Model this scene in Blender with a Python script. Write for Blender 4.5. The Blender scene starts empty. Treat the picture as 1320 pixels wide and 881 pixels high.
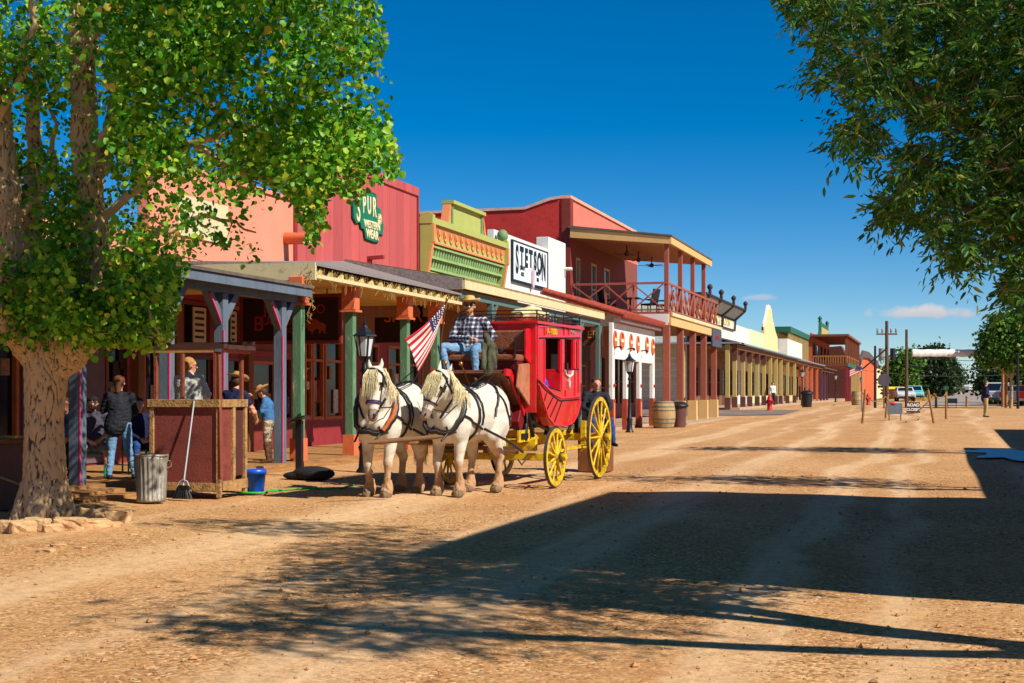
import bpy, bmesh, math, random
import numpy as np
from mathutils import Vector, Matrix, noise
random.seed(7); rng = np.random.default_rng(7)
C = bpy.context.scene.collection
R = math.radians
# ---------------------------------------------------------------- camera, world, sun
TH = math.atan(540/1833.0); CT, ST = math.cos(TH), math.sin(TH); EYE = 1.6
scn = bpy.context.scene
cd = bpy.data.cameras.new('camera'); cam = bpy.data.objects.new('camera', cd); C.objects.link(cam)
cam.location = (0, 0, EYE); cam.rotation_euler = (R(90), 0, TH)
cd.lens = 50; cd.sensor_width = 36; cd.shift_y = 0.0489; cd.clip_end = 6000; cd.clip_start = .1
scn.camera = cam
SUN_EL, SX, SY = R(42), .944, -.33
wd = bpy.data.worlds.new('World'); scn.world = wd; wd.use_nodes = True
nt = wd.node_tree; nt.nodes.clear()
out = nt.nodes.new('ShaderNodeOutputWorld'); bg = nt.nodes.new('ShaderNodeBackground')
sky = nt.nodes.new('ShaderNodeTexSky'); sky.sky_type = 'NISHITA'; sky.sun_disc = False
sky.sun_elevation = SUN_EL; sky.sun_rotation = math.atan2(SX, SY)
sky.altitude = 1400; sky.air_density = .8; sky.dust_density = .3; sky.ozone_density = 3.0
hs = nt.nodes.new('ShaderNodeHueSaturation'); hs.inputs['Saturation'].default_value = 1.5
nt.links.new(sky.outputs[0], hs.inputs['Color'])
# two small fair weather clouds low over the end of the street (directions in the world, not the picture)
tc = nt.nodes.new('ShaderNodeTexCoord')
def cloud_mask(az, el, wa, we, sc):
    d = Vector((math.sin(az)*math.cos(el), math.cos(az)*math.cos(el), math.sin(el)))
    r = Vector((math.cos(az), -math.sin(az), 0)); u = r.cross(d)
    def dot(v):
        n = nt.nodes.new('ShaderNodeVectorMath'); n.operation = 'DOT_PRODUCT'; n.inputs[1].default_value = v
        nt.links.new(tc.outputs['Generated'], n.inputs[0]); return n.outputs['Value']
    def m(op, a, b=None, clamp=False):
        n = nt.nodes.new('ShaderNodeMath'); n.operation = op; n.use_clamp = clamp
        for i, v in enumerate((a, b)):
            if v is None: continue
            if isinstance(v, (int, float)): n.inputs[i].default_value = v
            else: nt.links.new(v, n.inputs[i])
        return n.outputs[0]
    nz = nt.nodes.new('ShaderNodeTexNoise'); nz.inputs['Scale'].default_value = sc; nz.inputs['Detail'].default_value = 7
    nt.links.new(tc.outputs['Generated'], nz.inputs['Vector'])
    a = m('MULTIPLY', dot(r), 1/wa); b0 = m('MULTIPLY', dot(u), 1/we)
    b = m('MAXIMUM', b0, m('MULTIPLY', b0, -1.9))
    rr = m('SQRT', m('ADD', m('MULTIPLY', a, a), m('MULTIPLY', b, b)))
    v = m('ADD', m('SUBTRACT', 1.0, rr), m('MULTIPLY', m('SUBTRACT', nz.outputs[0], .5), 2.2))
    v = m('MULTIPLY', v, 1.9, True)
    return m('MULTIPLY', v, m('GREATER_THAN', dot(d), .5)), m('MULTIPLY', m('ADD', b0, 1.0), .5, True)
cur = hs.outputs[0]
def az_of(px): return math.atan((px-660)/1833.0) - TH
for (px, py, wa, we, sc, strg) in ((1196, 405, .034, .0062, 60, .9), (978, 385, .016, .0035, 90, .45)):
    mk, sh = cloud_mask(az_of(px), math.atan((505-py)/1833.0*math.cos(math.atan((px-660)/1833.0))), wa, we, sc)
    mx = nt.nodes.new('ShaderNodeMix'); mx.data_type = 'RGBA'
    ml = nt.nodes.new('ShaderNodeMath'); ml.operation = 'MULTIPLY'; ml.inputs[1].default_value = strg
    nt.links.new(mk, ml.inputs[0]); nt.links.new(ml.outputs[0], mx.inputs[0])
    cm = nt.nodes.new('ShaderNodeMix'); cm.data_type = 'RGBA'
    cm.inputs[6].default_value = (4.4, 4.4, 5.0, 1); cm.inputs[7].default_value = (7.0, 6.6, 6.6, 1)
    nt.links.new(sh, cm.inputs[0]); nt.links.new(cur, mx.inputs[6]); nt.links.new(cm.outputs[2], mx.inputs[7])
    cur = mx.outputs[2]
nt.links.new(cur, bg.inputs[0]); bg.inputs[1].default_value = .072
nt.links.new(bg.outputs[0], out.inputs[0])
sl = bpy.data.lights.new('sun', 'SUN'); sl.energy = 4.3; sl.angle = R(.5); sl.color = (1, .93, .82)
so = bpy.data.objects.new('sun', sl); C.objects.link(so)
sd = Vector((SX*math.cos(SUN_EL), SY*math.cos(SUN_EL), math.sin(SUN_EL)))
so.rotation_euler = sd.to_track_quat('Z', 'Y').to_euler(); so.location = (20, -10, 30)
vs = scn.view_settings; vs.view_transform = 'Standard'; vs.look = 'None'; vs.gamma = 1; vs.exposure = .62

# ---------------------------------------------------------------- geometry of the view -> places on the street
def on(px, X):                       # y of the point of the street plane x = X seen in that direction
    u = (px-660)/1833.0; return -X*(CT+u*ST)/(ST-u*CT)
def dep(x, y): return -x*ST+y*CT
def zat(x, y, py): return EYE+(505-py)/1833.0*dep(x, y)
def xat(px, Y):
    u = (px-660)/1833.0; return -Y*(ST-u*CT)/(CT+u*ST)
def at(px, py, D):
    xr = (px-660)/1833.0*D
    return Vector((xr*CT-D*ST, xr*ST+D*CT, EYE+(505-py)/1833.0*D))
def proj(P):
    P = np.atleast_2d(P); D = -P[:, 0]*ST+P[:, 1]*CT; D = np.where(np.abs(D) < .01, .01, D)
    xr = P[:, 0]*CT+P[:, 1]*ST
    return 660+1833*xr/D, 505-1833*(P[:, 2]-EYE)/D, D
LP = ([-60, 50, 76, 95, 170, 280, 400, 3000], [0, 0, .12, .38, .36, -.05, -.2, -1])
RP = ([-60, 35, 70, 118, 150, 200, 350, 420, 3000], [0, 0, .33, .5, .52, .85, 2.55, 2.3, 0])
def gz(x, y):
    a = np.interp(y, *LP); b = np.interp(y, *RP); t = np.clip((np.asarray(x)+11)/7.5, 0, 1); t = t*t*(3-2*t)
    return a*(1-t)+b*t
def gzf(x, y): return float(gz(x, y))

# ---------------------------------------------------------------- materials
def lin(c): return tuple(((v/255)/12.92 if v/255 < .04045 else ((v/255+.055)/1.055)**2.4) for v in c)
MC = {}
def mat(name, rgb, rough=.8, var=.2, scale=2.5, bump=.15, bscale=30, metal=0, spec=.3, planks=None, dirt=None, stretch=(1, 1, 1), emis=0, coat=0):
    if name in MC: return MC[name]
    m = bpy.data.materials.new(name); m.use_nodes = True; t = m.node_tree; N = t.nodes; L = t.links
    b = N['Principled BSDF']; b.inputs['Roughness'].default_value = rough; b.inputs['Metallic'].default_value = metal
    b.inputs['Specular IOR Level'].default_value = spec; b.inputs['Coat Weight'].default_value = coat
    c = lin(rgb)
    co = N.new('ShaderNodeTexCoord'); mp = N.new('ShaderNodeMapping'); mp.inputs['Scale'].default_value = stretch
    L.new(co.outputs['Object'], mp.inputs[0])
    nz = N.new('ShaderNodeTexNoise'); nz.inputs['Scale'].default_value = scale; nz.inputs['Detail'].default_value = 8; nz.inputs['Roughness'].default_value = .65
    L.new(mp.outputs[0], nz.inputs['Vector'])
    cr = N.new('ShaderNodeMapRange'); cr.inputs[1].default_value = .3; cr.inputs[2].default_value = .7; cr.inputs[3].default_value = 1-var; cr.inputs[4].default_value = 1+var
    L.new(nz.outputs[0], cr.inputs[0])
    fac = cr.outputs[0]; hsum = None
    if planks:
        ax, per, dark = planks[:3]
        sp = N.new('ShaderNodeSeparateXYZ'); L.new(co.outputs['Object'], sp.inputs[0])
        def mm(op, a, bb):
            n = N.new('ShaderNodeMath'); n.operation = op
            for i, v in enumerate((a, bb)):
                if isinstance(v, (int, float)): n.inputs[i].default_value = v
                elif v is not None: L.new(v, n.inputs[i])
            return n.outputs[0]
        q = mm('DIVIDE', sp.outputs['xyz'.index(ax)], per)
        fr = mm('FRACT', q, None); fl = mm('FLOOR', q, None)
        wn = N.new('ShaderNodeTexWhiteNoise'); wn.noise_dimensions = '1D'; L.new(fl, wn.inputs['W'])
        pv = mm('ADD', mm('MULTIPLY', wn.outputs[0], .25), .86)
        gr = mm('LESS_THAN', fr, .07); gm = mm('SUBTRACT', 1.0, mm('MULTIPLY', gr, dark))
        fac = mm('MULTIPLY', mm('MULTIPLY', fac, pv), gm); hsum = gm
    mul = N.new('ShaderNodeVectorMath'); mul.operation = 'SCALE'
    mul.inputs[0].default_value = c; L.new(fac, mul.inputs['Scale']); col = mul.outputs[0]
    if dirt:
        dc, amt, ds = dirt
        n2 = N.new('ShaderNodeTexNoise'); n2.inputs['Scale'].default_value = ds; n2.inputs['Detail'].default_value = 10; n2.inputs['Roughness'].default_value = .75
        L.new(mp.outputs[0], n2.inputs['Vector'])
        r2 = N.new('ShaderNodeMapRange'); r2.inputs[1].default_value = .62-amt*.3; r2.inputs[2].default_value = .78-amt*.3
        L.new(n2.outputs[0], r2.inputs[0])
        mx = N.new('ShaderNodeMix'); mx.data_type = 'RGBA'; L.new(r2.outputs[0], mx.inputs[0]); L.new(col, mx.inputs[6]); mx.inputs[7].default_value = (*lin(dc), 1); col = mx.outputs[2]
    L.new(col, b.inputs['Base Color'])
    if bump:
        n3 = N.new('ShaderNodeTexNoise'); n3.inputs['Scale'].default_value = bscale; n3.inputs['Detail'].default_value = 5
        L.new(mp.outputs[0], n3.inputs['Vector'])
        bp = N.new('ShaderNodeBump'); bp.inputs['Strength'].default_value = min(1, bump*2); bp.inputs['Distance'].default_value = .02
        if hsum is not None:
            ad = N.new('ShaderNodeMath'); ad.operation = 'MULTIPLY_ADD'; L.new(n3.outputs[0], ad.inputs[0]); ad.inputs[1].default_value = .4; L.new(hsum, ad.inputs[2]); L.new(ad.outputs[0], bp.inputs['Height'])
        else: L.new(n3.outputs[0], bp.inputs['Height'])
        L.new(bp.outputs[0], b.inputs['Normal'])
    MC[name] = m; return m
def leaf_mat(name, cols, trans=.35):
    m = bpy.data.materials.new(name); m.use_nodes = True; t = m.node_tree; N = t.nodes; L = t.links
    b = N['Principled BSDF']; b.inputs['Roughness'].default_value = .45; b.inputs['Specular IOR Level'].default_value = .35
    g = N.new('ShaderNodeNewGeometry'); cr = N.new('ShaderNodeValToRGB')
    L.new(g.outputs['Random Per Island'], cr.inputs[0]); e = cr.color_ramp.elements
    n = len(cols)
    while len(e) < n: e.new(.5)
    for i, (p, c) in enumerate(cols): e[i].position = p; e[i].color = (*lin(c), 1)
    L.new(cr.outputs[0], b.inputs['Base Color'])
    tr = N.new('ShaderNodeBsdfTranslucent'); hv = N.new('ShaderNodeHueSaturation'); hv.inputs['Value'].default_value = 1.6; hv.inputs['Hue'].default_value = .49
    L.new(cr.outputs[0], hv.inputs['Color']); L.new(hv.outputs[0], tr.inputs[0])
    mx = N.new('ShaderNodeMixShader'); mx.inputs[0].default_value = trans
    L.new(b.outputs[0], mx.inputs[1]); L.new(tr.outputs[0], mx.inputs[2]); L.new(mx.outputs[0], N['Material Output'].inputs[0])
    MC[name] = m; return m

# ---------------------------------------------------------------- mesh helpers
def worldloc(o):
    v = Vector((0, 0, 0))
    while o is not None: v += o.location; o = o.parent
    return v
class MB:
    def __init__(s): s.v = []; s.f = []; s.mi = []; s.cm = 0; s.sm = []; s.smooth = False
    def add(s, vs, fs):
        o = len(s.v); s.v += [tuple(p) for p in vs]; s.f += [tuple(i+o for i in f) for f in fs]
        s.mi += [s.cm]*len(fs); s.sm += [s.smooth]*len(fs); return s
    def box(s, x0, x1, y0, y1, z0, z1):
        x0, x1 = min(x0, x1), max(x0, x1); y0, y1 = min(y0, y1), max(y0, y1); z0, z1 = min(z0, z1), max(z0, z1)
        return s.add([(x0, y0, z0), (x1, y0, z0), (x1, y1, z0), (x0, y1, z0), (x0, y0, z1), (x1, y0, z1), (x1, y1, z1), (x0, y1, z1)],
                     [(0, 3, 2, 1), (4, 5, 6, 7), (0, 1, 5, 4), (1, 2, 6, 5), (2, 3, 7, 6), (3, 0, 4, 7)])
    def hexa(s, p):  # 8 pts bottom4 top4
        return s.add(p, [(0, 3, 2, 1), (4, 5, 6, 7), (0, 1, 5, 4), (1, 2, 6, 5), (2, 3, 7, 6), (3, 0, 4, 7)])
    def beam(s, p0, p1, w, h, up=(0, 0, 1)):
        p0 = Vector(p0); p1 = Vector(p1); d = (p1-p0).normalized(); up = Vector(up)
        r = d.cross(up)
        if r.length < 1e-4: r = d.cross(Vector((1, 0, 0)))
        r.normalize(); u = r.cross(d).normalized(); r *= w/2; u *= h/2
        return s.hexa([p0-r-u, p0+r-u, p1+r-u, p1-r-u, p0-r+u, p0+r+u, p1+r+u, p1-r+u])
    def cyl(s, p0, p1, r0, r1=None, n=12, cap=True):
        r1 = r0 if r1 is None else r1
        return s.lathe(p0, p1, [(0, r0), (1, r1)], n, cap)
    def lathe(s, p0, p1, prof, n=16, cap=True):
        p0 = Vector(p0); p1 = Vector(p1); ax = p1-p0; d = ax.normalized()
        a = d.orthogonal().normalized() if abs(d.z) < .99 else Vector((1, 0, 0)); b = d.cross(a).normalized(); a = b.cross(d)
        vs = []; fs = []
        for t, r in prof:
            for k in range(n):
                an = 2*math.pi*k/n; vs.append(p0+ax*t+(a*math.cos(an)+b*math.sin(an))*r)
        for i in range(len(prof)-1):
            for k in range(n):
                k2 = (k+1) % n; fs.append((i*n+k, i*n+k2, (i+1)*n+k2, (i+1)*n+k))
        sm = s.smooth; s.smooth = n > 6; s.add(vs, fs); s.smooth = sm
        if cap:
            if prof[0][1] > 1e-4: s.add(vs[:n], [tuple(range(n))[::-1]])
            if prof[-1][1] > 1e-4: s.add(vs[-n:], [tuple(range(n))])
        return s
    def ball(s, c, r, n=12, m=8, sc=(1, 1, 1)):
        c = Vector(c); vs = []; fs = []
        for i in range(m+1):
            ph = math.pi*i/m
            for k in range(n):
                an = 2*math.pi*k/n
                vs.append(c+Vector((r*sc[0]*math.sin(ph)*math.cos(an), r*sc[1]*math.sin(ph)*math.sin(an), r*sc[2]*math.cos(ph))))
        for i in range(m):
            for k in range(n):
                k2 = (k+1) % n; fs.append((i*n+k, (i+1)*n+k, (i+1)*n+k2, i*n+k2))
        sm = s.smooth; s.smooth = True; s.add(vs, fs); s.smooth = sm; return s
    def tube(s, pts, r, n=8, flat=None):
        pts = [Vector(p) for p in pts]; N = len(pts); rr = r if isinstance(r, (list, tuple)) else [r]*N
        vs = []; fs = []; a = None
        for i, p in enumerate(pts):
            d = (pts[min(i+1, N-1)]-pts[max(i-1, 0)]).normalized()
            if a is None: a = d.orthogonal().normalized()
            a = (a-d*a.dot(d)).normalized(); b = d.cross(a)
            for k in range(n):
                an = 2*math.pi*k/n; vs.append(p+(a*math.cos(an)+b*math.sin(an))*rr[i])
        for i in range(N-1):
            for k in range(n):
                k2 = (k+1) % n; fs.append((i*n+k, i*n+k2, (i+1)*n+k2, (i+1)*n+k))
        sm = s.smooth; s.smooth = True; s.add(vs, fs); s.smooth = sm
        s.add(vs[:n], [tuple(range(n))[::-1]]); s.add(vs[-n:], [tuple(range(n))]); return s
    def prism(s, poly, axis, a, b):   # poly of 2D pts on the two other axes (x,y,z order), extruded a..b along axis
        n = len(poly); vs = []
        for w in (a, b):
            for (p, q) in poly:
                vs.append({'x': (w, p, q), 'y': (p, w, q), 'z': (p, q, w)}[axis])
        fs = [tuple(range(n)), tuple(range(n, 2*n))[::-1]]
        for i in range(n):
            j = (i+1) % n; fs.append((i, i+n, j+n, j))
        return s.add(vs, fs)
    def build(s, name, mats, parent=None, bevel=0, fix=True):
        me = bpy.data.meshes.new(name); off = worldloc(parent) if parent else Vector((0, 0, 0))
        me.from_pydata([(v[0]-off.x, v[1]-off.y, v[2]-off.z) for v in s.v], [], s.f)
        if not isinstance(mats, (list, tuple)): mats = [mats]
        for m in mats: me.materials.append(m)
        me.polygons.foreach_set('material_index', s.mi); me.polygons.foreach_set('use_smooth', s.sm)
        if fix:
            bm = bmesh.new(); bm.from_mesh(me); bmesh.ops.recalc_face_normals(bm, faces=bm.faces); bm.to_mesh(me); bm.free()
        me.update(); o = bpy.data.objects.new(name, me); C.objects.link(o); o.parent = parent
        if bevel:
            md = o.modifiers.new('bevel', 'BEVEL'); md.width = bevel; md.segments = 2; md.limit_method = 'ANGLE'; md.angle_limit = R(40)
        return o
def tag(o, label, cat, group=None, kind=None):
    if label: o['label'] = label
    if cat: o['category'] = cat
    if group: o['group'] = group
    if kind: o['kind'] = kind
    return o
def thing(name, label, cat, loc=(0, 0, 0), group=None):
    o = bpy.data.objects.new(name, None); o.empty_display_size = .2; C.objects.link(o); o.location = loc
    return tag(o, label, cat, group)
def place(o, loc, rz=0): o.location = loc; o.rotation_euler = (0, 0, rz); return o
def copy_tree(o, parent=None):
    c = o.copy(); C.objects.link(c); c.parent = parent
    for ch in list(o.children): copy_tree(ch, c)
    return c
def text(s, size, m, parent, o, right, up, name='lettering', ext=.008, sx=1, align='CENTER', off=0):
    cu = bpy.data.curves.new('t', 'FONT'); cu.body = s; cu.size = size; cu.extrude = ext; cu.align_x = align; cu.align_y = 'CENTER'; cu.offset = off
    ob = bpy.data.objects.new('t', cu); C.objects.link(ob); bpy.context.view_layer.update()
    me = bpy.data.meshes.new_from_object(ob.evaluated_get(bpy.context.evaluated_depsgraph_get()))
    bpy.data.objects.remove(ob)
    right = Vector(right).normalized(); up = Vector(up).normalized(); n = right.cross(up); o = Vector(o)
    off_ = worldloc(parent) if parent else Vector((0, 0, 0))
    for v in me.vertices: v.co = o+right*v.co.x*sx+up*v.co.y+n*v.co.z-off_
    me.materials.clear(); me.materials.append(m); me.name = name
    q = bpy.data.objects.new(name, me); C.objects.link(q); q.parent = parent; return q
YV, ZV, XV = (0, 1, 0), (0, 0, 1), (1, 0, 0)

# organic bodies: capsules / ellipsoids fused into one continuous surface
class Org:
    def __init__(s): s.c = []; s.e = []
    def cap(s, p0, r0, p1, r1, m=0): s.c.append((Vector(p0), r0, Vector(p1), r1, m)); return s
    def chain(s, pts, m=0):
        for a, b in zip(pts[:-1], pts[1:]): s.cap(a[0], a[1], b[0], b[1], m)
        return s
    def ell(s, c, r, m=0): s.e.append((Vector(c), Vector(r), m)); return s
    def dist(s, P):
        P = np.asarray(P, float).reshape(-1, 3); ds = []; ms = []
        for p0, r0, p1, r1, m in s.c:
            a = np.array(p0); b = np.array(p1)-a; L = max(b.dot(b), 1e-9)
            t = np.clip(((P-a)@b)/L, 0, 1); ds.append(np.linalg.norm(P-a-t[:, None]*b, axis=1)-(r0+(r1-r0)*t)); ms.append(m)
        for c, r, m in s.e:
            q = (P-np.array(c))/np.array(r); l = np.linalg.norm(q, axis=1); ds.append((l-1)*min(r)); ms.append(m)
        return np.array(ds), np.array(ms)
    def sdf(s, p): return float(s.dist(np.array([p]))[0].min())
    def build(s, name, mats, voxel, parent=None, smooth=4, disp=None):
        mb = MB()
        for p0, r0, p1, r1, m in s.c:
            ax = p1-p0; L = ax.length
            if L < 1e-5: mb.ball(p0, max(r0, r1), 14, 10); continue
            d = ax/L; prof = []
            for k in range(5): a = math.pi/2*k/4; prof.append(((-r0*math.cos(a))/L, max(r0*math.sin(a), 1e-5)))
            for k in range(5): a = math.pi/2*k/4; prof.append((1+(r1*math.sin(a))/L, max(r1*math.cos(a), 1e-5)))
            mb.lathe(p0, p1, prof, 14, False)
        for c, r, m in s.e: mb.ball(c, 1, 18, 12, r)
        o = mb.build(name, mats, None)
        md = o.modifiers.new('r', 'REMESH'); md.mode = 'VOXEL'; md.voxel_size = voxel
        if smooth:
            m2 = o.modifiers.new('s', 'SMOOTH'); m2.iterations = smooth; m2.factor = .5
        bpy.context.view_layer.update()
        me = bpy.data.meshes.new_from_object(o.evaluated_get(bpy.context.evaluated_depsgraph_get()))
        bpy.data.objects.remove(o)
        n = len(me.vertices); V = np.empty(n*3); me.vertices.foreach_get('co', V); V = V.reshape(-1, 3)
        ctr = np.empty(len(me.polygons)*3); me.polygons.foreach_get('center', ctr); ds, ms = s.dist(ctr.reshape(-1, 3))
        mi = ms[ds.argmin(0)].astype(np.int32)
        me.materials.clear()
        for m in (mats if isinstance(mats, (list, tuple)) else [mats]): me.materials.append(m)
        me.polygons.foreach_set('material_index', mi)
        if disp is not None:
            nr = np.empty(n*3); me.vertices.foreach_get('normal', nr); V = disp(V, nr.reshape(-1, 3))
        off = worldloc(parent) if parent else Vector((0, 0, 0))
        V = V-np.array(off); me.vertices.foreach_set('co', V.ravel())
        me.polygons.foreach_set('use_smooth', [True]*len(me.polygons)); me.update(); me.name = name
        q = bpy.data.objects.new(name, me); C.objects.link(q); q.parent = parent; return q

# foliage: many leaf shaped faces
LEAF_HEART = np.array([(0, 0, 0), (-.5, .3, .1), (-.34, .8, .08), (0, 1.1, -.05), (.34, .8, .08), (.5, .3, .1)])
LEAF_LANCE = np.array([(0, 0, 0), (-.15, .3, .03), (-.13, .7, .0), (0, 1.1, -.12), (.13, .7, .0), (.15, .3, .03)])
def leaves(name, pos, size, m, parent=None, tmpl=LEAF_HEART, dirs=None, droop=.6):
    n = len(pos)
    if dirs is None:
        y = rng.normal(size=(n, 3)); y[:, 2] -= droop
    else: y = dirs+rng.normal(size=(n, 3))*.25
    y /= np.linalg.norm(y, axis=1)[:, None]
    t = rng.normal(size=(n, 3)); t[:, 2] += .6
    x = np.cross(y, t); x /= np.linalg.norm(x, axis=1)[:, None]; z = np.cross(x, y)
    sz = size*rng.uniform(.45, 1.35, n)
    T = tmpl
    V = pos[:, None, :]+sz[:, None, None]*(T[None, :, 0:1]*x[:, None]+T[None, :, 1:2]*y[:, None]+T[None, :, 2:3]*z[:, None])
    V = V.reshape(-1, 3); off = np.array(worldloc(parent)) if parent else 0
    V = V-off
    b = np.arange(n)[:, None]*6
    F = np.concatenate([b+np.array([0, 1, 2, 3]), b+np.array([0, 3, 4, 5])], 1).reshape(-1)
    me = bpy.data.meshes.new(name); me.vertices.add(len(V)); me.vertices.foreach_set('co', V.ravel())
    me.loops.add(len(F)); me.loops.foreach_set('vertex_index', F.astype(np.int32))
    me.polygons.add(2*n); me.polygons.foreach_set('loop_start', np.arange(0, 8*n, 4)); me.polygons.foreach_set('loop_total', np.full(2*n, 4))
    me.materials.append(m); me.update(); me.validate()
    o = bpy.data.objects.new(name, me); C.objects.link(o); o.parent = parent; return o
def inpoly(px, py, poly):
    px = np.asarray(px); r = np.zeros(px.shape, bool); n = len(poly)
    for i in range(n):
        x0, y0 = poly[i]; x1, y1 = poly[(i+1) % n]
        c = ((y0 > py) != (y1 > py)); xx = x0+(py-y0)*(x1-x0)/(y1-y0+1e-12); r ^= c & (px < xx)
    return r
# ================================================================ SETTING
def S(o): o['kind'] = 'structure'; return o
def ground_material():
    m = bpy.data.materials.new('dirt'); m.use_nodes = True; t = m.node_tree; N = t.nodes; L = t.links
    b = N['Principled BSDF']; b.inputs['Roughness'].default_value = .95; b.inputs['Specular IOR Level'].default_value = .15
    co = N.new('ShaderNodeTexCoord'); V = co.outputs['Object']
    def nz(sc, det=6, rough=.6, st=None):
        n = N.new('ShaderNodeTexNoise'); n.inputs['Scale'].default_value = sc; n.inputs['Detail'].default_value = det; n.inputs['Roughness'].default_value = rough
        if st:
            mp = N.new('ShaderNodeMapping'); mp.inputs['Scale'].default_value = st; L.new(V, mp.inputs[0]); L.new(mp.outputs[0], n.inputs['Vector'])
        else: L.new(V, n.inputs['Vector'])
        return n.outputs[0]
    def mm(op, a, bb=None, cl=False):
        n = N.new('ShaderNodeMath'); n.operation = op; n.use_clamp = cl
        for i, v in enumerate((a, bb)):
            if isinstance(v, (int, float)): n.inputs[i].default_value = v
            elif v is not None: L.new(v, n.inputs[i])
        return n.outputs[0]
    def rng_(v, a, bb, c=0, d=1):
        n = N.new('ShaderNodeMapRange'); n.interpolation_type = 'SMOOTHSTEP'; n.inputs[1].default_value = a; n.inputs[2].default_value = bb; n.inputs[3].default_value = c; n.inputs[4].default_value = d
        L.new(v, n.inputs[0]); return n.outputs[0]
    def mix(f, a, bb):
        n = N.new('ShaderNodeMix'); n.data_type = 'RGBA'; L.new(f, n.inputs[0])
        for i, v in ((6, a), (7, bb)):
            if isinstance(v, tuple): n.inputs[i].default_value = (*v, 1)
            else: L.new(v, n.inputs[i])
        return n.outputs[2]
    sp = N.new('ShaderNodeSeparateXYZ'); L.new(V, sp.inputs[0]); X = sp.outputs[0]; Y = sp.outputs[1]
    wob = mm('MULTIPLY', mm('SUBTRACT', nz(.06, 3), .5), 3.2)
    xw = mm('ADD', mm('ADD', X, wob), mm('MULTIPLY', nz(.9, 4), .5))
    # wheel worn bands running along the street
    band = None
    for c, w, s in ((-7.1, .75, .95), (-5.0, .35, .5), (-3.4, .7, .75), (-1.2, .45, .9), (-.1, .4, .6), (2.2, .5, .5), (-9.2, .3, .35)):
        g = mm('MULTIPLY', mm('SUBTRACT', 1.0, mm('DIVIDE', mm('ABSOLUTE', mm('SUBTRACT', xw, c)), w), True), s)
        band = g if band is None else mm('MAXIMUM', band, g)
    lines = rng_(nz(2.2, 5, .6, (1, .05, 1)), .38, .66)
    band = mm('MULTIPLY', rng_(band, 0.0, .6), mm('ADD', mm('MULTIPLY', lines, .6), .55), True)
    road = mm('MULTIPLY', rng_(mm('ADD', X, mm('MULTIPLY', nz(.35, 5), 3.0)), -9.2, -7.2), rng_(X, 3.0, 1.0))
    base = mix(rng_(nz(.22, 8, .65), .35, .65), lin((184, 134, 84)), lin((202, 155, 104)))
    base = mix(mm('MULTIPLY', rng_(nz(.5, 6, .7), .5, .7), .5), base, lin((182, 126, 82)))
    base = mix(band, base, lin((214, 176, 132)))
    # gravel
    vo = N.new('ShaderNodeTexVoronoi'); vo.inputs['Scale'].default_value = 38; L.new(V, vo.inputs['Vector'])
    vo2 = N.new('ShaderNodeTexVoronoi'); vo2.inputs['Scale'].default_value = 15; L.new(V, vo2.inputs['Vector'])
    s1 = N.new('ShaderNodeSeparateColor'); L.new(vo.outputs['Color'], s1.inputs[0])
    gravel = mm('MULTIPLY', mm('SUBTRACT', 1.0, mm('MULTIPLY', band, .85)), rng_(nz(.4, 6, .7), .36, .58, .35, 1))
    f1 = mm('MULTIPLY', rng_(s1.outputs[0], .62, .7), gravel)
    base = mix(mm('MULTIPLY', f1, .6), base, lin((104, 64, 38)))
    f2 = mm('MULTIPLY', rng_(s1.outputs[1], .8, .86), gravel)
    base = mix(mm('MULTIPLY', f2, .7), base, lin((232, 196, 146)))
    fine = nz(90, 4, .8); f3 = rng_(fine, .3, .7, .78, 1.2)
    med = rng_(nz(7, 8, .75), .3, .7, .82, 1.16)
    sc = N.new('ShaderNodeVectorMath'); sc.operation = 'SCALE'; L.new(base, sc.inputs[0]); L.new(mm('MULTIPLY', f3, med), sc.inputs['Scale'])
    L.new(sc.outputs[0], b.inputs['Base Color'])
    h = mm('ADD', mm('MULTIPLY', mm('MULTIPLY', vo.outputs['Distance'], gravel), -.32), mm('ADD', mm('MULTIPLY', nz(3, 8, .7), 1.2), mm('MULTIPLY', fine, .3)))
    h = mm('ADD', h, mm('MULTIPLY', mm('MULTIPLY', vo2.outputs['Distance'], gravel), -.1))
    bp = N.new('ShaderNodeBump'); bp.inputs['Strength'].default_value = .6; bp.inputs['Distance'].default_value = .025; L.new(h, bp.inputs['Height']); L.new(bp.outputs[0], b.inputs['Normal'])
    return m
DIRT = ground_material()
def grid_sheet(name, xs, ys, zf, m):
    X, Y = np.meshgrid(xs, ys); Z = zf(X, Y); v = np.stack([X, Y, Z], -1).reshape(-1, 3); nx, ny = len(xs), len(ys)
    f = [(j*nx+i, j*nx+i+1, (j+1)*nx+i+1, (j+1)*nx+i) for j in range(ny-1) for i in range(nx-1)]
    mb = MB(); mb.smooth = True; mb.add(v.tolist(), f); return mb.build(name, m, fix=False)
def gzn(X, Y):
    z = gz(X, Y)
    near = (Y < 40) & (Y > 2) & (X > -14) & (X < 8)
    w = np.sin(X*3.1+np.sin(Y*.4)*.6)*.006+np.sin(X*1.3+.5*np.sin(Y*.21))*.012+np.sin(X*.9+Y*.7)*.008
    return z+np.where(near, w-.01, 0)
xs = np.unique(np.concatenate([np.linspace(-3000, -60, 12), np.linspace(-60, -14, 24), np.arange(-14, 8, .2), np.linspace(8, 60, 27), np.linspace(60, 3000, 12)]))
ys = np.unique(np.concatenate([np.linspace(-60, 2, 12), np.arange(2, 40, .3), np.arange(40, 130, 2), np.arange(130, 430, 6), np.linspace(430, 3500, 14)]))
S(grid_sheet('ground', xs, ys, gzn, DIRT))
asph = mat('asphalt', (118, 108, 100), .9, .18, 1.2, .3, 60, dirt=((176, 140, 104), .35, .8))
gx = np.linspace(-60, -8.2, 26)
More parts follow.
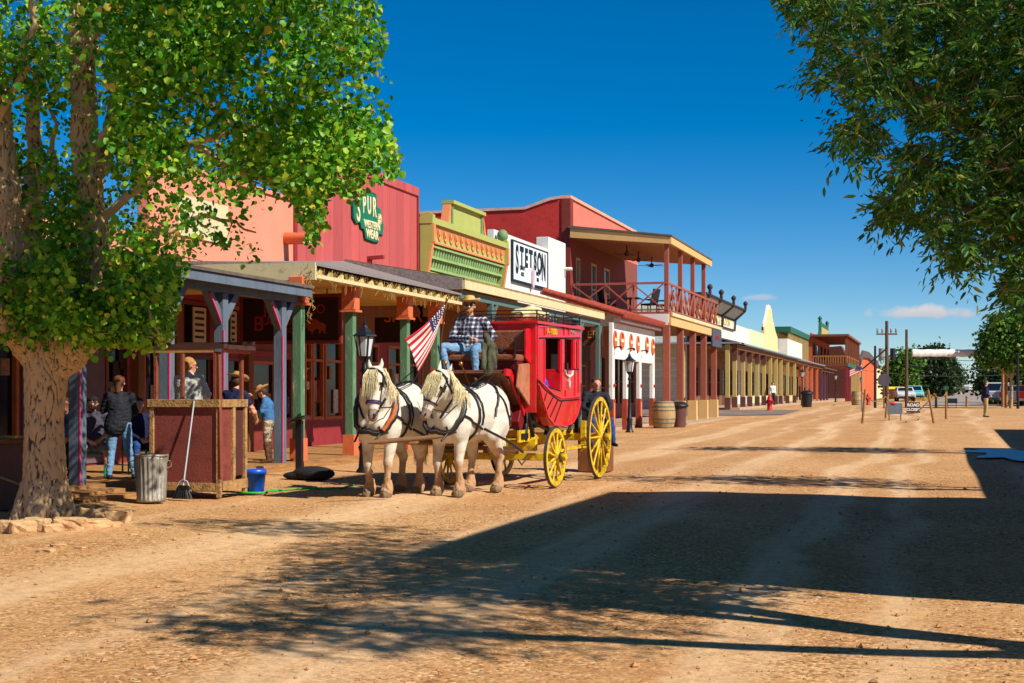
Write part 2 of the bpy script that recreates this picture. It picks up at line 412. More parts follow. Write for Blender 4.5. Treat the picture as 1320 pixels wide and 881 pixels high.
S(grid_sheet('cross_street', gx, np.linspace(82.5, 94, 10), lambda X, Y: gz(X, Y)+.03, asph))
cl = ([118, 200, 350, 420], [2.6, 4.0, 8.6, 10.5])
ysr = np.arange(116, 421, 6.0)
mb = MB(); v = []
for y in ysr:
    c = np.interp(y, *cl)
    for k in range(-4, 5): v.append((c+k*.8, y, gzf(c+k*.8, y)+.05))
mb.add(v, [(j*9+i, j*9+i+1, (j+1)*9+i+1, (j+1)*9+i) for j in range(len(ysr)-1) for i in range(8)])
S(mb.build('road', mat('far_asphalt', (150, 138, 130), .9, .12, .6, .1)))
# puddle in the shade at the right edge of the street
pw = bpy.data.materials.new('puddle_water'); pw.use_nodes = True; pb = pw.node_tree.nodes['Principled BSDF']
pb.inputs['Base Color'].default_value = (.16, .2, .24, 1); pb.inputs['Roughness'].default_value = .3; pb.inputs['Specular IOR Level'].default_value = 1.0
mb = MB(); c = at(1316, 587, 1.6*1833/82.0)
pts = []
for k in range(40):
    a = 2*math.pi*k/40; r = 1+.25*math.sin(3*a+1)+.18*math.sin(7*a)+.14*math.sin(11*a+2)
    pts.append((c.x+1.25*r*math.cos(a), c.y+3.0*r*math.sin(a), gzf(c.x, c.y)+.025))
mb.add([(c.x, c.y, pts[0][2])]+pts, [(0, 1+k, 1+(k+1) % 40) for k in range(40)]); S(mb.build('puddle', pw))
# boardwalk under the porches
plank = mat('boardwalk_wood', (168, 122, 72), .85, .25, 3, .4, 30, planks=('x', .19, .75), dirt=((120, 86, 56), .4, 2), stretch=(6, .6, 6))
mb = MB(); mb.box(-15.9, -12.45, 12, 37, -.3, .15); S(mb.build('boardwalk', plank))
mb = MB(); mb.box(-15.9, -12.35, 37.004, 63.9, -.3, .16); S(mb.build('boardwalk', plank))
mb = MB(); mb.box(-12.44, -12.0, 17.6, 19.6, -.1, .1); mb.box(-12.0, -11.62, 17.75, 19.4, -.1, .05); S(mb.build('boardwalk_step', plank))
conc = mat('pavement_slab', (176, 150, 122), .9, .15, 1.5, .2, 30)
mb = MB(); mb.box(-20, -10.6, 64.0, 81.5, -.3, .17); S(mb.build('pavement', conc))
mb = MB(); mb.box(-18, -12.2, 95, 232, -.8, .52); S(mb.build('pavement', conc))
# loose stones and gravel on the street
def pebbles(n, seed):
    r = np.random.default_rng(seed); vs = []; fs = []
    base = np.array([(1, 0, 0), (0, 1, 0), (-1, 0, 0), (0, -1, 0), (0, 0, .8), (0, 0, -.6)]); F = [(0, 1, 4), (1, 2, 4), (2, 3, 4), (3, 0, 4), (1, 0, 5), (2, 1, 5), (3, 2, 5), (0, 3, 5)]
    k = 0
    while k < n:
        y = 6.5+r.random()**1.6*24; x = r.uniform(-12.3, 2.5)
        if abs(x+6.6) < .7 and r.random() < .8: continue
        if -4.2 < x < -.5 and r.random() < .55: continue
        s = r.uniform(.006, .015) if r.random() < .93 else r.uniform(.016, .034)
        a = r.uniform(0, 6.28); ca, sa = math.cos(a), math.sin(a); q = base*r.uniform(.65, 1.2, (6, 3))*s
        z = float(gzn(np.array(x), np.array(y)))+s*.25
        for p in q: vs.append((x+p[0]*ca-p[1]*sa, y+p[0]*sa+p[1]*ca, z+p[2]))
        fs += [tuple(i+6*k for i in f) for f in F]; k += 1
    mb = MB(); mb.add(vs, fs); return mb
tag(pebbles(7000, 3).build('gravel', mat('pebble', (176, 128, 84), .9, .45, 9, 0), fix=False), None, None, kind='stuff')

# ================================================================ BUILDINGS, near side of the street to far
white = mat('white_paint', (222, 222, 214), .6, .05, 1.5, .05, dirt=((190, 186, 172), .2, 2))
blue = mat('blue_grey_paint', (96, 108, 122), .7, .15, 3, .15, dirt=((70, 72, 78), .25, 5), stretch=(1, 1, .3))
pink = mat('pink_trim', (200, 60, 110), .7, .15)
salmon = mat('salmon_stucco', (226, 140, 112), .85, .07, 1.2, .2, 20)
cream = mat('cream_paint', (206, 194, 150), .75, .1, 2, .1, dirt=((150, 136, 100), .25, 4))
ceil_c = mat('porch_ceiling', (196, 164, 96), .8, .12, 3, .1, planks=('x', .15, .35))
rust = mat('corrugated_roof', (104, 92, 80), .7, .3, 2, .3, planks=('y', .09, .5))
shing = mat('grey_shingle', (136, 126, 122), .95, .35, 14, .8, 60)
redbrown = mat('red_brown_paint', (122, 48, 40), .6, .2, 3, .15, dirt=((80, 34, 30), .3, 4))
maroon = mat('maroon_paint', (140, 44, 48), .65, .15, 3, .15)
orange = mat('orange_paint', (206, 108, 66), .7, .12, 4, .1, dirt=((130, 60, 40), .25, 8))
green = mat('green_post_paint', (86, 124, 92), .7, .18, 5, .25, dirt=((196, 196, 150), .18, 9), stretch=(1, 1, .3))
dgreen = mat('grey_green_post', (84, 108, 104), .7, .15, 5, .2)
spurred = mat('rose_red_boards', (182, 84, 82), .7, .07, 2, .15, planks=('y', .6, .22), stretch=(1, 1, .15), dirt=((168, 60, 66), .3, 3))
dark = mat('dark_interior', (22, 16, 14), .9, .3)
darkwall = mat('dark_plum_wall', (82, 70, 78), .8, .15)
brownwood = mat('brown_wood', (120, 74, 40), .7, .3, 4, .3, stretch=(1, 1, .2))
owood = mat('orange_wood_frame', (176, 96, 44), .6, .2, 5, .15)
black = mat('black_iron', (22, 23, 28), .45, .2, 5, .05, spec=.5)
paper = mat('paper_poster', (196, 178, 152), .8, .12, 6, 0)
paper2 = mat('print_ink', (60, 36, 30), .8, .3, 20, 0)
glass = mat('window_glass', (20, 18, 18), .12, .3, 1.2, 0, spec=.3)
goods = [mat('goods_%s' % n, c, .8, .35, 9, 0) for n, c in (('red', (120, 36, 30)), ('tan', (150, 118, 84)), ('white', (188, 180, 168)), ('blue', (50, 64, 96)), ('dark', (44, 34, 30)))]

def wall_x(X, th, y0, y1, z0, z1, ops, mb=None):
    """street-parallel wall (front face at X), openings = (ya, yb, za, zb)"""
    mb = mb or MB(); ys_ = sorted({y0, y1, *[a for o in ops for a in o[:2]]})
    for a, b in zip(ys_[:-1], ys_[1:]):
        cut = sorted([(o[2], o[3]) for o in ops if o[0] <= a+1e-6 and o[1] >= b-1e-6]); z = z0
        for c, d in cut:
            if c > z: mb.box(X-th, X, a, b, z, c)
            z = d
        if z < z1: mb.box(X-th, X, a, b, z, z1)
    return mb
def window_x(par, X, ya, yb, za, zb, fm, cols=1, rows=1, w=.07, gm=glass, name='window', deep=.08, sill=False):
    mb = MB(); o = .02
    mb.box(X-deep, X+o, ya, ya+w, za, zb); mb.box(X-deep, X+o, yb-w, yb, za, zb); mb.box(X-deep, X+o, ya+w, yb-w, za, za+w); mb.box(X-deep, X+o, ya+w, yb-w, zb-w, zb)
    for k in range(1, cols):
        y = ya+(yb-ya)*k/cols; mb.box(X-deep+.01, X+o-.01, y-w*.4, y+w*.4, za+w, zb-w)
    for k in range(1, rows):
        z = za+(zb-za)*k/rows; mb.box(X-deep+.012, X+o-.012, ya+w, yb-w, z-w*.4, z+w*.4)
    f = mb.build(name, fm, par)
    p = MB(); p.box(X-deep-.03, X-deep+.005, ya+.01, yb-.01, za+.01, zb-.01); p.build('pane', gm, f)
    if sill: s = MB(); s.box(X-deep, X+.1, ya-.05, yb+.05, za-.07, za-.002); s.build('sill', fm, f)
    return f
def door_x(par, X, ya, yb, z0, z1, fm, pm):
    mb = MB(); w = .09
    mb.box(X-.1, X+.02, ya, ya+w, z0, z1); mb.box(X-.1, X+.02, yb-w, yb, z0, z1); mb.box(X-.1, X+.02, ya+w, yb-w, z1-w, z1)
    mb.box(X-.1, X-.03, ya+w, yb-w, z0, z0+.9); mb.box(X-.1, X-.03, ya+w, ya+w+.12, z0+.9, z1-w); mb.box(X-.1, X-.03, yb-w-.12, yb-w, z0+.9, z1-w)
    d = mb.build('door', pm, par)
    p = MB(); p.box(X-.09, X-.06, ya+w+.12, yb-w-.12, z0+.9, z1-w); p.build('pane', glass, d)
    h = MB(); h.ball((X+.0, yb-w-.07, z0+1.0), .035); h.build('handle', owood, d); return d
def goods_in(par, X, ya, yb, za, zb, n, seed):
    """things seen through a shop window, set on the glass as posters, hats and clothes on display"""
    r = random.Random(seed)
    for k in range(n):
        y = ya+(yb-ya)*(k+.5)/n+r.uniform(-.08, .08); h = r.uniform(.3, .7); w = r.uniform(.16, .34); z = za+r.uniform(0, max(.05, zb-za-h))
        mb = MB(); m = r.choice(goods)
        if r.random() < .5:
            mb.lathe((X, y, z), (X, y, z+h), [(0, w*.3), (.1, w*.5), (.45, w*.36), (.7, w*.5), (.88, w*.36), (1, w*.12)], 10)
        else:
            mb.box(X, X+.03, y-w/2, y+w/2, z, z+h)
        mb.build('window_display', m, par)
def post(par, x, y, z0, z1, w, m, name='post', side=None, taper=None):
    mb = MB(); mb.box(x-w/2, x+w/2, y-w/2, y+w/2, z0, z1); o = mb.build(name, m, par, bevel=.012); return o
def roof_slab(par, xw, zw, xe, ze, y0, y1, m, name='porch_roof', th=.06):
    mb = MB(); mb.hexa([(xe, y0, ze-th), (xe, y1, ze-th), (xw, y1, zw-th), (xw, y0, zw-th), (xe, y0, ze), (xe, y1, ze), (xw, y1, zw), (xw, y0, zw)])
    return mb.build(name, m, par)
def box_part(par, name, m, *b, bevel=0):
    mb = MB(); mb.box(*b); return mb.build(name, m, par, bevel=bevel)

WX = -15.8
# ---- dark shop behind the big tree (left edge)
b = thing('shop_building', 'dark plum shop front beyond the left edge behind the big leafy tree', 'shop building', (WX, 8, 0))
ops = [(13.0, 16.6, .15, 3.1), (17.6, 18.9, .3, 3.0)]
wall_x(WX, .25, 8, 20.2, -.2, 6.3, ops).build('wall', darkwall, b)
box_part(b, 'back_room', dark, WX-2.2, WX-.3, 12.6, 19.5, -.1, 3.6)
window_x(b, WX, 17.6, 18.9, .9, 3.0, mat('slate_frame', (76, 80, 96), .6), 1, 1, .1)
box_part(b, 'roof', rust, WX-9, WX-.26, 8, 20.2, 5.6, 5.7); box_part(b, 'side_wall', darkwall, WX-9, WX-.26, 20.0, 20.2, -.2, 5.59)
# ---- Buffalo trading shop: blue-grey porch, salmon false front
b = thing('shop_building', 'shop with salmon stucco front above a low blue-grey porch with pink-edged posts', 'shop building', (WX, 20.2, 0))
wins = [(on(136, WX), on(166, WX), .75, 3.0), (on(186, WX)-.05, on(205, WX), .75, 3.2), (on(234, WX), on(272, WX), 2.55, 3.62), (on(290, WX), on(311, WX), 2.55, 3.62), (on(292, WX), on(312, WX), .85, 2.4),
        (on(325, WX), on(356, WX), .85, 2.35), (on(362, WX), on(376, WX), .85, 2.5)]
dr = (on(234, WX)+.05, on(276, WX), .15, 2.42)
wins = [w if w[0] > 20.25 else (20.45, max(w[1], 21.3), w[2], w[3]) for w in wins]
ww = []
wins.append((20.5, 22.1, .16, 3.0))
for w in sorted(wins):
    ww.append(w)
wall_x(WX, .25, 20.2, 33.75, -.2, 3.9, [w for w in ww if w[2] < 2.5 and w[1]-w[0] > .2 and not (w[0] < dr[1] and w[1] > dr[0])]+[dr]+[w for w in ww if w[2] > 2.5]).build('wall', redbrown, b)
box_part(b, 'plum_panel', mat('grey_plum_wall', (104, 88, 94), .8, .15), WX+.002, WX+.03, 22.2, on(133, WX), .2, 3.3)  # grey-plum panel laid over the red-brown wall
box_part(b, 'false_front', salmon, WX-.3, WX+.004, 26.6, 33.75, 3.9, 6.5, bevel=.03)
box_part(b, 'false_front', salmon, WX-.3, WX+.002, 20.2, 26.59, 3.9, 4.9, bevel=.03)
box_part(b, 'parapet_cap', salmon, WX-.36, WX+.06, 26.6, 33.75, 6.502, 6.6)
box_part(b, 'roof', rust, WX-9, WX-.31, 20.21, 33.7, 4.6, 4.7)
box_part(b, 'side_wall', salmon, WX-9, WX-.31, 33.5, 33.75, -.2, 5.59)
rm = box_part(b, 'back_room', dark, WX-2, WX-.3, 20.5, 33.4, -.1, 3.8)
k = 0
for w in ww:
    if w[1]-w[0] < .25: continue
    f = window_x(b, WX, *w, redbrown if k % 2 else owood, 1, 1, .08); k += 1
    if w[2] < 2: goods_in(f, WX-.06, w[0]+.15, w[1]-.15, w[2]+.15, w[3]-.2, 3, k)
    else:
        box_part(f, 'poster', paper, WX-.07, WX-.04, (w[0]*.55+w[1]*.45), w[1]-.15, w[2]+.12, w[3]-.12)
        for j in range(5): box_part(f, 'poster_print', paper2, WX-.04, WX-.035, w[0]*.5+w[1]*.5, w[1]-.25, w[2]+.25+j*.14, w[2]+.31+j*.14)
door_x(b, WX, *dr, redbrown, mat('dark_red_door', (92, 34, 26), .5, .2))
for py_, zz_ in ((1, 2.46), (2, 3.66)): box_part(b, 'trim_rail', maroon, WX, WX+.07, 22.5, 33.3, zz_, zz_+.13)
for q in (on(176, WX), on(225, WX), on(283, WX), on(318, WX)): box_part(b, 'pilaster', brownwood, WX, WX+.12, q-.12, q+.12, .16, 3.9)
roof_slab(b, WX, 4.35, -12.3, 3.80, 15.0, 27.2, rust)
box_part(b, 'porch_ceiling', ceil_c, WX+.01, -12.45, 15.05, 27.1, 3.66, 3.70)
box_part(b, 'porch_fascia', blue, -12.42, -12.34, 15.0, 27.18, 3.56, 3.735)
box_part(b, 'porch_beam', blue, -12.8, -12.6, 15.0, 27.1, 3.44, 3.655)
for px in (100, 215, 285, 361):
    y = on(px, -12.7); p = post(b, -12.7, y, 0.0, 3.435, .2, blue); box_part(p, 'edge_stripe', pink, -12.605, -12.588, y-.106, y-.075, .1, 2.75)
    for s in (-1, 1):
        mb = MB(); mb.prism([(y+s*.1, 2.85), (y+s*.1, 3.12), (y+s*.42, 3.435), (y+s*.62, 3.435)], 'x', -12.77, -12.64); mb.build('bracket', blue, p)
    mb = MB(); mb.beam((-12.625, y-.14, 2.9), (-12.625, y-.56, 3.4), .03, .04); mb.build('edge_stripe', pink, p)
# canale (rain spout) on the salmon wall
mb = MB(); zc = zat(WX, 33.3, 308); mb.lathe((WX-.1, 33.2, zc), (WX+.75, 33.0, zc-.05), [(0, .16), (1, .14)], 14); tag(mb.build('rain_spout', orange), 'orange round clay rain spout sticking out of the salmon wall', 'rain spout')
# cream painted sign on the salmon wall behind leaves
y0, y1 = on(228, WX), on(292, WX)
sg = thing('wall_sign', 'faded cream sign board high on the salmon wall half hidden by cottonwood leaves', 'sign', (WX+.02, y0, 5))
box_part(sg, 'board', cream, WX+.006, WX+.05, y0, y1, zat(WX, y0, 303), zat(WX, y0, 250))
# hanging Buffalo sign, faces the walker
YB = 30.4; xa, xb = xat(314, YB), xat(437, YB); za, zb = zat(xa, YB, 440), zat(xa, YB, 385.5)
sg = thing('hanging_sign', 'large dark maroon hanging board with red lettering and a rust red bison', 'sign', ((xa+xb)/2, YB, za))
signdark = mat('sign_maroon', (44, 18, 18), .6, .2); signred = mat('sign_red_letter', (158, 44, 40), .6, .15); bis = mat('bison_rust', (150, 60, 30), .7, .15)
box_part(sg, 'board', signdark, xa, xb, YB-.03, YB+.03, za, zb)
mb = MB(); w = .08
mb.box(xa-w, xa, YB-.05, YB+.05, za-w, zb+w); mb.box(xb, xb+w, YB-.05, YB+.05, za-w, zb+w); mb.box(xa, xb, YB-.05, YB+.05, za-w, za); mb.box(xa, xb, YB-.05, YB+.05, zb, zb+w); mb.build('frame', redbrown, sg)
W = xb-xa
def sx_(px): return xat(px, YB)
def szz(py): return zat(xa, YB, py)
yl = YB-.034
for s, px, py, sz in (('R', 346, 403, .42), ('&', 370, 402, .26), ('CO', 409, 401, .3), ('B', 334, 419, .5), ('UFFALO', 366, 414, .33), ('TRADING', 376, 427, .17)):
    text(s, sz, signred, sg, (sx_(px), yl, szz(py)), XV, ZV, ext=.006, sx=.95)
bi = [(397, 425), (395, 419), (399, 414), (404, 412.5), (409, 413.5), (413, 417), (418, 418.5), (421, 421), (420, 427), (421, 431.5), (418.8, 431.5), (417.5, 427.5), (415, 428), (413.5, 431.5), (411.6, 431.5), (412.5, 427), (408, 425.5), (405, 428), (404, 431.5), (402, 431.5), (401.5, 427.5), (399, 428.5)]
mb = MB(); mb.prism([(sx_(p), szz(q)) for p, q in bi], 'y', yl-.006, yl+.003); mb.build('bison_emblem', bis, sg)
for x in (xa+.3, xb-.3): mb = MB(); mb.cyl((x, YB, zb+w), (x, YB, 4.1), .015, n=6); mb.build('hanger_chain', black, sg)

# ---- Spur building
b = thing('shop_building', 'western wear shop with tall rose red board false front and green posts with orange caps', 'shop building', (WX, 33.8, 0))
box_part(b, 'false_front', spurred, WX-.15, WX+.01, 33.8, 42.8, 4.8, 7.86)
box_part(b, 'parapet_cap', spurred, WX-.2, WX+.07, 33.75, 42.85, 7.862, 8.12)
box_part(b, 'edge_board', maroon, WX-.2, WX+.05, 33.62, 33.79, 4.8, 8.1); box_part(b, 'edge_board', maroon, WX-.2, WX+.05, 42.81, 42.93, 4.8, 8.1)
wins = [(on(393, WX), on(402, WX), .85, 3.0), (on(403, WX), on(417, WX), .85, 3.0), (on(419, WX), on(441, WX), .85, 3.0), (on(470, WX), on(488, WX), .85, 3.0), (on(500, WX), on(518, WX), .85, 3.0), (on(527, WX), on(545, WX), .85, 3.0)]
wall_x(WX, .2, 33.8, 42.9, -.2, 4.79, wins).build('wall', maroon, b)
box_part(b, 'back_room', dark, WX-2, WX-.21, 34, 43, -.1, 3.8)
box_part(b, 'upper_panel', brownwood, WX+.001, WX+.04, 33.9, 43.0, 3.15, 4.3); box_part(b, 'roof', rust, WX-9, WX-.21, 33.8, 43.1, 5.4, 5.5)
for i, w in enumerate(wins):
    f = window_x(b, WX, *w, owood, 1, 1, .08); box_part(f, 'transom_bar', owood, WX-.05, WX+.015, w[0]+.08, w[1]-.08, 2.4, 2.47); goods_in(f, WX-.06, w[0]+.2, w[1]-.2, w[2]+.1, 2.3, 2, i+20)
mb = MB(); mb.hexa([(-12.3, 27.3, 4.23), (-12.3, 36.9, 4.23), (WX+.0, 36.9, 5.2), (WX+.0, 27.3, 4.36), (-12.3, 27.3, 4.28), (-12.3, 36.9, 4.28), (WX+.0, 36.9, 5.26), (WX+.0, 27.3, 4.42)]); mb.build('porch_roof', shing, b)
box_part(b, 'porch_ceiling', ceil_c, WX+.06, -12.5, 27.36, 36.8, 3.98, 4.02)
mb = MB(); mb.hexa([(WX, 27.25, 3.93), (-12.3, 27.25, 3.93), (-12.3, 27.32, 3.93), (WX, 27.32, 3.93), (WX, 27.25, 4.32), (-12.3, 27.25, 4.29), (-12.3, 27.32, 4.29), (WX, 27.32, 4.32)]); mb.build('porch_end_panel', cream, b)
mb = MB(); mb.box(-12.42, -12.29, 27.33, 36.9, 3.97, 4.05); mb.build('porch_fascia', cream, b)
lath = mat('lattice_string', (186, 158, 96), .8, .3, 9)
mb = MB(); mb.box(-12.5, -12.44, 27.34, 36.9, 4.07, 4.22); mb.build('porch_beam', mat('eave_band_brown', (92, 66, 40), .9, .3, 20, .5, 40), b)  # dark brown band behind the cream fascia
for k in range(16):
    y = 27.6+k*.58; tri = MB(); tri.prism([(y-.12, 4.07), (y+.19, 4.07), (y+.12, 4.21)], 'x', -12.41, -12.375); tri.build('fascia_ornament', mat('cream_tri', (216, 190, 120), .7), b)
# string of icicle lights along the eave, drooping wires
ms = MB(); r = random.Random(5)
for k in range(210):
    y = r.uniform(27.3, 36.9); z = 4.21-r.random()*.1; L_ = r.uniform(.08, .22) if r.random() < .75 else r.uniform(.25, .42)
    x = -12.36+r.uniform(0, .05); pts = [(x, y, z)]
    for q in range(3): pts.append((x+r.uniform(-.03, .03), pts[-1][1]+r.uniform(-.08, .08), pts[-1][2]-L_/3))
    ms.tube(pts, .0042, 4)
for k in range(26):
    z = 4.3-k*.045; x = -12.4+r.uniform(-.05, .05); y = 27.2+r.uniform(-.03, .03); ms.tube([(x, y, z), (x+r.uniform(-.1, .1), y+r.uniform(-.06, .1), z-.1), (x+r.uniform(-.15, .12), y, z-.16)], .006, 4)
tag(ms.build('string_lights', lath), 'tangled pale icicle string lights hung along the eave of the rose red shop', 'string lights')
for px, hid in ((385, 0), (452, 0), (522, 0), (561, 0)):
    y = on(px, -12.7); p = post(b, -12.7, y, .25, 3.42, .2, green)
    box_part(p, 'capital', orange, -12.86, -12.54, y-.16, y+.16, 3.46, 4.0, bevel=.015); box_part(p, 'capital_band', orange, -12.9, -12.5, y-.2, y+.2, 3.41, 3.458)
    box_part(p, 'post_base', orange, -12.84, -12.56, y-.14, y+.14, -.02, .62)
# Spur sign: green shaped board
sg = thing('shop_sign', 'green shaped sign reading SPUR WESTERN WEAR on the rose red false front', 'sign', (WX+.02, 37.6, 6))
def oy(px): return on(px, WX+.06)
outl = [(455, 262), (462, 257), (470, 251), (478, 249), (485, 252), (486, 268), (490, 270), (492, 280), (494, 291), (493, 303), (488, 302), (487.5, 312), (482, 312), (471, 308), (469, 296), (465.5, 294), (464, 287), (459, 288), (455.5, 281)]
sgreen = mat('sign_green', (20, 112, 78), .5, .12); sgold = mat('sign_cream_letter', (232, 214, 170), .5, .05)
P = [(oy(p), zat(WX+.06, oy(p), q)) for p, q in outl]; mb = MB(); mb.prism(P, 'x', WX+.012, WX+.075); mb.build('board', sgreen, sg)
cy, cz = sum(p[0] for p in P)/len(P), sum(p[1] for p in P)/len(P)
mb = MB(); mb.prism([(cy+(p[0]-cy)*1.05, cz+(p[1]-cz)*1.05) for p in P], 'x', WX+.011, WX+.05); mb.build('board_edge', mat('sign_dark_green', (12, 50, 40), .6), sg)
def oq(px, py): y = oy(px); return (WX+.08, y, zat(WX+.06, y, py))
text('S', .95, sgold, sg, oq(461.3, 272), YV, ZV, sx=.62, off=.012); text('P', .72, sgold, sg, oq(468.8, 265), YV, ZV, sx=.6, off=.012); text('U', .72, sgold, sg, oq(475.2, 266), YV, ZV, sx=.6, off=.012); text('R', .8, sgold, sg, oq(482, 269), YV, ZV, sx=.6, off=.012)
text('WESTERN', .31, sgold, sg, oq(479, 291), YV, ZV, sx=.9, off=.006); text('WEAR', .35, sgold, sg, oq(479.2, 303), YV, ZV, sx=.95, off=.009)
mb = MB(); c = Vector(oq(488.5, 283))
for k in range(8): a = k*math.pi/8; d = Vector((0, math.cos(a), math.sin(a)))*.17; mb.beam(c-d, c+d, .02, .03, XV)
mb.build('spur_star', sgold, sg)
mb = MB(); y = on(474, WX); zc = zat(WX, y, 333); mb.beam((WX, y, zc), (WX+.5, y, zc+.02), .16, .1); mb.box(WX+.02, WX+.12, y-.06, y+.06, zc-.3, zc-.04); tag(mb.build('flood_lamp', maroon), 'small maroon flood lamp on the rose red wall below the green sign', 'lamp')
y = 35.0
text('SPUR', .5, owood, b, (-13.9, 36.6, zat(-13.9, 36.6, 408)), XV, ZV, ext=.01)
box_part(b, 'hanging_board', signdark, -14.75, -13.0, 36.64, 36.7, 2.95, 3.65)

# ---- Green cornice building
lime = mat('lime_paint', (166, 172, 94), .65, .08, 2, .08); lgreen = mat('cornice_green', (110, 142, 96), .65, .12, 3, .1); coral = mat('coral_trim', (220, 130, 84), .7, .1)
b = thing('shop_building', 'shop with ornate lime green cornice edged in coral between the rose red and white fronts', 'shop building', (WX, 43.3, 0))
CX = -15.42; ya, yb = 43.0, on(650, CX); gt = 7.2
wall_x(WX, .2, 42.95, 51.2, -.2, 5.2, [(44.2, 46.2, .9, 3.2), (47.6, 49.8, .9, 3.2)]).build('wall', brownwood, b)
for w in ((44.2, 46.2, .9, 3.2), (47.6, 49.8, .9, 3.2)): window_x(b, WX, *w, owood, 2, 1)
box_part(b, 'back_room', dark, WX-2, WX-.21, 43.5, 51, -.1, 3.8)
ya0 = ya-.6
cdk = mat('cornice_shade_green', (52, 78, 50), .7)  # darker green puts the shadow below the frieze into the colour
# stepped cornice in cross-section, swept along y
def band_(nm, m, x0, x1, z0, z1, a=ya, c=yb): return box_part(b, nm, m, x0, x1, a, c, z0, z1)
band_('cornice_core', lgreen, WX-.3, WX+.06, 5.2, 7.15)
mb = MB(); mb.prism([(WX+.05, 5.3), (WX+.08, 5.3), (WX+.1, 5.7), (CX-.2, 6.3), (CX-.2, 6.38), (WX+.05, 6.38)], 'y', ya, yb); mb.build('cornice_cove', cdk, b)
for zc_, xo in ((5.56, .2), (5.92, .3), (6.27, .36)): box_part(b, 'cornice_fillet', mat('cornice_light_green', (140, 170, 110), .65), WX+.08, WX+xo, ya+.01, yb-.01, zc_, zc_+.08)
box_part(b, 'cornice_lower_mould', lime, WX+.061, WX+.2, ya-.002, yb+.002, 5.2, 5.5)
n = int((yb-ya)/.26)
for k in range(n):
    y = ya+.13+k*.26; mb = MB(); mb.prism([(WX+.07, 5.65), (WX+.16, 5.65), (WX+.22, 5.915), (WX+.07, 5.915)], 'y', y-.06, y+.06); mb.build('cornice_bracket', MC['cornice_light_green'], b); mb = MB(); mb.prism([(WX+.07, 6.005), (WX+.24, 6.005), (WX+.3, 6.265), (WX+.07, 6.265)], 'y', y-.06, y+.06); mb.build('cornice_bracket', MC['cornice_light_green'], b)
band_('cornice_frieze', lime, WX+.06, CX, 6.45, 6.96)
band_('cornice_top_mould', lime, WX+.05, CX+.1, 7.0, gt, ya-.05, yb+.05); band_('cornice_line', coral, WX+.06, CX+.05, 6.965, 6.995); band_('cornice_line', coral, WX+.06, CX+.04, 6.385, 6.445)
mb = MB(); n = 14
for k in range(n):
    y = ya+.35+(yb-ya-.7)*k/(n-1)
    for rr in (.24, .13):
        for q in range(9):
            a0, a1 = math.pi*(1+q/9), math.pi*(1+(q+1)/9)
            mb.beam((CX+.012, y+rr*math.cos(a0), 6.9+rr*1.5*math.sin(a0)), (CX+.012, y+rr*math.cos(a1), 6.9+rr*1.5*math.sin(a1)), .05, .05, XV)
mb.build('frieze_scallops', coral, b)
for y in (ya+.09, yb+.125):
    mb = MB(); mb.prism([(WX+.06, 5.1), (WX+.22, 5.1), (CX+.06, 6.35), (CX+.12, 6.42), (CX+.12, gt+.08), (CX-.02, gt+.16), (WX+.06, gt+.1)], 'y', y-.12, y+.11); mb.build('cornice_end_block', lgreen if y < ya else lime, b)
    mb = MB(); mb.prism([(WX+.23, 5.1), (WX+.27, 5.1), (CX+.09, 6.33), (CX+.15, 6.42), (CX+.15, 7.0), (CX+.125, 7.0), (CX+.125, 6.42), (CX+.065, 6.36)], 'y', y-.1, y+.08); mb.build('cornice_end_trim', coral, b)
mb = MB(); mb.ball((CX-.1, yb+.1, gt+.28), .22, 12, 8, (1, 1, 1.1)); mb.build('cornice_finial', lgreen, b)
pa, pb_ = on(581, CX-.1), on(621, CX-.1)
mb = MB(); mb.prism([(pa-.25, gt), (pb_+.25, gt), (pb_+.02, gt+.72), (pa+.0, gt+.72)], 'x', CX-.35, CX-.1); mb.build('pediment', lime, b)
box_part(b, 'pediment_cap', lime, CX-.4, CX+.04, pa-.08, pb_+.08, gt+.725, gt+.84)
for a in (pa+.02, pb_-.14): box_part(b, 'pediment_strip', lgreen, CX-.099, CX-.05, a, a+.12, gt+.05, gt+.7)
for q_ in ([(pa-.45, gt), (pa-.26, gt), (pa-.01, gt+.7), (pa-.1, gt+.7)], [(pb_+.26, gt), (pb_+.45, gt), (pb_+.12, gt+.7), (pb_+.03, gt+.7)]): mb = MB(); mb.prism(q_, 'x', CX-.33, CX-.06); mb.build('pediment_wing', coral, b)
# ---- Stetson building (white)
b = thing('shop_building', 'white stucco hat shop building with a raised square pier beside the red brick saloon', 'shop building', (WX, 51.3, 0))
wall_x(WX, .25, 51.2, 61.9, -.2, 7.72, [(52.5, 54.6, .9, 3.2), (56, 57.4, .16, 3.1), (58.4, 61.0, .9, 3.2)]).build('wall', white, b)
for w in ((52.5, 54.6, .9, 3.2), (58.4, 61.0, .9, 3.2)): window_x(b, WX, *w, owood, 2, 1)
door_x(b, WX, 56, 57.4, .16, 3.1, owood, maroon)
box_part(b, 'back_room', dark, WX-2, WX-.26, 51.5, 63, -.1, 3.8); box_part(b, 'pier', white, WX-.5, WX+.06, on(705.5, WX), 61.95, 4.5, 8.25, bevel=.02)
box_part(b, 'front_infill', brownwood, WX+.002, WX+.05, 51.3, 54, 3.3, 4.4)
box_part(b, 'roof', rust, WX-8, WX-.26, 51.25, 61.8, 6.6, 6.7)
mb = MB(); mb.cyl((WX, 61.7, 7.1), (WX+.42, 61.7, 7.08), .07, n=8); mb.build('vent_pipe', white, b)
roof_slab(b, WX, 5.32, -12.25, 4.72, 37.0, 54.4, mat('weathered_tin', (150, 124, 70), .7, .35, 3, .3, planks=('y', .1, .4)), th=.06)
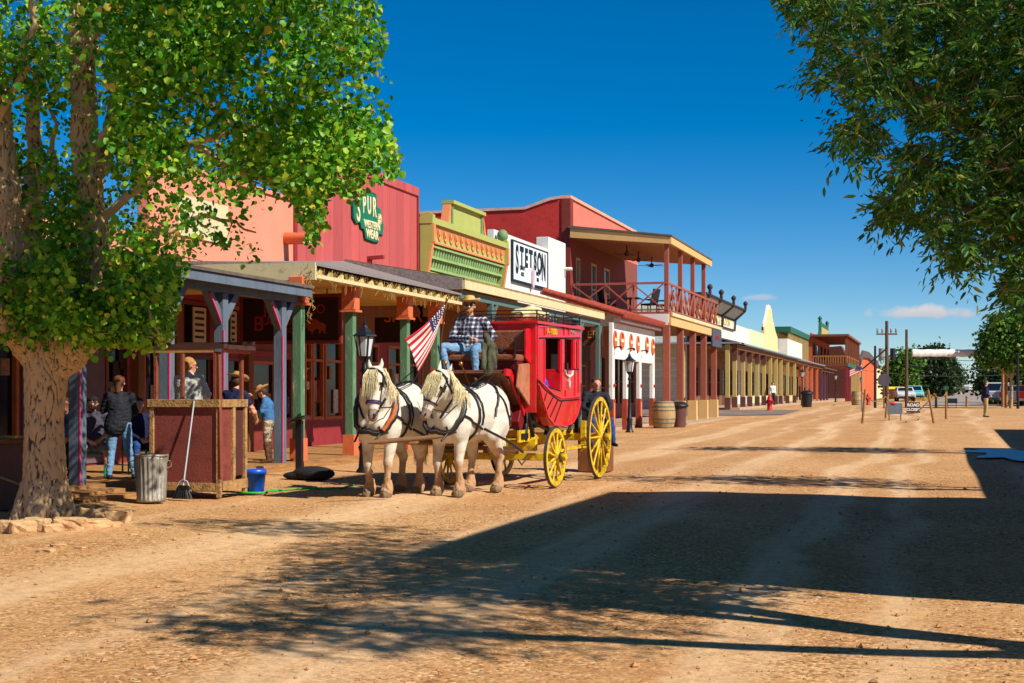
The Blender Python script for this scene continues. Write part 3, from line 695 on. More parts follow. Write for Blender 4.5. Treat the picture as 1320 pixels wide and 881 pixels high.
mb = MB(); mb.hexa([(WX+.02, 36.92, 4.4), (-12.3, 36.92, 4.4), (-12.3, 36.98, 4.4), (WX+.02, 36.98, 4.4), (WX+.02, 36.92, 5.3), (-12.3, 36.92, 4.7), (-12.3, 36.98, 4.7), (WX+.02, 36.98, 5.3)]); mb.build('porch_end_panel', shing, b)
box_part(b, 'porch_fascia', cream, -12.33, -12.24, 37.0, 54.38, 4.42, 4.655); box_part(b, 'porch_ceiling', mat('brown_ceiling', (150, 100, 48), .8, .2), WX+.1, -12.4, 37.05, 54.3, 4.36, 4.40)
box_part(b, 'porch_beam', dgreen, -12.55, -12.4, 37.1, 54.3, 4.18, 4.355)
for y in (40.0, 43.2, 47.0, 51.0, 54.1): p = post(b, -12.45, y, 0, 4.175, .17, dgreen); mb = MB(); mb.prism([(y+.085, 3.6), (y+.085, 3.75), (y+.5, 4.17), (y+.65, 4.17)], 'x', -12.5, -12.4); mb.build('bracket', dgreen, p)
sg = thing('wall_sign', 'framed white sign reading STETSON in dark block letters on the white wall', 'sign', (WX+.02, 53.2, 6))
y0, y1 = on(659, WX), on(703.5, WX); z0, z1 = 6.02, 7.52; sw = mat('sign_white', (216, 228, 228), .5, .03); nav = mat('sign_navy', (16, 34, 48), .5, .1)
box_part(sg, 'board', sw, WX+.003, WX+.06, y0, y1, z0, z1)
mb = MB(); mb.box(WX+.004, WX+.1, y0-.1, y0, z0-.1, z1+.05); mb.box(WX+.004, WX+.1, y1, y1+.06, z0-.1, z1+.05); mb.box(WX+.004, WX+.1, y0, y1, z0-.1, z0); mb.box(WX+.004, WX+.08, y0, y1, z1, z1+.05); mb.build('frame', nav, sg)
for i, ch in enumerate('STETSON'):
    t = (i-3)/3.0; h = .68+.42*t*t; yy = (y0+y1)/2+(i-3)*.67; text(ch, h*1.38, nav, sg, (WX+.068, yy, 7.34-h/2), YV, ZV, sx=.56/(h*1.38*.66), off=.05)
for s, yy, zz in (('QUALITY', 54.9, 6.55), ('HATS', 54.9, 6.3), ('SINCE', 57.2, 6.5), ('1865', 57.2, 6.25)): text(s, .24, nav, sg, (WX+.068, yy, zz), YV, ZV, sx=.8)
mb = MB(); yy = (y0+y1)/2+.15; mb.prism([(yy-.13, 6.55), (yy, 6.72), (yy+.13, 6.55), (yy+.13, 5.95), (yy, 5.8), (yy-.13, 5.95)], 'x', WX+.062, WX+.16); mb.build('emblem_plaque', mat('plaque_pink', (206, 180, 186), .5), sg)
# sign board under the porch at its far end
YE = 54.6; mb = MB(); xa, xb = xat(751, YE), xat(777, YE); sg = thing('hanging_sign', 'brown hanging board with cream letters under the far end of the white shop porch', 'sign', (xa, YE, 3))
box_part(sg, 'board', mat('sign_brown', (88, 52, 34), .7), xa, xb, YE, YE+.06, zat(xa, YE, 446), zat(xa, YE, 422)); text('ER', .42, mat('sign_tan', (190, 140, 96), .7), sg, ((xa+xb)/2, YE-.01, zat(xa, YE, 432)), XV, ZV)

# ---- white arcade with the round orange signs and tile roof
AX = -12.0
b = thing('arcade_building', 'low white arcade shop front with red tiled eave and red pillar feet', 'shop building', (AX, 54.7, 0))
pil = [(54.7, 55.1), (57.3, 57.75), (60.1, 60.55), (63.1, 63.6)]
opsA = [(55.1, 57.3, .0, 2.9), (57.75, 60.1, .0, 2.88), (60.55, 63.1, .0, 2.86)]
mb = MB(); mb.box(AX-3, AX-.16, 54.7, 63.9, -.1, .17); S(mb.build('boardwalk', conc))
wall_x(AX, .14, 54.7, 63.6, .0, 4.32, opsA).build('wall', white, b)
for a, c in pil: box_part(b, 'pillar_foot', mat('red_base', (150, 66, 50), .7), AX-.17, AX+.03, a-.03, c+.03, -.02, 1.3); box_part(b, 'pillar_panel', coral, AX+.031, AX+.045, a+.12, c-.12, .2, 1.15)
box_part(b, 'back_wall', mat('inner_brown', (70, 50, 44), .8), AX-3.2, AX-3.0, 55, 63.6, .0, 4.2); box_part(b, 'inner_shutter', redbrown, AX-1.3, AX-1.24, 56.2, 57.9, .2, 2.85)
for y in (56.0, 58.6, 61.2): window_x(b, AX-2.99, y, y+1.5, .9, 2.8, owood, 1, 2)
for a, c in pil: mb = MB(); mb.ball((AX+.04, (a+c)/2, 1.85), .07); mb.build('wall_knob', maroon, b)
for y in (55.0, 57.6, 60.4): mb = MB(); mb.beam((AX, y, 3.35), (AX+.25, y, 3.38), .05, .05); mb.ball((AX+.27, y, 3.34), .06); mb.build('wall_lamp', black, b)
tile = mat('red_clay_tile', (156, 66, 48), .8, .4, 6, .2); mb = MB(); mb.hexa([(AX+.3, 54.9, 4.5), (AX+.3, 63.9, 4.5), (AX-3, 63.9, 5.5), (AX-3, 54.9, 5.5), (AX+.3, 54.9, 4.6), (AX+.3, 63.9, 4.6), (AX-3, 63.9, 5.6), (AX-3, 54.9, 5.6)]); mb.build('roof', tile, b)
mb = MB(); n = 34
for k in range(n):
    y = 55.0+k*(8.8/(n-1)); mb.lathe((AX+.42, y, 4.62), (AX-2.9, y, 5.64), [(0, .13), (1, .13)], 8)
mb.build('roof_tiles', tile, b)
box_part(b, 'eave_board', mat('mauve_board', (122, 98, 100), .8), AX+.005, AX+.28, 54.9, 63.7, 4.34, 4.49)
for i, (px, py, w_) in enumerate(((793.2, 438, .30), (802, 439.5, .42), (813.7, 441.6, .3), (822.6, 444, .3), (834.2, 445.2, .36), (841.8, 447.4, .34))):
    y = on(px, AX+.03); z = zat(AX, y, py); sg = thing('round_sign', '%s orange oval sign on the white arcade counted from the stagecoach' % ['first', 'second', 'third', 'fourth', 'fifth', 'sixth'][i], 'sign', (AX, y, z), 'round orange signs on the white arcade')
    mb = MB(); mb.prism([(y+w_*math.cos(a*math.pi/12), z+.36*math.sin(a*math.pi/12)) for a in range(24)], 'x', AX+.003, AX+.05); mb.build('disc', mat('sign_orange', (204, 96, 48), .6, .25, 6), sg)
    box_part(sg, 'bar', sgold, AX+.051, AX+.06, y-w_*.62, y+w_*.62, z-.06, z+.06); box_part(sg, 'emblem', redbrown, AX+.051, AX+.058, y-w_*.3, y+w_*.3, z+.12, z+.28)

# ---- saloon: brick, two storeys, balcony
SYa, SYb, SX_, SW = 64.0, 80.0, -11.5, -16.1
brick = bpy.data.materials.new('brick'); brick.use_nodes = True; t = brick.node_tree; bb = t.nodes['Principled BSDF']; bb.inputs['Roughness'].default_value = .9
br = t.nodes.new('ShaderNodeTexBrick'); br.inputs['Scale'].default_value = 1; br.inputs['Brick Width'].default_value = .22; br.inputs['Row Height'].default_value = .075; br.inputs['Mortar Size'].default_value = .008
br.inputs['Color1'].default_value = (*lin((120, 50, 40)), 1); br.inputs['Color2'].default_value = (*lin((112, 42, 36)), 1); br.inputs['Mortar'].default_value = (*lin((150, 100, 82)), 1)
cc = t.nodes.new('ShaderNodeTexCoord'); sp_ = t.nodes.new('ShaderNodeSeparateXYZ'); cb = t.nodes.new('ShaderNodeCombineXYZ'); t.links.new(cc.outputs['Object'], sp_.inputs[0]); t.links.new(sp_.outputs[1], cb.inputs[0]); t.links.new(sp_.outputs[2], cb.inputs[1]); t.links.new(cb.outputs[0], br.inputs['Vector']); t.links.new(br.outputs[0], bb.inputs['Base Color'])
saltop = mat('saloon_salmon', (222, 116, 96), .8, .08, 1.5, .15); salred = mat('saloon_side_red', (192, 56, 50), .85, .16, .8, .25, 15, dirt=((160, 44, 40), .35, 1.2)); salpost = mat('saloon_post_brown', (150, 82, 64), .7, .12, 3, .1)
sand = mat('sand_fascia', (208, 170, 110), .75, .08, 2, .08)
b = thing('saloon_building', 'two storey red brick saloon with salmon parapet and covered corner balcony', 'saloon', (SW, SYa, 0))
wins = [(on(742.5, SW), on(747.5, SW), 5.6, 7.95), (on(762, SW), on(768.5, SW), 5.35, 7.95), (on(778.5, SW), on(785.5, SW), 5.35, 7.95)]
low = [(66, 68, .9, 3.4), (69.6, 71.6, .2, 3.4), (73.5, 76, .9, 3.4), (77.2, 79, .9, 3.4)]
wall_x(SW, .3, SYa, SYb, -.2, 8.8, wins+low).build('wall', brick, b)
for w in wins: window_x(b, SW, *w, mat('cream_frame', (190, 170, 130), .6), 1, 2, .12, mat('upper_glass', (70, 90, 110), .05, .1, 1, 0, spec=1), sill=True)
for w in low: window_x(b, SW, *w, brownwood, 2, 2)
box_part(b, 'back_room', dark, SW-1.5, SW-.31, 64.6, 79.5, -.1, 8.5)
box_part(b, 'parapet', saltop, SW-.34, SW+.02, SYa+.02, SYb, 8.81, 10.55); box_part(b, 'parapet_cap', mat('salmon_cap', (226, 160, 130), .8), SW-.42, SW+.1, SYa-.03, SYb+.05, 10.56, 10.7)
mb = MB(); mb.prism([(SW-.35, -.2), (SW-22, -.2), (SW-22, 10.0), (SW-2.1, 10.12), (SW-.9, 10.5), (SW-.35, 10.55)], 'y', SYa, SYa+.3); mb.build('side_wall', salred, b)
mb = MB(); mb.prism([(SW-22, 10.0), (SW-22, 10.12), (SW-2.15, 10.24), (SW-.9, 10.64), (SW-.43, 10.68), (SW-.43, 10.56), (SW-.9, 10.5), (SW-2.1, 10.12)], 'y', SYa-.06, SYa+.36); mb.build('side_wall_cap', mat('cap_pink', (214, 176, 160), .8), b)
box_part(b, 'corner_pilaster', mat('pilaster_brown', (126, 52, 44), .8), SW-.34, SW+.08, SYa-.05, SYa+.5, 4.4, 10.55)
box_part(b, 'rear_roof', rust, SW-21.9, SW-.35, SYa+.3, SYb, 9.2, 9.3); box_part(b, 'far_side_wall', salred, SW-22, SW-.31, SYb-.3, SYb-.002, -.2, 9.1)
# balcony
RYb = 76.3
mb = MB(); mb.hexa([(SX_+.25, SYa-.25, 8.62), (SX_+.25, RYb, 8.62), (SW, RYb, 9.16), (SW, SYa-.25, 9.16), (SX_+.25, SYa-.25, 8.7), (SX_+.25, RYb, 8.7), (SW, RYb, 9.28), (SW, SYa-.25, 9.28)]); mb.build('balcony_roof', rust, b)
box_part(b, 'balcony_roof_edge', sand, SX_+.1, SX_+.22, SYa-.2, RYb-.05, 8.3, 8.615)
mb = MB(); mb.hexa([(SW+.1, SYa-.2, 8.72), (SX_+.098, SYa-.2, 8.3), (SX_+.098, SYa-.1, 8.3), (SW+.1, SYa-.1, 8.72), (SW+.1, SYa-.2, 9.15), (SX_+.098, SYa-.2, 8.615), (SX_+.098, SYa-.1, 8.615), (SW+.1, SYa-.1, 9.15)]); mb.build('balcony_roof_edge', sand, b)
mb = MB(); mb.hexa([(SW, SYa-.09, 8.78), (SX_+.09, SYa-.09, 8.36), (SX_+.09, RYb-.1, 8.36), (SW, RYb-.1, 8.78), (SW, SYa-.09, 8.82), (SX_+.09, SYa-.09, 8.4), (SX_+.09, RYb-.1, 8.4), (SW, RYb-.1, 8.82)]); mb.build('balcony_ceiling', mat('balcony_ceiling_tan', (170, 132, 92), .8, .1), b)
box_part(b, 'balcony_floor', salpost, SW+.002, SX_+.05, SYa, SYb, 5.15, 5.25)
box_part(b, 'floor_edge', sand, SX_+.06, SX_+.18, SYa+.02, SYb, 4.62, 5.16); box_part(b, 'floor_edge_mould', cream, SX_+.185, SX_+.25, SYa, SYb, 5.04, 5.2)
box_part(b, 'floor_edge', white, SW+.5, SX_+.058, SYa-.04, SYa+.05, 4.62, 5.14)
box_part(b, 'floor_soffit', mat('soffit_brown', (120, 84, 60), .8), SW+.01, SX_+.05, SYa+.06, SYb-.05, 4.75, 4.8)  # soffit in one brown tone
for i, y in enumerate((SYa+.12, 67.8, 71.5, 75.1, 78.8)):
    post(b, SX_-.05, y, .9, 4.74, .3, salpost, 'column'); box_part(b, 'column_pedestal', sand, SX_-.28, SX_+.18, y-.23, y+.23, 0, 1.15, bevel=.01)
    if i < 4: post(b, SX_-.05, y, 5.25, 8.35, .2, salpost, 'column')
rl = MB(); rl.box(SX_-.05, SX_+.03, SYa, SYb, 6.5, 6.6); rl.box(SX_-.04, SX_+.02, SYa, SYb, 5.3, 5.36); n = 13
rl2 = [rl]
for k in range(n):
    a = SYa+.15+(SYb-SYa-.2)*k/n; c = SYa+.15+(SYb-SYa-.2)*(k+1)/n
    rl.box(SX_-.03, SX_+.01, a-.035, a+.035, 5.36, 6.5); rl.beam((SX_, a, 5.4), (SX_, c, 6.47), .045, .06, XV); rl.beam((SX_-.046, a, 6.47), (SX_-.046, c, 5.4), .045, .06, XV)
rl.build('railing', mat('rail_red_brown', (158, 84, 68), .7, .1), b)
rl = MB(); rl.box(SW+.05, SX_, SYa-.03, SYa+.05, 6.5, 6.6); rl.box(SW+.05, SX_, SYa-.02, SYa+.04, 5.3, 5.37)
for k in range(3):
    xs_ = SW+.2+(SX_-SW-.3)*np.array([0, .36, .66, .98]); a, c = xs_[k], xs_[k+1]; rl.box(a-.04, a+.04, SYa-.02, SYa+.03, 5.37, 6.5); rl.beam((a, SYa, 5.38), (c, SYa, 6.5), .06, .045, YV); rl.beam((a, SYa-.05, 6.5), (c, SYa-.05, 5.38), .06, .045, YV)
rl.build('railing', MC['rail_red_brown'], b)
box_part(b, 'hanging_panel', mat('slate_panel', (72, 78, 92), .6), SX_+.185, SX_+.24, 76.4, 79.8, 4.05, 4.98); text('SALOON', .42, mat('panel_red', (150, 60, 56), .6), b, (SX_+.25, 78.1, 4.55), YV, ZV)
for i, px in enumerate((808, 823, 840)):
    y = 66.5+i*3.2; x = xat(px, y); z = 8.15; f = thing('ceiling_fan', 'dark ceiling fan under the saloon balcony roof, %s from the street corner' % ['nearest', 'second', 'farthest'][i], 'ceiling fan', (x, y, z), 'balcony ceiling fans')
    mb = MB(); mb.cyl((x, y, z), (x, y, 8.6), .03, n=8); mb.lathe((x, y, z-.1), (x, y, z+.1), [(0, .07), (.5, .14), (1, .08)]); mb.build('motor', black, f)
    mb = MB()
    for k in range(5): a = k*1.2566+i; mb.beam((x+.1*math.cos(a), y+.1*math.sin(a), z), (x+.7*math.cos(a), y+.7*math.sin(a), z), .14, .015)
    mb.build('blades', brownwood, f)
# balcony furniture
lea = mat('dark_wicker', (44, 36, 40), .7, .2)
def bchair(x, y, rz, lab):
    f = thing('balcony_chair', lab, 'chair', (0, 0, 0), 'chairs on the saloon balcony')
    mb = MB(); mb.box(-.28, .28, -.28, .28, .4, .48); mb.build('seat', lea, f); mb = MB(); mb.hexa([(-.28, .24, .48), (.28, .24, .48), (.28, .3, .48), (-.28, .3, .48), (-.26, .42, 1.15), (.26, .42, 1.15), (.26, .48, 1.15), (-.26, .48, 1.15)]); mb.build('backrest', lea, f)
    for sx in (-.25, .25):
        for sy in (-.25, .25): mb = MB(); mb.cyl((sx, sy, 0), (sx, sy, .4), .025, n=6); mb.build('leg', lea, f)
        mb = MB(); mb.box(sx-.03, sx+.03, -.26, .3, .64, .68); mb.build('armrest', lea, f)
    place(f, (x, y, 5.25), rz)
bchair(-14.6, 65.6, 2.2, 'dark wicker chair by the balcony wall, left of the tables'); bchair(-12.7, 65.9, -2.0, 'dark wicker chair turned away near the balcony corner post'); bchair(-12.2, 66.8, -1.2, 'dark wicker chair behind another near the balcony corner post')
f = thing('balcony_table', 'dark square table between the chairs on the saloon balcony', 'table', (-13.6, 65.6, 5.25)); box_part(f, 'tabletop', lea, -14.0, -13.1, 65.2, 66.1, 5.95, 6.0)
mb = MB(); mb.cyl((-13.55, 65.65, 5.25), (-13.55, 65.65, 5.95), .05); mb.build('leg', lea, f)
# ================================================================ FAR HALF OF THE STREET
def far_porch(par, y0, y1, ze, pxs, pm, roofm, w=.28, foot=None, X=-12.7, fm=brownwood, capital=None):
    g = .45
    roof_slab(par, WX, ze+.9, -12.2, ze, y0, y1, roofm, th=.1)
    box_part(par, 'porch_beam', fm, -12.85, -12.5, y0+.05, y1-.05, ze-.45, ze-.12)
    box_part(par, 'porch_ceiling', mat('porch_ceiling_brown', (120, 84, 60), .8), WX+.06, -12.9, y0+.1, y1-.1, ze-.2, ze-.16)  # plain brown ceiling
    for px in pxs:
        y = on(px, X); p = post(par, X, y, gzf(X, y)+.0, ze-.46, w, pm)
        if foot: box_part(p, 'post_foot', foot, X-w*.62, X+w*.62, y-w*.62, y+w*.62, gzf(X, y)-.1, gzf(X, y)+.85)
        if capital: box_part(p, 'capital', capital, X-w*.66, X+w*.66, y-w*.66, y+w*.66, ze-1.15, ze-.46)
def far_wall(par, y0, y1, z1, m, n, fm, wz=(1.2, 3.4), X=WX, back=True):
    n = max(1, n); w = (y1-y0)/n; ops = [(y0+w*(k+.2), y0+w*(k+.8), wz[0] if k % 3 != 1 else .5, wz[1]) for k in range(n)]
    wall_x(X, .3, y0, y1, -.5, z1, ops).build('wall', m, par)
    for k, o in enumerate(ops):
        if k % 3 == 1: door_x(par, X, o[0], o[1], .5, o[3], fm, fm)
        else: window_x(par, X, *o, fm, 2, 2, .09)
    if back: box_part(par, 'roof', rust, X-9, X-.31, y0+.05, y1-.05, z1-1.0, z1-.9)
siding = mat('white_clapboard', (220, 216, 196), .6, .05, 2, .1, planks=('z', .2, .3)); dbr = mat('dark_brown_trim', (60, 44, 46), .7)
yel = mat('yellow_post_paint', (184, 162, 100), .7, .1, 3); tin = mat('galvanised_roof', (150, 160, 166), .5, .15, 2, .2, metal=.2, planks=('y', .25, .35)); mvb = mat('mauve_brown', (98, 60, 52), .75)
b = thing('corner_saloon_building', 'white clapboard corner saloon with flared dark ribbed cornice and galvanised porch roof', 'saloon', (WX, 97, 0))
y1 = 118.7
far_wall(b, 97.3, y1, 6.3, mat('olive_wall', (120, 84, 60), .8), 6, mvb, back=False)
box_part(b, 'clapboard_front', siding, WX-.3, WX+.02, 97.3, y1, 5.5, 7.7); box_part(b, 'side_wall', siding, WX-14, WX-.31, 97.3, 97.6, -.3, 7.7)
box_part(b, 'roof', rust, WX-14, WX-.31, 97.61, y1, 6.9, 7)
box_part(b, 'sign_band', mat('band_white', (220, 214, 190), .6), WX+.021, WX+.08, 97.4, y1-.05, 6.75, 7.45); box_part(b, 'band_moulding', dbr, WX+.02, WX+.14, 97.3, y1, 7.455, 7.58); box_part(b, 'band_moulding', dbr, WX+.02, WX+.14, 97.3, y1, 6.62, 6.74)
text('CRYSTAL PALACE SALOON', .75, mat('gold_letter', (190, 160, 60), .5), b, (WX+.09, 108.3, 7.1), YV, ZV, sx=1.75, off=.01)
mb = MB(); mb.prism([(WX+.02, 7.6), (WX+.16, 7.6), (WX+.9, 8.2), (WX+.9, 8.3), (WX+.02, 8.3)], 'y', 97.3, y1); mb.build('cornice_cove', mat('cove_grey', (150, 144, 126), .7), b)
box_part(b, 'cornice_cap', dbr, WX-.1, WX+1.05, 97.2, y1+.1, 8.31, 8.43)
for y in (98.8, 104.4, 111.2, y1-.15):
    mb = MB(); mb.prism([(WX+.1, 6.6), (WX+.22, 6.6), (WX+.3, 7.5), (WX+1.08, 8.2), (WX+1.15, 8.5), (WX+.98, 8.5), (WX+.9, 8.3), (WX+.16, 7.6)], 'y', y-.12, y+.12); mb.build('cornice_rib', dbr, b)
    mb = MB(); mb.lathe((WX+1.05, y, 8.5), (WX+1.05, y, 9.1), [(0, .12), (.3, .1), (.55, .2), (.8, .17), (1, .04)], 8); mb.build('finial', dbr, b)
far_porch(b, 96.0, 127, 4.9, (947, 957.6, 966.5, 976, 984.5), yel, tin, foot=mvb, capital=mvb)
mb = MB(); mb.hexa([(WX-12, 94.6, 4.8), (-12.2, 94.6, 4.8), (-12.2, 97.3, 4.82), (WX-12, 97.29, 5.7), (WX-12, 94.6, 4.9), (-12.2, 94.6, 4.9), (-12.2, 97.3, 4.92), (WX-12, 97.29, 5.8)]); mb.build('porch_roof', tin, b)
for k in range(4): y = 94.9; x = -13-k*3.0; p = post(b, x, y, .2, 4.75, .28, yel); box_part(p, 'post_foot', mvb, x-.18, x+.18, y-.18, y+.18, .1, 1.2)
# row of low false fronts
pwhite = mat('plain_white', (214, 206, 198), .7, .04); pgreen = mat('pale_green_wall', (196, 204, 160), .7, .05); pyel = mat('pale_yellow_wall', (218, 200, 142), .7, .05)
b = thing('shop_building', 'plain white false fronted shop right of the clapboard saloon', 'shop building', (WX, 119, 0)); far_wall(b, 118.9, on(966, WX), 7.25, pwhite, 3, mvb); box_part(b, 'roof_box', cream, WX-3, WX-1, 121, 124, 6.3, 7.8)
b = thing('shop_building', 'pale green false fronted shop left of the pointed yellow front', 'shop building', (WX, 131, 0)); far_wall(b, on(966, WX)+.05, 141.8, 7.3, pgreen, 3, mvb)
far_porch(b, 127.05, 141.8, 4.85, (992.8, 1000, 1006.3, 1015, 1024), yel, tin, foot=mvb)
b = thing('shop_building', 'yellow false front rising to a tall white capped point', 'shop building', (WX, 142, 0))
ya, yb = 141.9, 154.6; za = zat(WX, ya, 424); ym = on(993.5, WX); zt = zat(WX, ym, 398)
far_wall(b, ya, yb, 5.2, pyel, 3, mvb, back=False); box_part(b, 'roof', rust, WX-8, WX-.3, ya, yb, 6.0, 6.1)
pf = [(ya, 5.2), (yb, 5.2), (yb, 7.4), (yb-2.0, 7.9), (ym+1.6, 9.3), (ym+.9, zt), (ym-1.6, zt), (ym-2.6, 9.3), (ya+.8, 8.0), (ya, 8.0)]
mb = MB(); mb.prism(pf, 'x', WX-.3, WX); mb.build('false_front', pyel, b)
mb = MB()
for p, q in zip(pf[2:-1], pf[3:]): mb.beam((WX-.2, p[0], p[1]), (WX-.2, q[0], q[1]), .7, .16, XV)
mb.build('coping', pwhite, b)
far_porch(b, 141.85, 154.6, 4.8, (1034, 1040), mat('tan_post', (170, 120, 90), .7), tin)
b = thing('shop_building', 'low yellow shop with a square white block front beyond the pointed one', 'shop building', (WX, 155, 0))
far_wall(b, 154.7, 180, 6.1, pyel, 5, mvb); y0, y1 = on(1015, WX+1), on(1034, WX+1); box_part(b, 'white_block', pwhite, WX-.3, WX+1, y0, y1, 5.4, 7.3)
far_porch(b, 154.65, 175, 4.75, (1046, 1053), orange, tin)
far_porch(b, 175.05, 197, 4.5, (1058, 1062, 1066), mat('plum_post', (84, 54, 72), .7), rust)
gtrim = mat('green_roof_trim', (40, 100, 76), .6); mb = None
b = thing('hall_building', 'yellow hall with green eaves, green corner gable and a row of slim upper posts', 'hall', (WX-1.5, 155, 0))
XX = WX-1.6; y0, y1 = on(1003, XX), 198; far_wall(b, y0, y1, 8.6, mat('ochre_wall', (206, 160, 66), .7), 7, mvb, wz=(6.2, 7.9), X=XX)
box_part(b, 'eave', gtrim, XX-.5, XX+1.5, y0-.3, y1, 8.62, 9.3)
for k in range(16): y = y0+.3+k*(y1-y0-.6)/15; box_part(b, 'upper_post', yel, XX+1.1, XX+1.35, y-.14, y+.14, 4.8, 8.6)
ya, yb = on(1046, XX), on(1058, XX); z = 9.3
mb = MB(); mb.prism([(ya-2, z), (yb+4, z), (yb+1, z+.9), (yb-.5, z+1.7), (yb-1, z+2.9), (ya+2, z+2.9), (ya+1.5, z+1.6), (ya, z+.9)], 'x', XX+.9, XX+1.3); mb.build('gable', gtrim, b)
box_part(b, 'gable_panel', yel, XX+1.301, XX+1.36, ya+2.4, yb-1.8, z+.5, z+2.2)
for y in (ya+2.3, yb-1.2): mb = MB(); mb.lathe((XX+1.1, y, z+2.9), (XX+1.1, y, z+3.9), [(0, .3), (.4, .2), (.6, .35), (1, .05)], 8); mb.build('finial', gtrim, b)
# balcony building
bw = mat('balcony_brown', (128, 72, 50), .75, .15)
b = thing('balcony_building', 'two storey brown timber building with upper balcony and flat projecting roof', 'building', (WX, 198, 0))
far_wall(b, 198, 233, 9.6, mat('terracotta_wall', (186, 84, 60), .8), 5, mvb, wz=(6.3, 8.3), X=-15.6)
box_part(b, 'side_wall', mat('terracotta_wall', (186, 84, 60)), -24, -15.91, 198, 198.3, -.3, 9.3)
box_part(b, 'balcony_roof', bw, -15.5, -10.7, 197.5, 234, 9.1, 9.4); box_part(b, 'balcony_floor', bw, -15.55, -10.95, 198, 233, 5.1, 5.4); box_part(b, 'floor_trim', gtrim, -10.94, -10.8, 198, 233, 5.0, 5.5)
for k in range(9): y = 198.2+k*4.3; post(b, -11.05, y, 5.4, 9.1, .3, bw); post(b, -11.05, y, 0, 5.1, .32, mat('maroon_post', (130, 40, 56), .7) if k < 3 else yel)
rl = MB(); rl.box(-11.1, -11.0, 198, 233, 6.35, 6.5); rl.box(-15.5, -11, 197.95, 198.05, 6.35, 6.5)
for k in range(60): rl.box(-11.08, -11.02, 198+k*.58-.06, 198+k*.58+.06, 5.4, 6.35)
for k in range(14): rl.box(-15.4+k*.33-.05, -15.4+k*.33+.05, 197.97, 198.03, 5.4, 6.35)
rl.build('railing', mat('ochre_rail', (176, 120, 56), .7), b)
for px, m_ in ((1071, orange), (1075, orange), (1079, orange), (1083.5, 0), (1087.5, 0)): pass
b = thing('shed_building', 'dark brown shed roof end behind the orange building', 'shed', (-16, 236, 0)); mb = MB(); mb.prism([(-24, 0), (-13, 0), (-13, 6.9), (-14, 9.0), (-24, 8.2)], 'y', 236, 242); mb.build('wall', mat('shed_brown', (92, 50, 40), .8), b)
b = thing('orange_building', 'orange board fronted building with scalloped dark eave at the end of the row', 'building', (-11.6, 246, 0))
XO = -11.6; y0, y1, y2 = 246, on(1130, XO), on(1139.5, XO)
mb = MB(); mb.prism([(y0, -.6), (y1, -.6), (y1, 7.4), ((y0*.6+y1*.4), 8.3), (y0+8, 8.0), (y0, 6.6)], 'x', XO-.4, XO); mb.build('wall', mat('orange_boards', (214, 98, 50), .75, .15, 1, .1, planks=('y', 6, .3)), b)
mb = MB()
for p, q in (((y0-2, 6.4), (y0+8, 8.15)), ((y0+8, 8.15), (y0*.6+y1*.4, 8.5)), ((y0*.6+y1*.4, 8.5), (y1+2, 7.5))): mb.beam((XO+.2, p[0], p[1]), (XO+.2, q[0], q[1]), 1.2, .35, XV)
mb.build('eave', mat('eave_grey_brown', (86, 78, 76), .8), b); box_part(b, 'side_wall', mat('orange_boards', (0, 0, 0)), -22, XO-.4, y0, y0+.4, -.6, 6.4)
b = thing('cream_building', 'narrow cream wall closing the row right of the orange building', 'building', (XO, y1, 0)); mb = MB(); mb.prism([(y1+.2, -.7), (y2, -.7), (y2, 6.5), (y1+.2, 7.3)], 'x', XO-6, XO-.01); mb.build('wall', mat('cream_wall', (222, 206, 160), .8), b); box_part(b, 'eave', mvb, XO-6.2, XO+.5, y1+.2, y2+1, 7.3, 7.6)

# ---------------------------------------------------------------- street lamps
def lamp(lab, loc, h, twin=False):
    x, y, z0 = loc; t = thing('street_lamp', lab, 'street lamp', loc, 'black lantern street lamps along the boardwalk')
    mb = MB(); mb.lathe((x, y, z0-.05), (x, y, z0+h*.70), [(0, .17), (.03, .17), (.06, .12), (.2, .1), (.24, .13), (.28, .08), (.6, .06), (.9, .05), (.93, .085), (.96, .05), (1, .045)], 14); mb.build('pole', black, t)
    zb = z0+h*.70; ht = h*.30; mb = MB(); mb.lathe((x, y, zb), (x, y, zb+ht*.12), [(0, .05), (.5, .1), (1, .13)], 8); mb.build('lantern_base', black, t)
    a, c = zb+ht*.12, zb+ht*.56; fr = MB()
    for k in range(6):
        an = k*math.pi/3+.3; p = Vector((x+.13*math.cos(an), y+.13*math.sin(an), a)); q = Vector((x+.2*math.cos(an), y+.2*math.sin(an), c)); fr.beam(p, q, .02, .02)
    f = fr.build('lantern_frame', black, t)
    g = MB(); g.lathe((x, y, a+.01), (x, y, c-.01), [(0, .12), (1, .19)], 6, False); g.build('glass', mat('lamp_glass', (206, 212, 210), .25, .05, 2, 0, spec=.6), f)
    mb = MB(); mb.lathe((x, y, c), (x, y, zb+ht), [(0, .26), (.05, .25), (.18, .16), (.4, .07), (.55, .035), (.6, .05), (.66, .02), (1, .004)], 6); mb.build('lantern_roof', black, t)
    return t
p = at(470, 608, 28.4); lamp('black lantern street lamp behind the left horse and in front of the green post', (p.x, p.y, 0), 3.12)
y = on(811.5, -11.2); lamp('black lantern street lamp in front of the white arcade', (-11.2, y, .02), (558-452)/1833*dep(-11.2, y))
for px, pt, pbm, lab in ((1034, 473, 525, 'distant lantern street lamp beside the dark litter bin'), (1077, 479, 523, 'distant lantern street lamp before the orange posts'), (1110, 484, 524, 'distant lantern street lamp below the small flag')):
    X = -11.0 if px < 1100 else -9; y = on(px, X); z = gzf(X, y); lamp(lab, (X, y, z), zat(X, y, pt)-z)
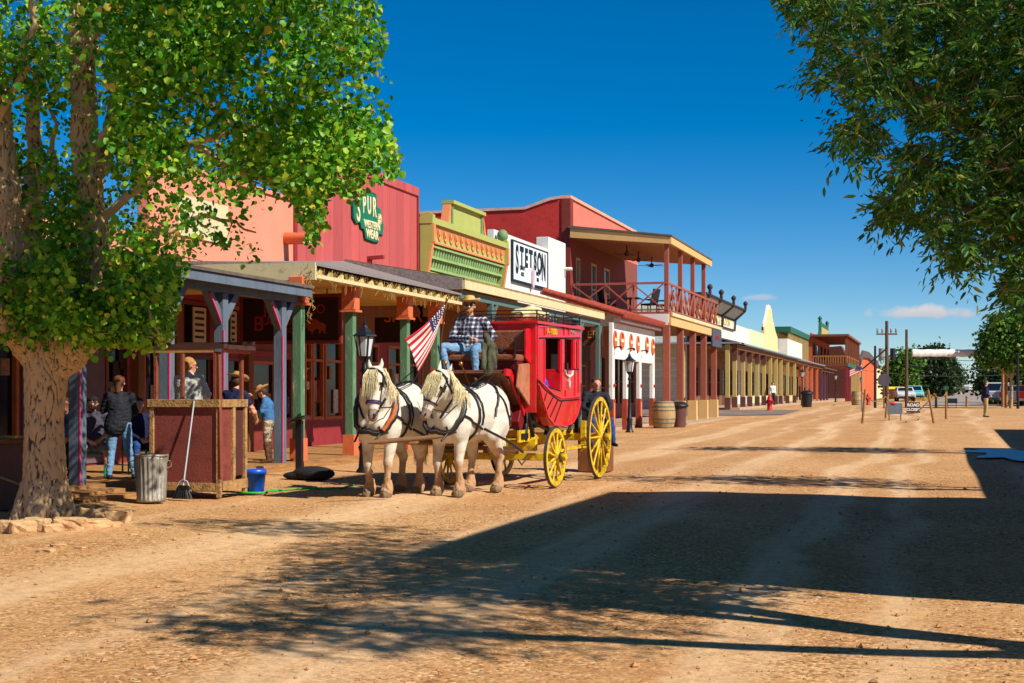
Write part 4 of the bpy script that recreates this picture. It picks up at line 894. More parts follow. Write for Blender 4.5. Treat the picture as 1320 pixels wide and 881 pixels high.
# ---------------------------------------------------------------- barrel, bins, hydrant, bucket, etc.
def barrel(name, lab, x, y, z, h, r):
    t = thing(name, lab, 'barrel', (x, y, z)); pr = [(k/10, r*(.84+.16*math.sin(math.pi*k/10))) for k in range(11)]
    mb = MB(); mb.lathe((x, y, z), (x, y, z+h), pr, 28); mb.build('staves', mat('barrel_oak', (176, 148, 100), .75, .25, 6, .4, stretch=(3, 3, .3), dirt=((110, 84, 56), .3, 5)), t)
    for k in (.04, .2, .34, .66, .8, .96):
        rr = r*(.84+.16*math.sin(math.pi*k))+.008; mb = MB(); mb.lathe((x, y, z+h*k-.022), (x, y, z+h*k+.022), [(0, rr), (1, rr)], 28, False); mb.build('hoop', mat('hoop_iron', (120, 124, 112), .5, .2, 5, .1, metal=.5), t)
    mb = MB(); mb.cyl((x, y, z+h), (x, y, z+h+.01), r*.8, n=24); mb.build('barrel_head', MC['barrel_oak'], t); return t
p = at(855.5, 551, 60.5); p.z = .06; barrel('wooden_barrel', 'large weathered wooden barrel with iron hoops in front of the saloon corner column', p.x, p.y, .05, 1.13, .5)
p = at(1104, 522, 120); barrel('wooden_barrel', 'small brown barrel far down the street under the little flag', p.x, p.y, gzf(p.x, p.y), 1.15, .46)
def bin_(lab, x, y, z, h, r, m):
    t = thing('litter_bin', lab, 'bin', (x, y, z)); mb = MB(); mb.lathe((x, y, z), (x, y, z+h*.78), [(0, r*.8), (1, r*.95)], 14); mb.build('body', m, t)
    mb = MB(); mb.lathe((x, y, z+h*.78), (x, y, z+h), [(0, r*1.12), (.2, r*1.2), (.35, r*1.15), (.9, r*.7), (1, r*.3)], 14); mb.build('lid', black, t)
p = at(875, 549, 61.5); bin_('brown litter bin with black lid beside the wooden barrel', p.x, p.y, .06, 1.12, .36, mvb)
p = at(1040, 525, 110); bin_('dark litter bin by the distant street lamp', p.x, p.y, gzf(p.x, p.y), 1.3, .46, black)
def hydrant(lab, x, y, z, s=1):
    t = thing('fire_hydrant', lab, 'hydrant', (x, y, z)); rd = mat('hydrant_red', (180, 30, 30), .5)
    mb = MB(); mb.lathe((x, y, z), (x, y, z+.95*s), [(0, .2*s), (.06, .2*s), (.07, .14*s), (.6, .14*s), (.62, .19*s), (.67, .19*s), (.7, .15*s), (.85, .13*s), (.93, .07*s), (1, .05*s)], 14); mb.build('body', rd, t)
    for d in ((1, 0), (-1, 0), (0, -1)): mb = MB(); mb.cyl((x, y, z+.5*s), (x+.24*s*d[0], y+.24*s*d[1], z+.5*s), .075*s, n=10); mb.build('outlet', rd, t)
p = at(992, 526, 92); hydrant('red fire hydrant below the person in white before the yellow posts', p.x, p.y, gzf(p.x, p.y), 1.1)
p = at(1119, 523, 118); hydrant('small red fire hydrant far off at the foot of the orange building', p.x, p.y, gzf(p.x, p.y), 1.0)
# near left clutter
galv = mat('galvanised_steel', (150, 146, 134), .5, .25, 3, .25, 12, metal=.35, dirt=((112, 94, 74), .35, 4))
p = at(194.5, 648, 20.7); t = thing('trash_can', 'dented ribbed galvanised trash can left of the broom', 'trash can', (p.x, p.y, 0))
n = 160; mb = MB(); vs = []; hh = .66
for i, (zf, rf) in enumerate(((0, .205), (.03, .215), (.06, .2), (.55, .232), (.62, .236), (.66, .246))):
    for k in range(n):
        a = 2*math.pi*k/n; rr = rf+(.009*math.cos(22*a) if 1 < i < 5 else 0)+(.012*math.sin(3*a+zf*8) if i > 1 else 0); vs.append((p.x+rr*math.cos(a), p.y+rr*math.sin(a), zf))
mb.smooth = True; mb.add(vs, [(i*n+k, i*n+(k+1) % n, (i+1)*n+(k+1) % n, (i+1)*n+k) for i in range(5) for k in range(n)]); o = mb.build('body', galv, t)
sd_ = o.modifiers.new('thick', 'SOLIDIFY'); sd_.thickness = .006
mb = MB(); mb.lathe((p.x, p.y, hh), (p.x, p.y, hh+.03), [(0, .25), (.5, .26), (1, .245)], 40, False); mb.build('rim', galv, t); mb = MB(); mb.cyl((p.x, p.y, .01), (p.x, p.y, .02), .2, n=32); mb.build('bottom', galv, t)
for s in (-1, 1): mb = MB(); a = 3.6 if s > 0 else .4; c = Vector((p.x+.24*math.cos(a), p.y+.24*math.sin(a), .55)); mb.tube([c+Vector((0, 0, .05)), c+Vector((.05*math.cos(a), .05*math.sin(a), .03)), c+Vector((.05*math.cos(a), .05*math.sin(a), -.04)), c+Vector((0, 0, -.06))], .008, 6); mb.build('handle', galv, t)
# ticket booth / wooden stand
wood_l = mat('weathered_frame_wood', (168, 130, 82), .85, .3, 8, .4, stretch=(1, 1, 1), dirt=((92, 72, 54), .4, 7)); panel = mat('brick_red_panel', (126, 62, 52), .75, .16, 2, .15, dirt=((98, 46, 40), .35, 3)); brn = mat('booth_brown', (124, 64, 46), .8, .2, 6, .2)
t = thing('wooden_booth', 'maroon panelled wooden booth with open upper frame beside the boardwalk', 'booth', (-11.46, 19.3, 0))
xa, xb, ya, yb, zt = -11.47, -10.27, 19.3, 20.2, 1.48
box_part(t, 'front_panel', panel, xa+.07, xb-.06, ya+.03, ya+.06, .22, zt-.1); box_part(t, 'side_panel', panel, xb-.06, xb-.03, ya+.1, ya+.45, .22, zt-.1); box_part(t, 'side_panel', mat('dark_side_panel', (84, 44, 40), .8), xb-.07, xb-.045, ya+.5, yb-.05, .3, zt-.1)
box_part(t, 'back_panel', panel, xa+.07, xb-.08, yb-.06, yb-.03, .22, zt-.1); box_part(t, 'side_panel', panel, xa+.03, xa+.06, ya+.06, yb-.06, .22, zt-.1)
for bb_ in ((xa, xa+.07, ya, ya+.07, .08, zt-.12), (xb-.07, xb, ya, ya+.07, .0, zt-.12), (xb-.06, xb+.005, ya+.42, ya+.5, .1, zt-.12), (xb-.07, xb, yb-.07, yb, .0, zt-.12), (xa, xa+.07, yb-.07, yb, 0, zt-.12)): box_part(t, 'frame_post', wood_l, *bb_, bevel=.006)
box_part(t, 'top_rail', wood_l, xa-.03, xb, ya-.02, ya+.09, zt-.118, zt, bevel=.006); box_part(t, 'top_rail', wood_l, xb-.09, xb+.012, ya+.095, yb, zt-.12, zt, bevel=.006); box_part(t, 'bottom_rail', wood_l, xa+.071, xb-.071, ya+.005, ya+.075, .1, .22); box_part(t, 'bottom_rail', wood_l, xb-.06, xb+.01, ya+.075, yb, .1, .24)
box_part(t, 'floor', wood_l, xa+.08, xb-.08, ya+.08, yb-.08, .1, .13)
for q in ((xa+.1, ya+.03, .05), (xb-.09, ya+.03, .05), (xa+.1, yb-.07, .05), (xb-.09, yb-.03, .05)):
    mb = MB(); mb.beam((q[0], q[1], zt), (q[0]+(.04 if q[0] < -11 else -.03)*0, q[1], 2.2), .07, .05); mb.build('upright', brn, t, bevel=.005)
mb = MB(); mb.beam((xb+.0, ya+.02, .3), (xb-.04, ya+.03, 2.2), .06, .05); mb.build('upright', brn, t)
box_part(t, 'roof_beam', mat('dark_beam', (72, 44, 40), .8), xa-.04, xb+.08, ya-.03, ya+.1, 2.25, 2.32); box_part(t, 'roof_batten', mat('tan_batten', (170, 126, 72), .8), xa-.02, xb-.1, ya-.02, ya+.02, 2.19, 2.248)
box_part(t, 'roof_beam', MC['dark_beam'], xb+.0, xb+.09, ya+.101, yb+.1, 2.24, 2.31); box_part(t, 'roof_batten', orange, xb-.02, xb+.03, ya+.103, yb+.05, 2.19, 2.238); box_part(t, 'roof_beam', MC['dark_beam'], xa-.04, xb+.08, yb+.02, yb+.1, 2.322, 2.38)
# broom leaning on the booth
t = thing('broom', 'push broom with pale handle and black bristles leaning on the booth', 'broom', (-10.78, 19.05, 0)); bx = xat(241.5, 19.1)
mb = MB(); mb.tube([(bx-.01, 18.99, .16), (bx+.02, 19.27, 1.46)], .013, 8); mb.build('handle', mat('pale_handle', (176, 184, 192), .4, .1, 4, 0), t)
mb = MB(); r = random.Random(3)
for k in range(150):
    u = r.uniform(-1, 1); v = r.uniform(-1, 1); mb.tube([(bx+u*.08, 18.98+v*.02, .17), (bx+u*.155+r.uniform(-.01, .01), 18.96+v*.04, .0)], .006, 4)
mb.build('bristles', black, t); mb = MB(); mb.hexa([(bx-.11, 18.95, .14), (bx+.11, 18.95, .14), (bx+.11, 19.02, .14), (bx-.11, 19.02, .14), (bx-.07, 18.96, .2), (bx+.07, 18.96, .2), (bx+.07, 19.01, .2), (bx-.07, 19.01, .2)]); mb.build('head', black, t)
mb = MB(); mb.tube([(bx-.1, 18.98, .19), (bx-.06, 18.99, .26), (bx, 18.995, .29), (bx+.06, 18.99, .26), (bx+.1, 18.98, .19)], .008, 6); mb.build('wire_brace', mat('pale_handle', (0, 0, 0)), t)
# blue bucket
p = at(329, 636, 22.4); t = thing('bucket', 'bright blue plastic bucket on the ground right of the booth', 'bucket', (p.x, p.y, 0)); bl = mat('blue_plastic', (20, 84, 196), .35, .05, 3, 0, spec=.5)
mb = MB(); mb.lathe((p.x, p.y, 0), (p.x, p.y, .38), [(0, .13), (.02, .135), (.8, .165), (.8, .178), (1, .18), (1, .165), (.1, .13)], 28, False); mb.build('body', bl, t); mb = MB(); mb.cyl((p.x, p.y, .02), (p.x, p.y, .03), .13, n=20); mb.build('bottom', bl, t)
mb = MB(); mb.tube([(p.x+.18*math.cos(a), p.y+.18*math.sin(a)*.6-.05, .34-.1*math.sin(a)) for a in np.linspace(0.1, 3.0, 10)], .004, 5); mb.build('handle', mat('wire', (150, 150, 150), .4, metal=.8), t)
hose = mat('green_hose', (40, 170, 60), .4, .1); mb = MB(); pts = [(p.x-1.1, p.y-.05, .02), (p.x-.8, p.y+.1, .02), (p.x-.45, p.y-.1, .02), (p.x, p.y-.2, .02), (p.x+.25, p.y-.1, .02), (p.x+.1, p.y+.3, .02), (p.x+.5, p.y+.9, .02), (p.x+.95, p.y+1.3, .02), (p.x+.9, p.y+2.0, .03)]
sm_ = []
for i in range(len(pts)-1):
    for k in range(4): a = Vector(pts[i]).lerp(Vector(pts[i+1]), k/4); sm_.append(a+Vector((.03*math.sin(i*4+k), .03*math.cos(i*3+k), 0)))
mb.tube(sm_, .016, 8); tag(mb.build('garden_hose', hose), 'bright green hose snaking on the dirt around the blue bucket', 'hose')
# sandstone blocks round the tree
stone = mat('sandstone', (196, 158, 112), .9, .25, 4, .5, 18, dirt=((150, 96, 66), .35, 3))
def rock(x, y, sx, sy, sz, rz, seed, lab, m=stone):
    r = np.random.default_rng(seed); bm = bmesh.new(); bmesh.ops.create_cube(bm, size=1); bmesh.ops.subdivide_edges(bm, edges=bm.edges[:], cuts=2, use_grid_fill=True)
    for v in bm.verts:
        q = v.co.copy(); v.co = q*(.82+.25/(q.length+.3)); v.co += Vector(r.normal(size=3)*.045)
        v.co = Vector((v.co.x*sx, v.co.y*sy, v.co.z*sz)); v.co.rotate(Matrix.Rotation(rz, 3, 'Z')); v.co += Vector((0, 0, sz*.38))
    me = bpy.data.meshes.new('rock'); bm.to_mesh(me); bm.free(); me.materials.append(m); o = bpy.data.objects.new('rock', me); C.objects.link(o); o.location = (x, y, gzf(x, y))
    md = o.modifiers.new('b', 'BEVEL'); md.width = .012; md.segments = 1; return tag(o, lab, 'rock', 'sandstone blocks around the big tree')
for i, (px, py, w, h, lab) in enumerate(((10, 686, .22, .14, 'leftmost sandstone block of the ring around the tree'), (30, 687, .26, .15, 'sandstone block second from the left in the tree ring'), (47, 684, .28, .15, 'rounded sandstone block at the foot of the trunk, left side'), (68, 686, .2, .1, 'small flat stone directly below the trunk'), (90, 684, .34, .16, 'brownish boulder just right of the trunk'), (119, 682, .38, .12, 'long pale sandstone slab right of the trunk'),
    (142, 680, .24, .07, 'thin flat stone in front of the rightmost block'), (153, 674, .28, .16, 'rightmost sandstone block of the tree ring'), (108, 668, .22, .14, 'reddish stone behind the long pale slab'), (128, 667, .2, .12, 'dark reddish stone behind the ring, near the step'), (96, 665, .2, .13, 'stone between the trunk and the reddish stone'), (135, 672, .22, .12, 'upright stone between slab and rightmost block'))):
    D = 2933/(py-505.0); p = at(px, py, D); rock(p.x, p.y, w, w*.6, h, (i*.7) % 1.2-.3+TH, i, lab)
for i, (px, py, w) in enumerate(((60, 712, .15), (75, 705, .13), (90, 716, .1), (104, 708, .11), (172, 690, .08), (196, 700, .07))):
    D = 2933/(py-505.0); p = at(px, py, D); o = rock(p.x, p.y, w, w*.7, w*.25, i, 40+i, 'small flat sandstone chip lying on the dirt before the tree'); o['group'] = 'stone chips on the dirt'
# wooden counter at left edge
t = thing('wooden_counter', 'brown wooden counter box with plank top at the left edge behind the trunk', 'counter', (-13, 15.6, 0))
xr_ = xat(33, 16.3); box_part(t, 'box', mat('counter_brown', (104, 72, 56), .8, .15), xr_-1.8, xr_, 16.3, 17.1, .02, .9); box_part(t, 'top', brownwood, xr_-1.9, xr_+.06, 16.22, 17.2, .905, .97, bevel=.008); box_part(t, 'plank', wood_l, xr_-.5, xr_+.02, 16.4, 16.6, .971, 1.0)
mb = MB(); mb.beam((xr_-1.6, 16.28, .85), (xr_+.0, 16.28, .35), .06, .03); mb.build('brace', wood_l, t)
# black footlights stand by green post: thin black stand
p = at(386, 613, 27.0); t = thing('music_stand', 'thin black stand with slanted plate in front of the first green post', 'stand', (p.x, p.y, 0)); box_part(t, 'post', black, p.x-.06, p.x+.06, p.y-.05, p.y+.05, -.02, 1.05); mb = MB(); mb.beam((p.x-.1, p.y-.1, 1.02), (p.x+.2, p.y-.1, 1.14), .3, .03); mb.build('plate', black, t)
# black bag on the boardwalk edge
t = Org(); p = at(404, 617, 26.0); t.ell((p.x, p.y, .1), (.42, .25, .14)); t.ell((p.x-.3, p.y, .06), (.3, .2, .08)); tag(t.build('duffel_bag', mat('black_canvas', (34, 32, 36), .85, .2, 8, .4), .02), 'black duffel bag lying beyond the blue bucket', 'bag')

# ---------------------------------------------------------------- far end of the street
def post_w(name, lab, px, pyb, pyt, D, r, m, cat, lean=0, group=None):
    p = at(px, pyb, D); h = (pyb-pyt)/1833*D; z = gzf(p.x, p.y); mb = MB(); mb.cyl((p.x, p.y, z-.05), (p.x+lean, p.y, z+h), r, r*.9, n=8); o = mb.build(name, m); tag(o, lab, cat, group); return (p.x, p.y, z, h)
oldpost = mat('old_post_wood', (150, 112, 68), .85, .25, 5, .3)
bp_ = [(1111.5, 543, 499, 60, 'leftmost rope barrier post across the street', .12), (1141.5, 536, 505, 68, 'rope barrier post left of the grey panel', .1), (1204, 543, 500, 60, 'leaning rope barrier post between the road closed sign and the green topped post', -.25), (1219.5, 537, 499, 66, 'green topped rope barrier post', 0), (1246, 523, 509, 105, 'short far post on the asphalt', 0), (1206.5, 524, 505, 100, 'thin far post between two barrier posts', 0)]
PP = []
for px, a, b_, D, lab, ln in bp_: PP.append(post_w('barrier_post', lab, px, a, b_, D, .055 if D < 80 else .09, oldpost, 'post', ln, 'posts closing the street'))
p = PP[3]; mb = MB(); mb.box(p[0]-.12, p[0]+.12, p[1]-.08, p[1]+.08, p[2]+p[3], p[2]+p[3]+.16); tag(mb.build('post_cap_box', gtrim), 'small green box on top of a barrier post', 'box')
def rope(a, b_, sag, lab):
    A = Vector((a[0], a[1], a[2]+a[3]*.9)); B = Vector((b_[0], b_[1], b_[2]+b_[3]*.9)); mb = MB(); mb.tube([A.lerp(B, t)-Vector((0, 0, sag*4*t*(1-t))) for t in np.linspace(0, 1, 14)], .022, 6); tag(mb.build('barrier_rope', oldpost), lab, 'rope')
rope(PP[0], PP[1], .3, 'sagging rope at the left end of the street barrier'); rope(PP[1], PP[2], .85, 'long sagging rope above the road closed sign'); rope(PP[2], PP[3], .25, 'short rope between the leaning and the green topped post')
p = at(1177, 533, 66); z = zat(p.x, p.y, 533); t = thing('road_closed_sign', 'dark brown board reading ROAD CLOSED standing in the street', 'sign', (p.x, p.y, z)); rx = Vector((CT, ST, 0))
def bb_cam(par, name, m, c, w, h, d=.05):
    mb = MB(); mb.beam(Vector(c)-rx*w/2, Vector(c)+rx*w/2, d, h); return mb.build(name, m, par)
bb_cam(t, 'board', mat('sign_dark_brown', (70, 40, 34), .7), (p.x, p.y, z+.27), .62, .5); text('ROAD', .2, white, t, Vector((p.x, p.y, z+.38))-Vector((-ST, CT, 0))*.03, rx, ZV, off=.006); text('CLOSED', .17, white, t, Vector((p.x, p.y, z+.17))-Vector((-ST, CT, 0))*.03, rx, ZV, off=.006)
for s in (-.3, .3): mb = MB(); c = p+rx*s; mb.cyl((c.x, c.y, gzf(c.x, c.y)-.02), (c.x, c.y, z+.52), .015, n=6); mb.build('leg', white, t)
for px, py, D, w, h, lab in ((1153.5, 534, 64, .66, .5, 'plain grey board standing left of the road closed sign'), (1227, 520, 100, .75, .34, 'small blue grey board on the asphalt far behind the barrier')):
    p = at(px, py, D); t = thing('barrier_board', lab, 'board', (p.x, p.y, p.z)); bb_cam(t, 'board', mat('grey_board', (96, 106, 116), .6), (p.x, p.y, p.z+h/2), w, h)
    for s in (-w*.4, w*.4): mb = MB(); c = p+rx*s; mb.cyl((c.x, c.y, gzf(c.x, c.y)-.02), (c.x, c.y, p.z+.1), .02, n=6); mb.build('leg', black, t)
p = at(1150, 520.5, 64.02); mb = MB(); mb.ball(p, .11, sc=(1.6, .8, .6)); tag(mb.build('red_bag', mat('red_cloth', (190, 30, 30), .7)), 'small red cloth bundle on top of the grey board', 'bundle')
# poles, wires, banner
polew = mat('utility_pole_wood', (96, 74, 58), .9, .2)
def upole(lab, px, pyt, D, r, m=polew, nm='utility_pole', cat='pole'):
    p = at(px, 520, D); z = gzf(p.x, p.y); t = thing(nm, lab, cat, (p.x, p.y, z)); top = zat(p.x, p.y, pyt); mb = MB(); mb.cyl((p.x, p.y, z-.1), (p.x, p.y, top), r, r*.75, n=10); mb.build('shaft', m, t); return t, p, top
t, p1, tp1 = upole('wooden utility pole carrying a transformer and cross arm', 1143, 414, 130, .19)
mb = MB(); mb.beam(Vector((p1.x, p1.y, tp1-1.2))-rx*.95, Vector((p1.x, p1.y, tp1-1.2))+rx*.95, .12, .14); mb.build('cross_arm', polew, t)
for s in (-.85, -.4, .4, .85): mb = MB(); c = Vector((p1.x, p1.y, tp1-1.1))+rx*s; mb.lathe(c, c+Vector((0, 0, .45)), [(0, .05), (.3, .12), (.6, .06), (.8, .1), (1, .03)], 8); mb.build('insulator', galv, t)
for s, m_ in ((-.5, galv), (.55, black)): mb = MB(); c = Vector((p1.x, p1.y, tp1-3.6))+rx*s; mb.cyl(c, c+Vector((0, 0, 1.1)), .25, n=14); mb.build('transformer', m_, t)
t, p2, tp2 = upole('slim wooden pole holding the left end of the white banner', 1168.5, 425, 100, .12)
t, p3, tp3 = upole('black steel street light pole with slanting arm before the orange building', 1128, 446, 100, .1, black, 'street_light_pole', 'street light')
A = Vector((p3.x, p3.y, tp3-.9)); mb = MB(); mb.tube([A-rx*1.1-Vector((0, 0, .9)), A, A+rx*.85+Vector((0, 0, .75))], .06, 6); mb.build('arm', black, t)
t, p4, tp4 = upole('tall pole standing among the trees at the right end of the banner', 1297, 452, 100, .13, oldpost)
t, p5, tp5 = upole('bare wooden pole left of the others among the right hand trees', 1292.5, 462, 104, .12, oldpost)
t, p6, tp6 = upole('black steel street light pole in front of the parked vehicles on the right', 1312, 455, 96, .1, black, 'street_light_pole', 'street light')
t, p7, tp7 = upole('tiny distant pole on the crest of the road', 1261, 489, 330, .12); 
D = 100; a = at(1175, 455.5, D); b_ = at(1260, 455.5, D); mb = MB(); n = 34; vs = []
for i in range(n+1):
    c = a.lerp(b_, i/n)
    for k in range(9):
        u = k/8-.5; bul = .07*math.sin(k/8*math.pi)+.012*math.sin(i*1.9); vs.append((c.x+ST*bul, c.y-CT*bul, c.z+u*.5+.012*math.sin(i*.9)))
mb.smooth = True; mb.add(vs, [(i*9+k, i*9+k+1, (i+1)*9+k+1, (i+1)*9+k) for i in range(n) for k in range(8)])
o = mb.build('street_banner', mat('banner_cloth', (232, 228, 224), .8, .04, 2, .0), None, fix=False); md = o.modifiers.new('t', 'SOLIDIFY'); md.thickness = .02; tag(o, 'long white banner strung across the far end of the street', 'banner')
def wire(A, B, sag, lab, r=.02):
    A = Vector(A); B = Vector(B); mb = MB(); mb.tube([A.lerp(B, t)-Vector((0, 0, sag*4*t*(1-t))) for t in np.linspace(0, 1, 16)], r, 5); tag(mb.build('overhead_cable', black), lab, 'cable', 'overhead cables at the far end of the street')
q = Vector((p4.x, p4.y, 0)); wire((p2.x, p2.y, a.z+.24), (p4.x, p4.y, a.z+.3), .12, 'cable carrying the top edge of the white banner'); wire((p2.x, p2.y, a.z-.22), (p4.x, p4.y, a.z-.5), .15, 'cable along the bottom edge of the white banner')
wire((p2.x, p2.y, zat(p2.x, p2.y, 470)), at(1300, 473, 103), .3, 'thick cable crossing below the banner', .035); wire(at(1095, 475, 128), at(1300, 483, 130), .4, 'lowest thin cable crossing behind the trees'); wire((p1.x, p1.y, tp1-3), (p3.x, p3.y, tp3-1), .3, 'short cable between the transformer pole and the black street light', .03)
# stop sign seen from behind
p = at(1139.5, 523, 98); t = thing('traffic_sign', 'dark octagonal traffic sign seen from behind before the utility pole', 'sign', (p.x, p.y, p.z)); mb = MB(); mb.cyl((p.x, p.y, gzf(p.x, p.y)), (p.x, p.y, zat(p.x, p.y, 485)), .05, n=6); mb.build('post', polew, t)
mb = MB(); c = Vector((p.x, p.y-.06, zat(p.x, p.y, 490))); mb.lathe(c+Vector((-ST, CT, 0))*-.02, c+Vector((-ST, CT, 0))*.02, [(0, .46), (1, .46)], 8); mb.build('sign_plate', mat('sign_back_grey', (74, 66, 76), .6), t)
# small flag on the far pole
p = at(1111, 522, 88); t = thing('flag_on_pole', 'small striped flag hanging from the pale post above the far barrel', 'flag', (p.x, p.y, p.z)); mb = MB(); mb.cyl((p.x, p.y, gzf(p.x, p.y)), (p.x, p.y, zat(p.x, p.y, 478)), .05, n=6); mb.build('pole', galv, t)
mb = MB(); A = Vector((p.x, p.y, zat(p.x, p.y, 477)))
for k in range(6):
    mb.cm = k % 2; mb.hexa([q+Vector((0, e_, 0)) for q, e_ in ((A-rx*.75+Vector((0, 0, -.45+k*.065)), 0), (A+Vector((0, 0, -.1+k*.065)), 0), (A+Vector((0, 0, -.1+k*.065)), .03), (A-rx*.75+Vector((0, 0, -.45+k*.065)), .03), (A-rx*.75+Vector((0, 0, -.385+k*.065)), 0), (A+Vector((0, 0, -.035+k*.065)), 0), (A+Vector((0, 0, -.035+k*.065)), .03), (A-rx*.75+Vector((0, 0, -.385+k*.065)), .03))])
flr = mat('flag_red', (190, 30, 48), .75, .1); flw = mat('flag_white', (222, 214, 204), .75, .05); flb = mat('flag_blue', (50, 50, 104), .75, .1)
mb.build('flag_cloth', [flr, flw], t); bb_cam(t, 'canton', flb, A-rx*.18+Vector((0, -.04, .12)), .34, .2)
# vehicles
def vehicle(lab, cat, p, rz, L, W, H, m, kind, nm):
    t = thing(nm, lab, cat, (0, 0, 0)); h = H; wr = .36
    if kind == 'pickup': pr = [(-L/2, .5), (L/2, .45), (L/2, .85), (L/2-.9, 1.02), (L/2-1.2, 1.08), (.35, 1.12), (-L/2, 1.12)]; cab = [(.55, 1.1), (.15, h), (-.85, h), (-1.05, 1.1)]; cab = [(1.0, 1.1), (.45, h), (-.8, h), (-1.0, 1.1)]
    else: pr = [(-L/2, .45), (L/2, .42), (L/2, .8), (L/2-.2, .95), (L/2-1.15, 1.1), (-L/2, 1.15)]; cab = [(L/2-1.1, 1.08), (L/2-1.8, h), (-L/2+.35, h), (-L/2+.02, 1.1)]
    mb = MB(); mb.prism(pr, 'y', -W/2, W/2); mb.build('body', m, t, bevel=.06)
    mb = MB(); i_ = .1; n = len(cab); vs = [(x, -W/2+(.03 if z < 1.3 else .14), z) for x, z in cab]+[(x, W/2-(.03 if z < 1.3 else .14), z) for x, z in cab]
    mb.add(vs, [(0, 1, 2, 3), (7, 6, 5, 4), (0, 4, 5, 1), (1, 5, 6, 2), (2, 6, 7, 3)]); mb.build('cab', m, t, bevel=.03)
    gm = mat('car_glass', (24, 30, 36), .08, .1, 1, 0, spec=.8)
    def lerp(a, b_, s): return (a[0]+(b_[0]-a[0])*s, a[1]+(b_[1]-a[1])*s)
    for e, (a, b_) in enumerate(((cab[0], cab[1]), (cab[3], cab[2]))):
        q0, q1 = lerp(a, b_, .12), lerp(a, b_, .88); s = .025 if e == 0 else -.025; mb = MB()
        mb.hexa([(q0[0]+s, -W/2+.17, q0[1]), (q0[0]+s, W/2-.17, q0[1]), (q0[0]-s, W/2-.17, q0[1]), (q0[0]-s, -W/2+.17, q0[1]), (q1[0]+s, -W/2+.22, q1[1]), (q1[0]+s, W/2-.22, q1[1]), (q1[0]-s, W/2-.22, q1[1]), (q1[0]-s, -W/2+.22, q1[1])]); mb.build('windscreen' if e == 0 else 'rear_window', gm, t)
    for s in (-1, 1):
        q = [lerp(cab[0], cab[3], .1), lerp(cab[0], cab[3], .9), lerp(cab[1], cab[2], .92), lerp(cab[1], cab[2], .08)]; zz = [1.16, 1.16, h-.1, h-.1]
        yv = [W/2-.035, W/2-.035, W/2-.12, W/2-.12]; mb = MB(); mb.hexa([(q[k][0], s*(yv[k]-.02), zz[k]) for k in range(4)]+[(q[k][0], s*(yv[k]+.012), zz[k]) for k in range(4)]); mb.build('side_window', gm, t)
        for x in (-L/2+.95, L/2-.95):
            w = MB(); w.lathe((x, s*(W/2-.22), wr), (x, s*(W/2+.01), wr), [(0, wr*.9), (.1, wr), (.9, wr), (1, wr*.9)], 20); w = w.build('wheel', mat('tyre', (22, 22, 22), .9), t)
            rm_ = MB(); rm_.cyl((x, s*(W/2+.008), wr), (x, s*(W/2+.02), wr), wr*.6, n=14); rm_.build('rim', galv, w)
        mb = MB(); mb.box(L/2-.03, L/2+.02, s*(W/2-.42), s*(W/2-.08), .66, .82); mb.build('headlight', mat('lamp_clear', (210, 210, 200), .1), t)
        mb = MB(); mb.box(-L/2-.02, -L/2+.03, s*(W/2-.25), s*(W/2-.06), .7, 1.05); mb.build('tail_light', mat('lamp_red', (150, 16, 16), .2), t)
    mb = MB(); mb.box(L/2-.02, L/2+.05, -W/2+.1, W/2-.1, .38, .56); mb.build('bumper', black, t); mb = MB(); mb.box(-L/2-.06, -L/2+.02, -W/2+.1, W/2-.1, .4, .58); mb.build('bumper', galv, t)
    place(t, (p.x, p.y, gzf(p.x, p.y)), rz); return t
cw = mat('car_white', (206, 208, 210), .3, .03, 1, 0, coat=.5); cs = mat('car_silver', (120, 130, 140), .3, .05, 1, 0, coat=.5); ct = mat('car_teal', (110, 190, 196), .3, .05, 1, 0, coat=.5); cr_ = mat('car_red', (150, 24, 24), .3, .05, 1, 0, coat=.5)
vehicle('white sport utility car with dark windscreen parked facing the barrier', 'car', at(1166, 520, 150), -math.pi/2+.1, 4.5, 1.85, 1.5, cw, 'suv', 'parked_car')
vehicle('pale teal car parked behind the white car in front of the far trees', 'car', at(1178, 519, 158), -math.pi/2+.1, 4.5, 1.8, 1.65, ct, 'suv', 'parked_car')
vehicle('white pickup truck side on at the far left of the asphalt road', 'truck', at(1225, 504, 235), 2.9, 6.6, 2.2, 2.0, cw, 'pickup', 'parked_truck')
vehicle('white pickup truck parked behind the walking man', 'truck', at(1286, 521, 118), math.pi/2-.12, 5.4, 2.0, 1.85, cw, 'pickup', 'parked_truck')
vehicle('silver blue car parked beside the white pickup on the right', 'car', at(1306, 521, 115), math.pi/2-.12, 4.6, 1.9, 1.6, cs, 'suv', 'parked_car')
vehicle('red car just entering the picture at the right edge', 'car', at(1329, 521, 110), math.pi/2-.12, 4.6, 1.9, 1.6, cr_, 'suv', 'parked_car')
# fence with yellow top rail at the far end, shelters
t = thing('rail_fence', 'brown plank fence with yellow top rail behind the parked cars', 'fence', at(1140, 520, 165)); A = at(1138, 519, 170); B = at(1176, 519, 175); mb = MB()
for k in range(24): c = A.lerp(B, k/23); mb.box(c.x-.06, c.x+.06, c.y-.03, c.y+.03, gzf(c.x, c.y), 1.9)
mb.build('planks', brownwood, t); mb = MB(); mb.beam(Vector((A.x, A.y, 2.05)), Vector((B.x, B.y, 2.05)), .1, .28); mb.build('top_rail', mat('yellow_rail', (206, 186, 40), .6), t)
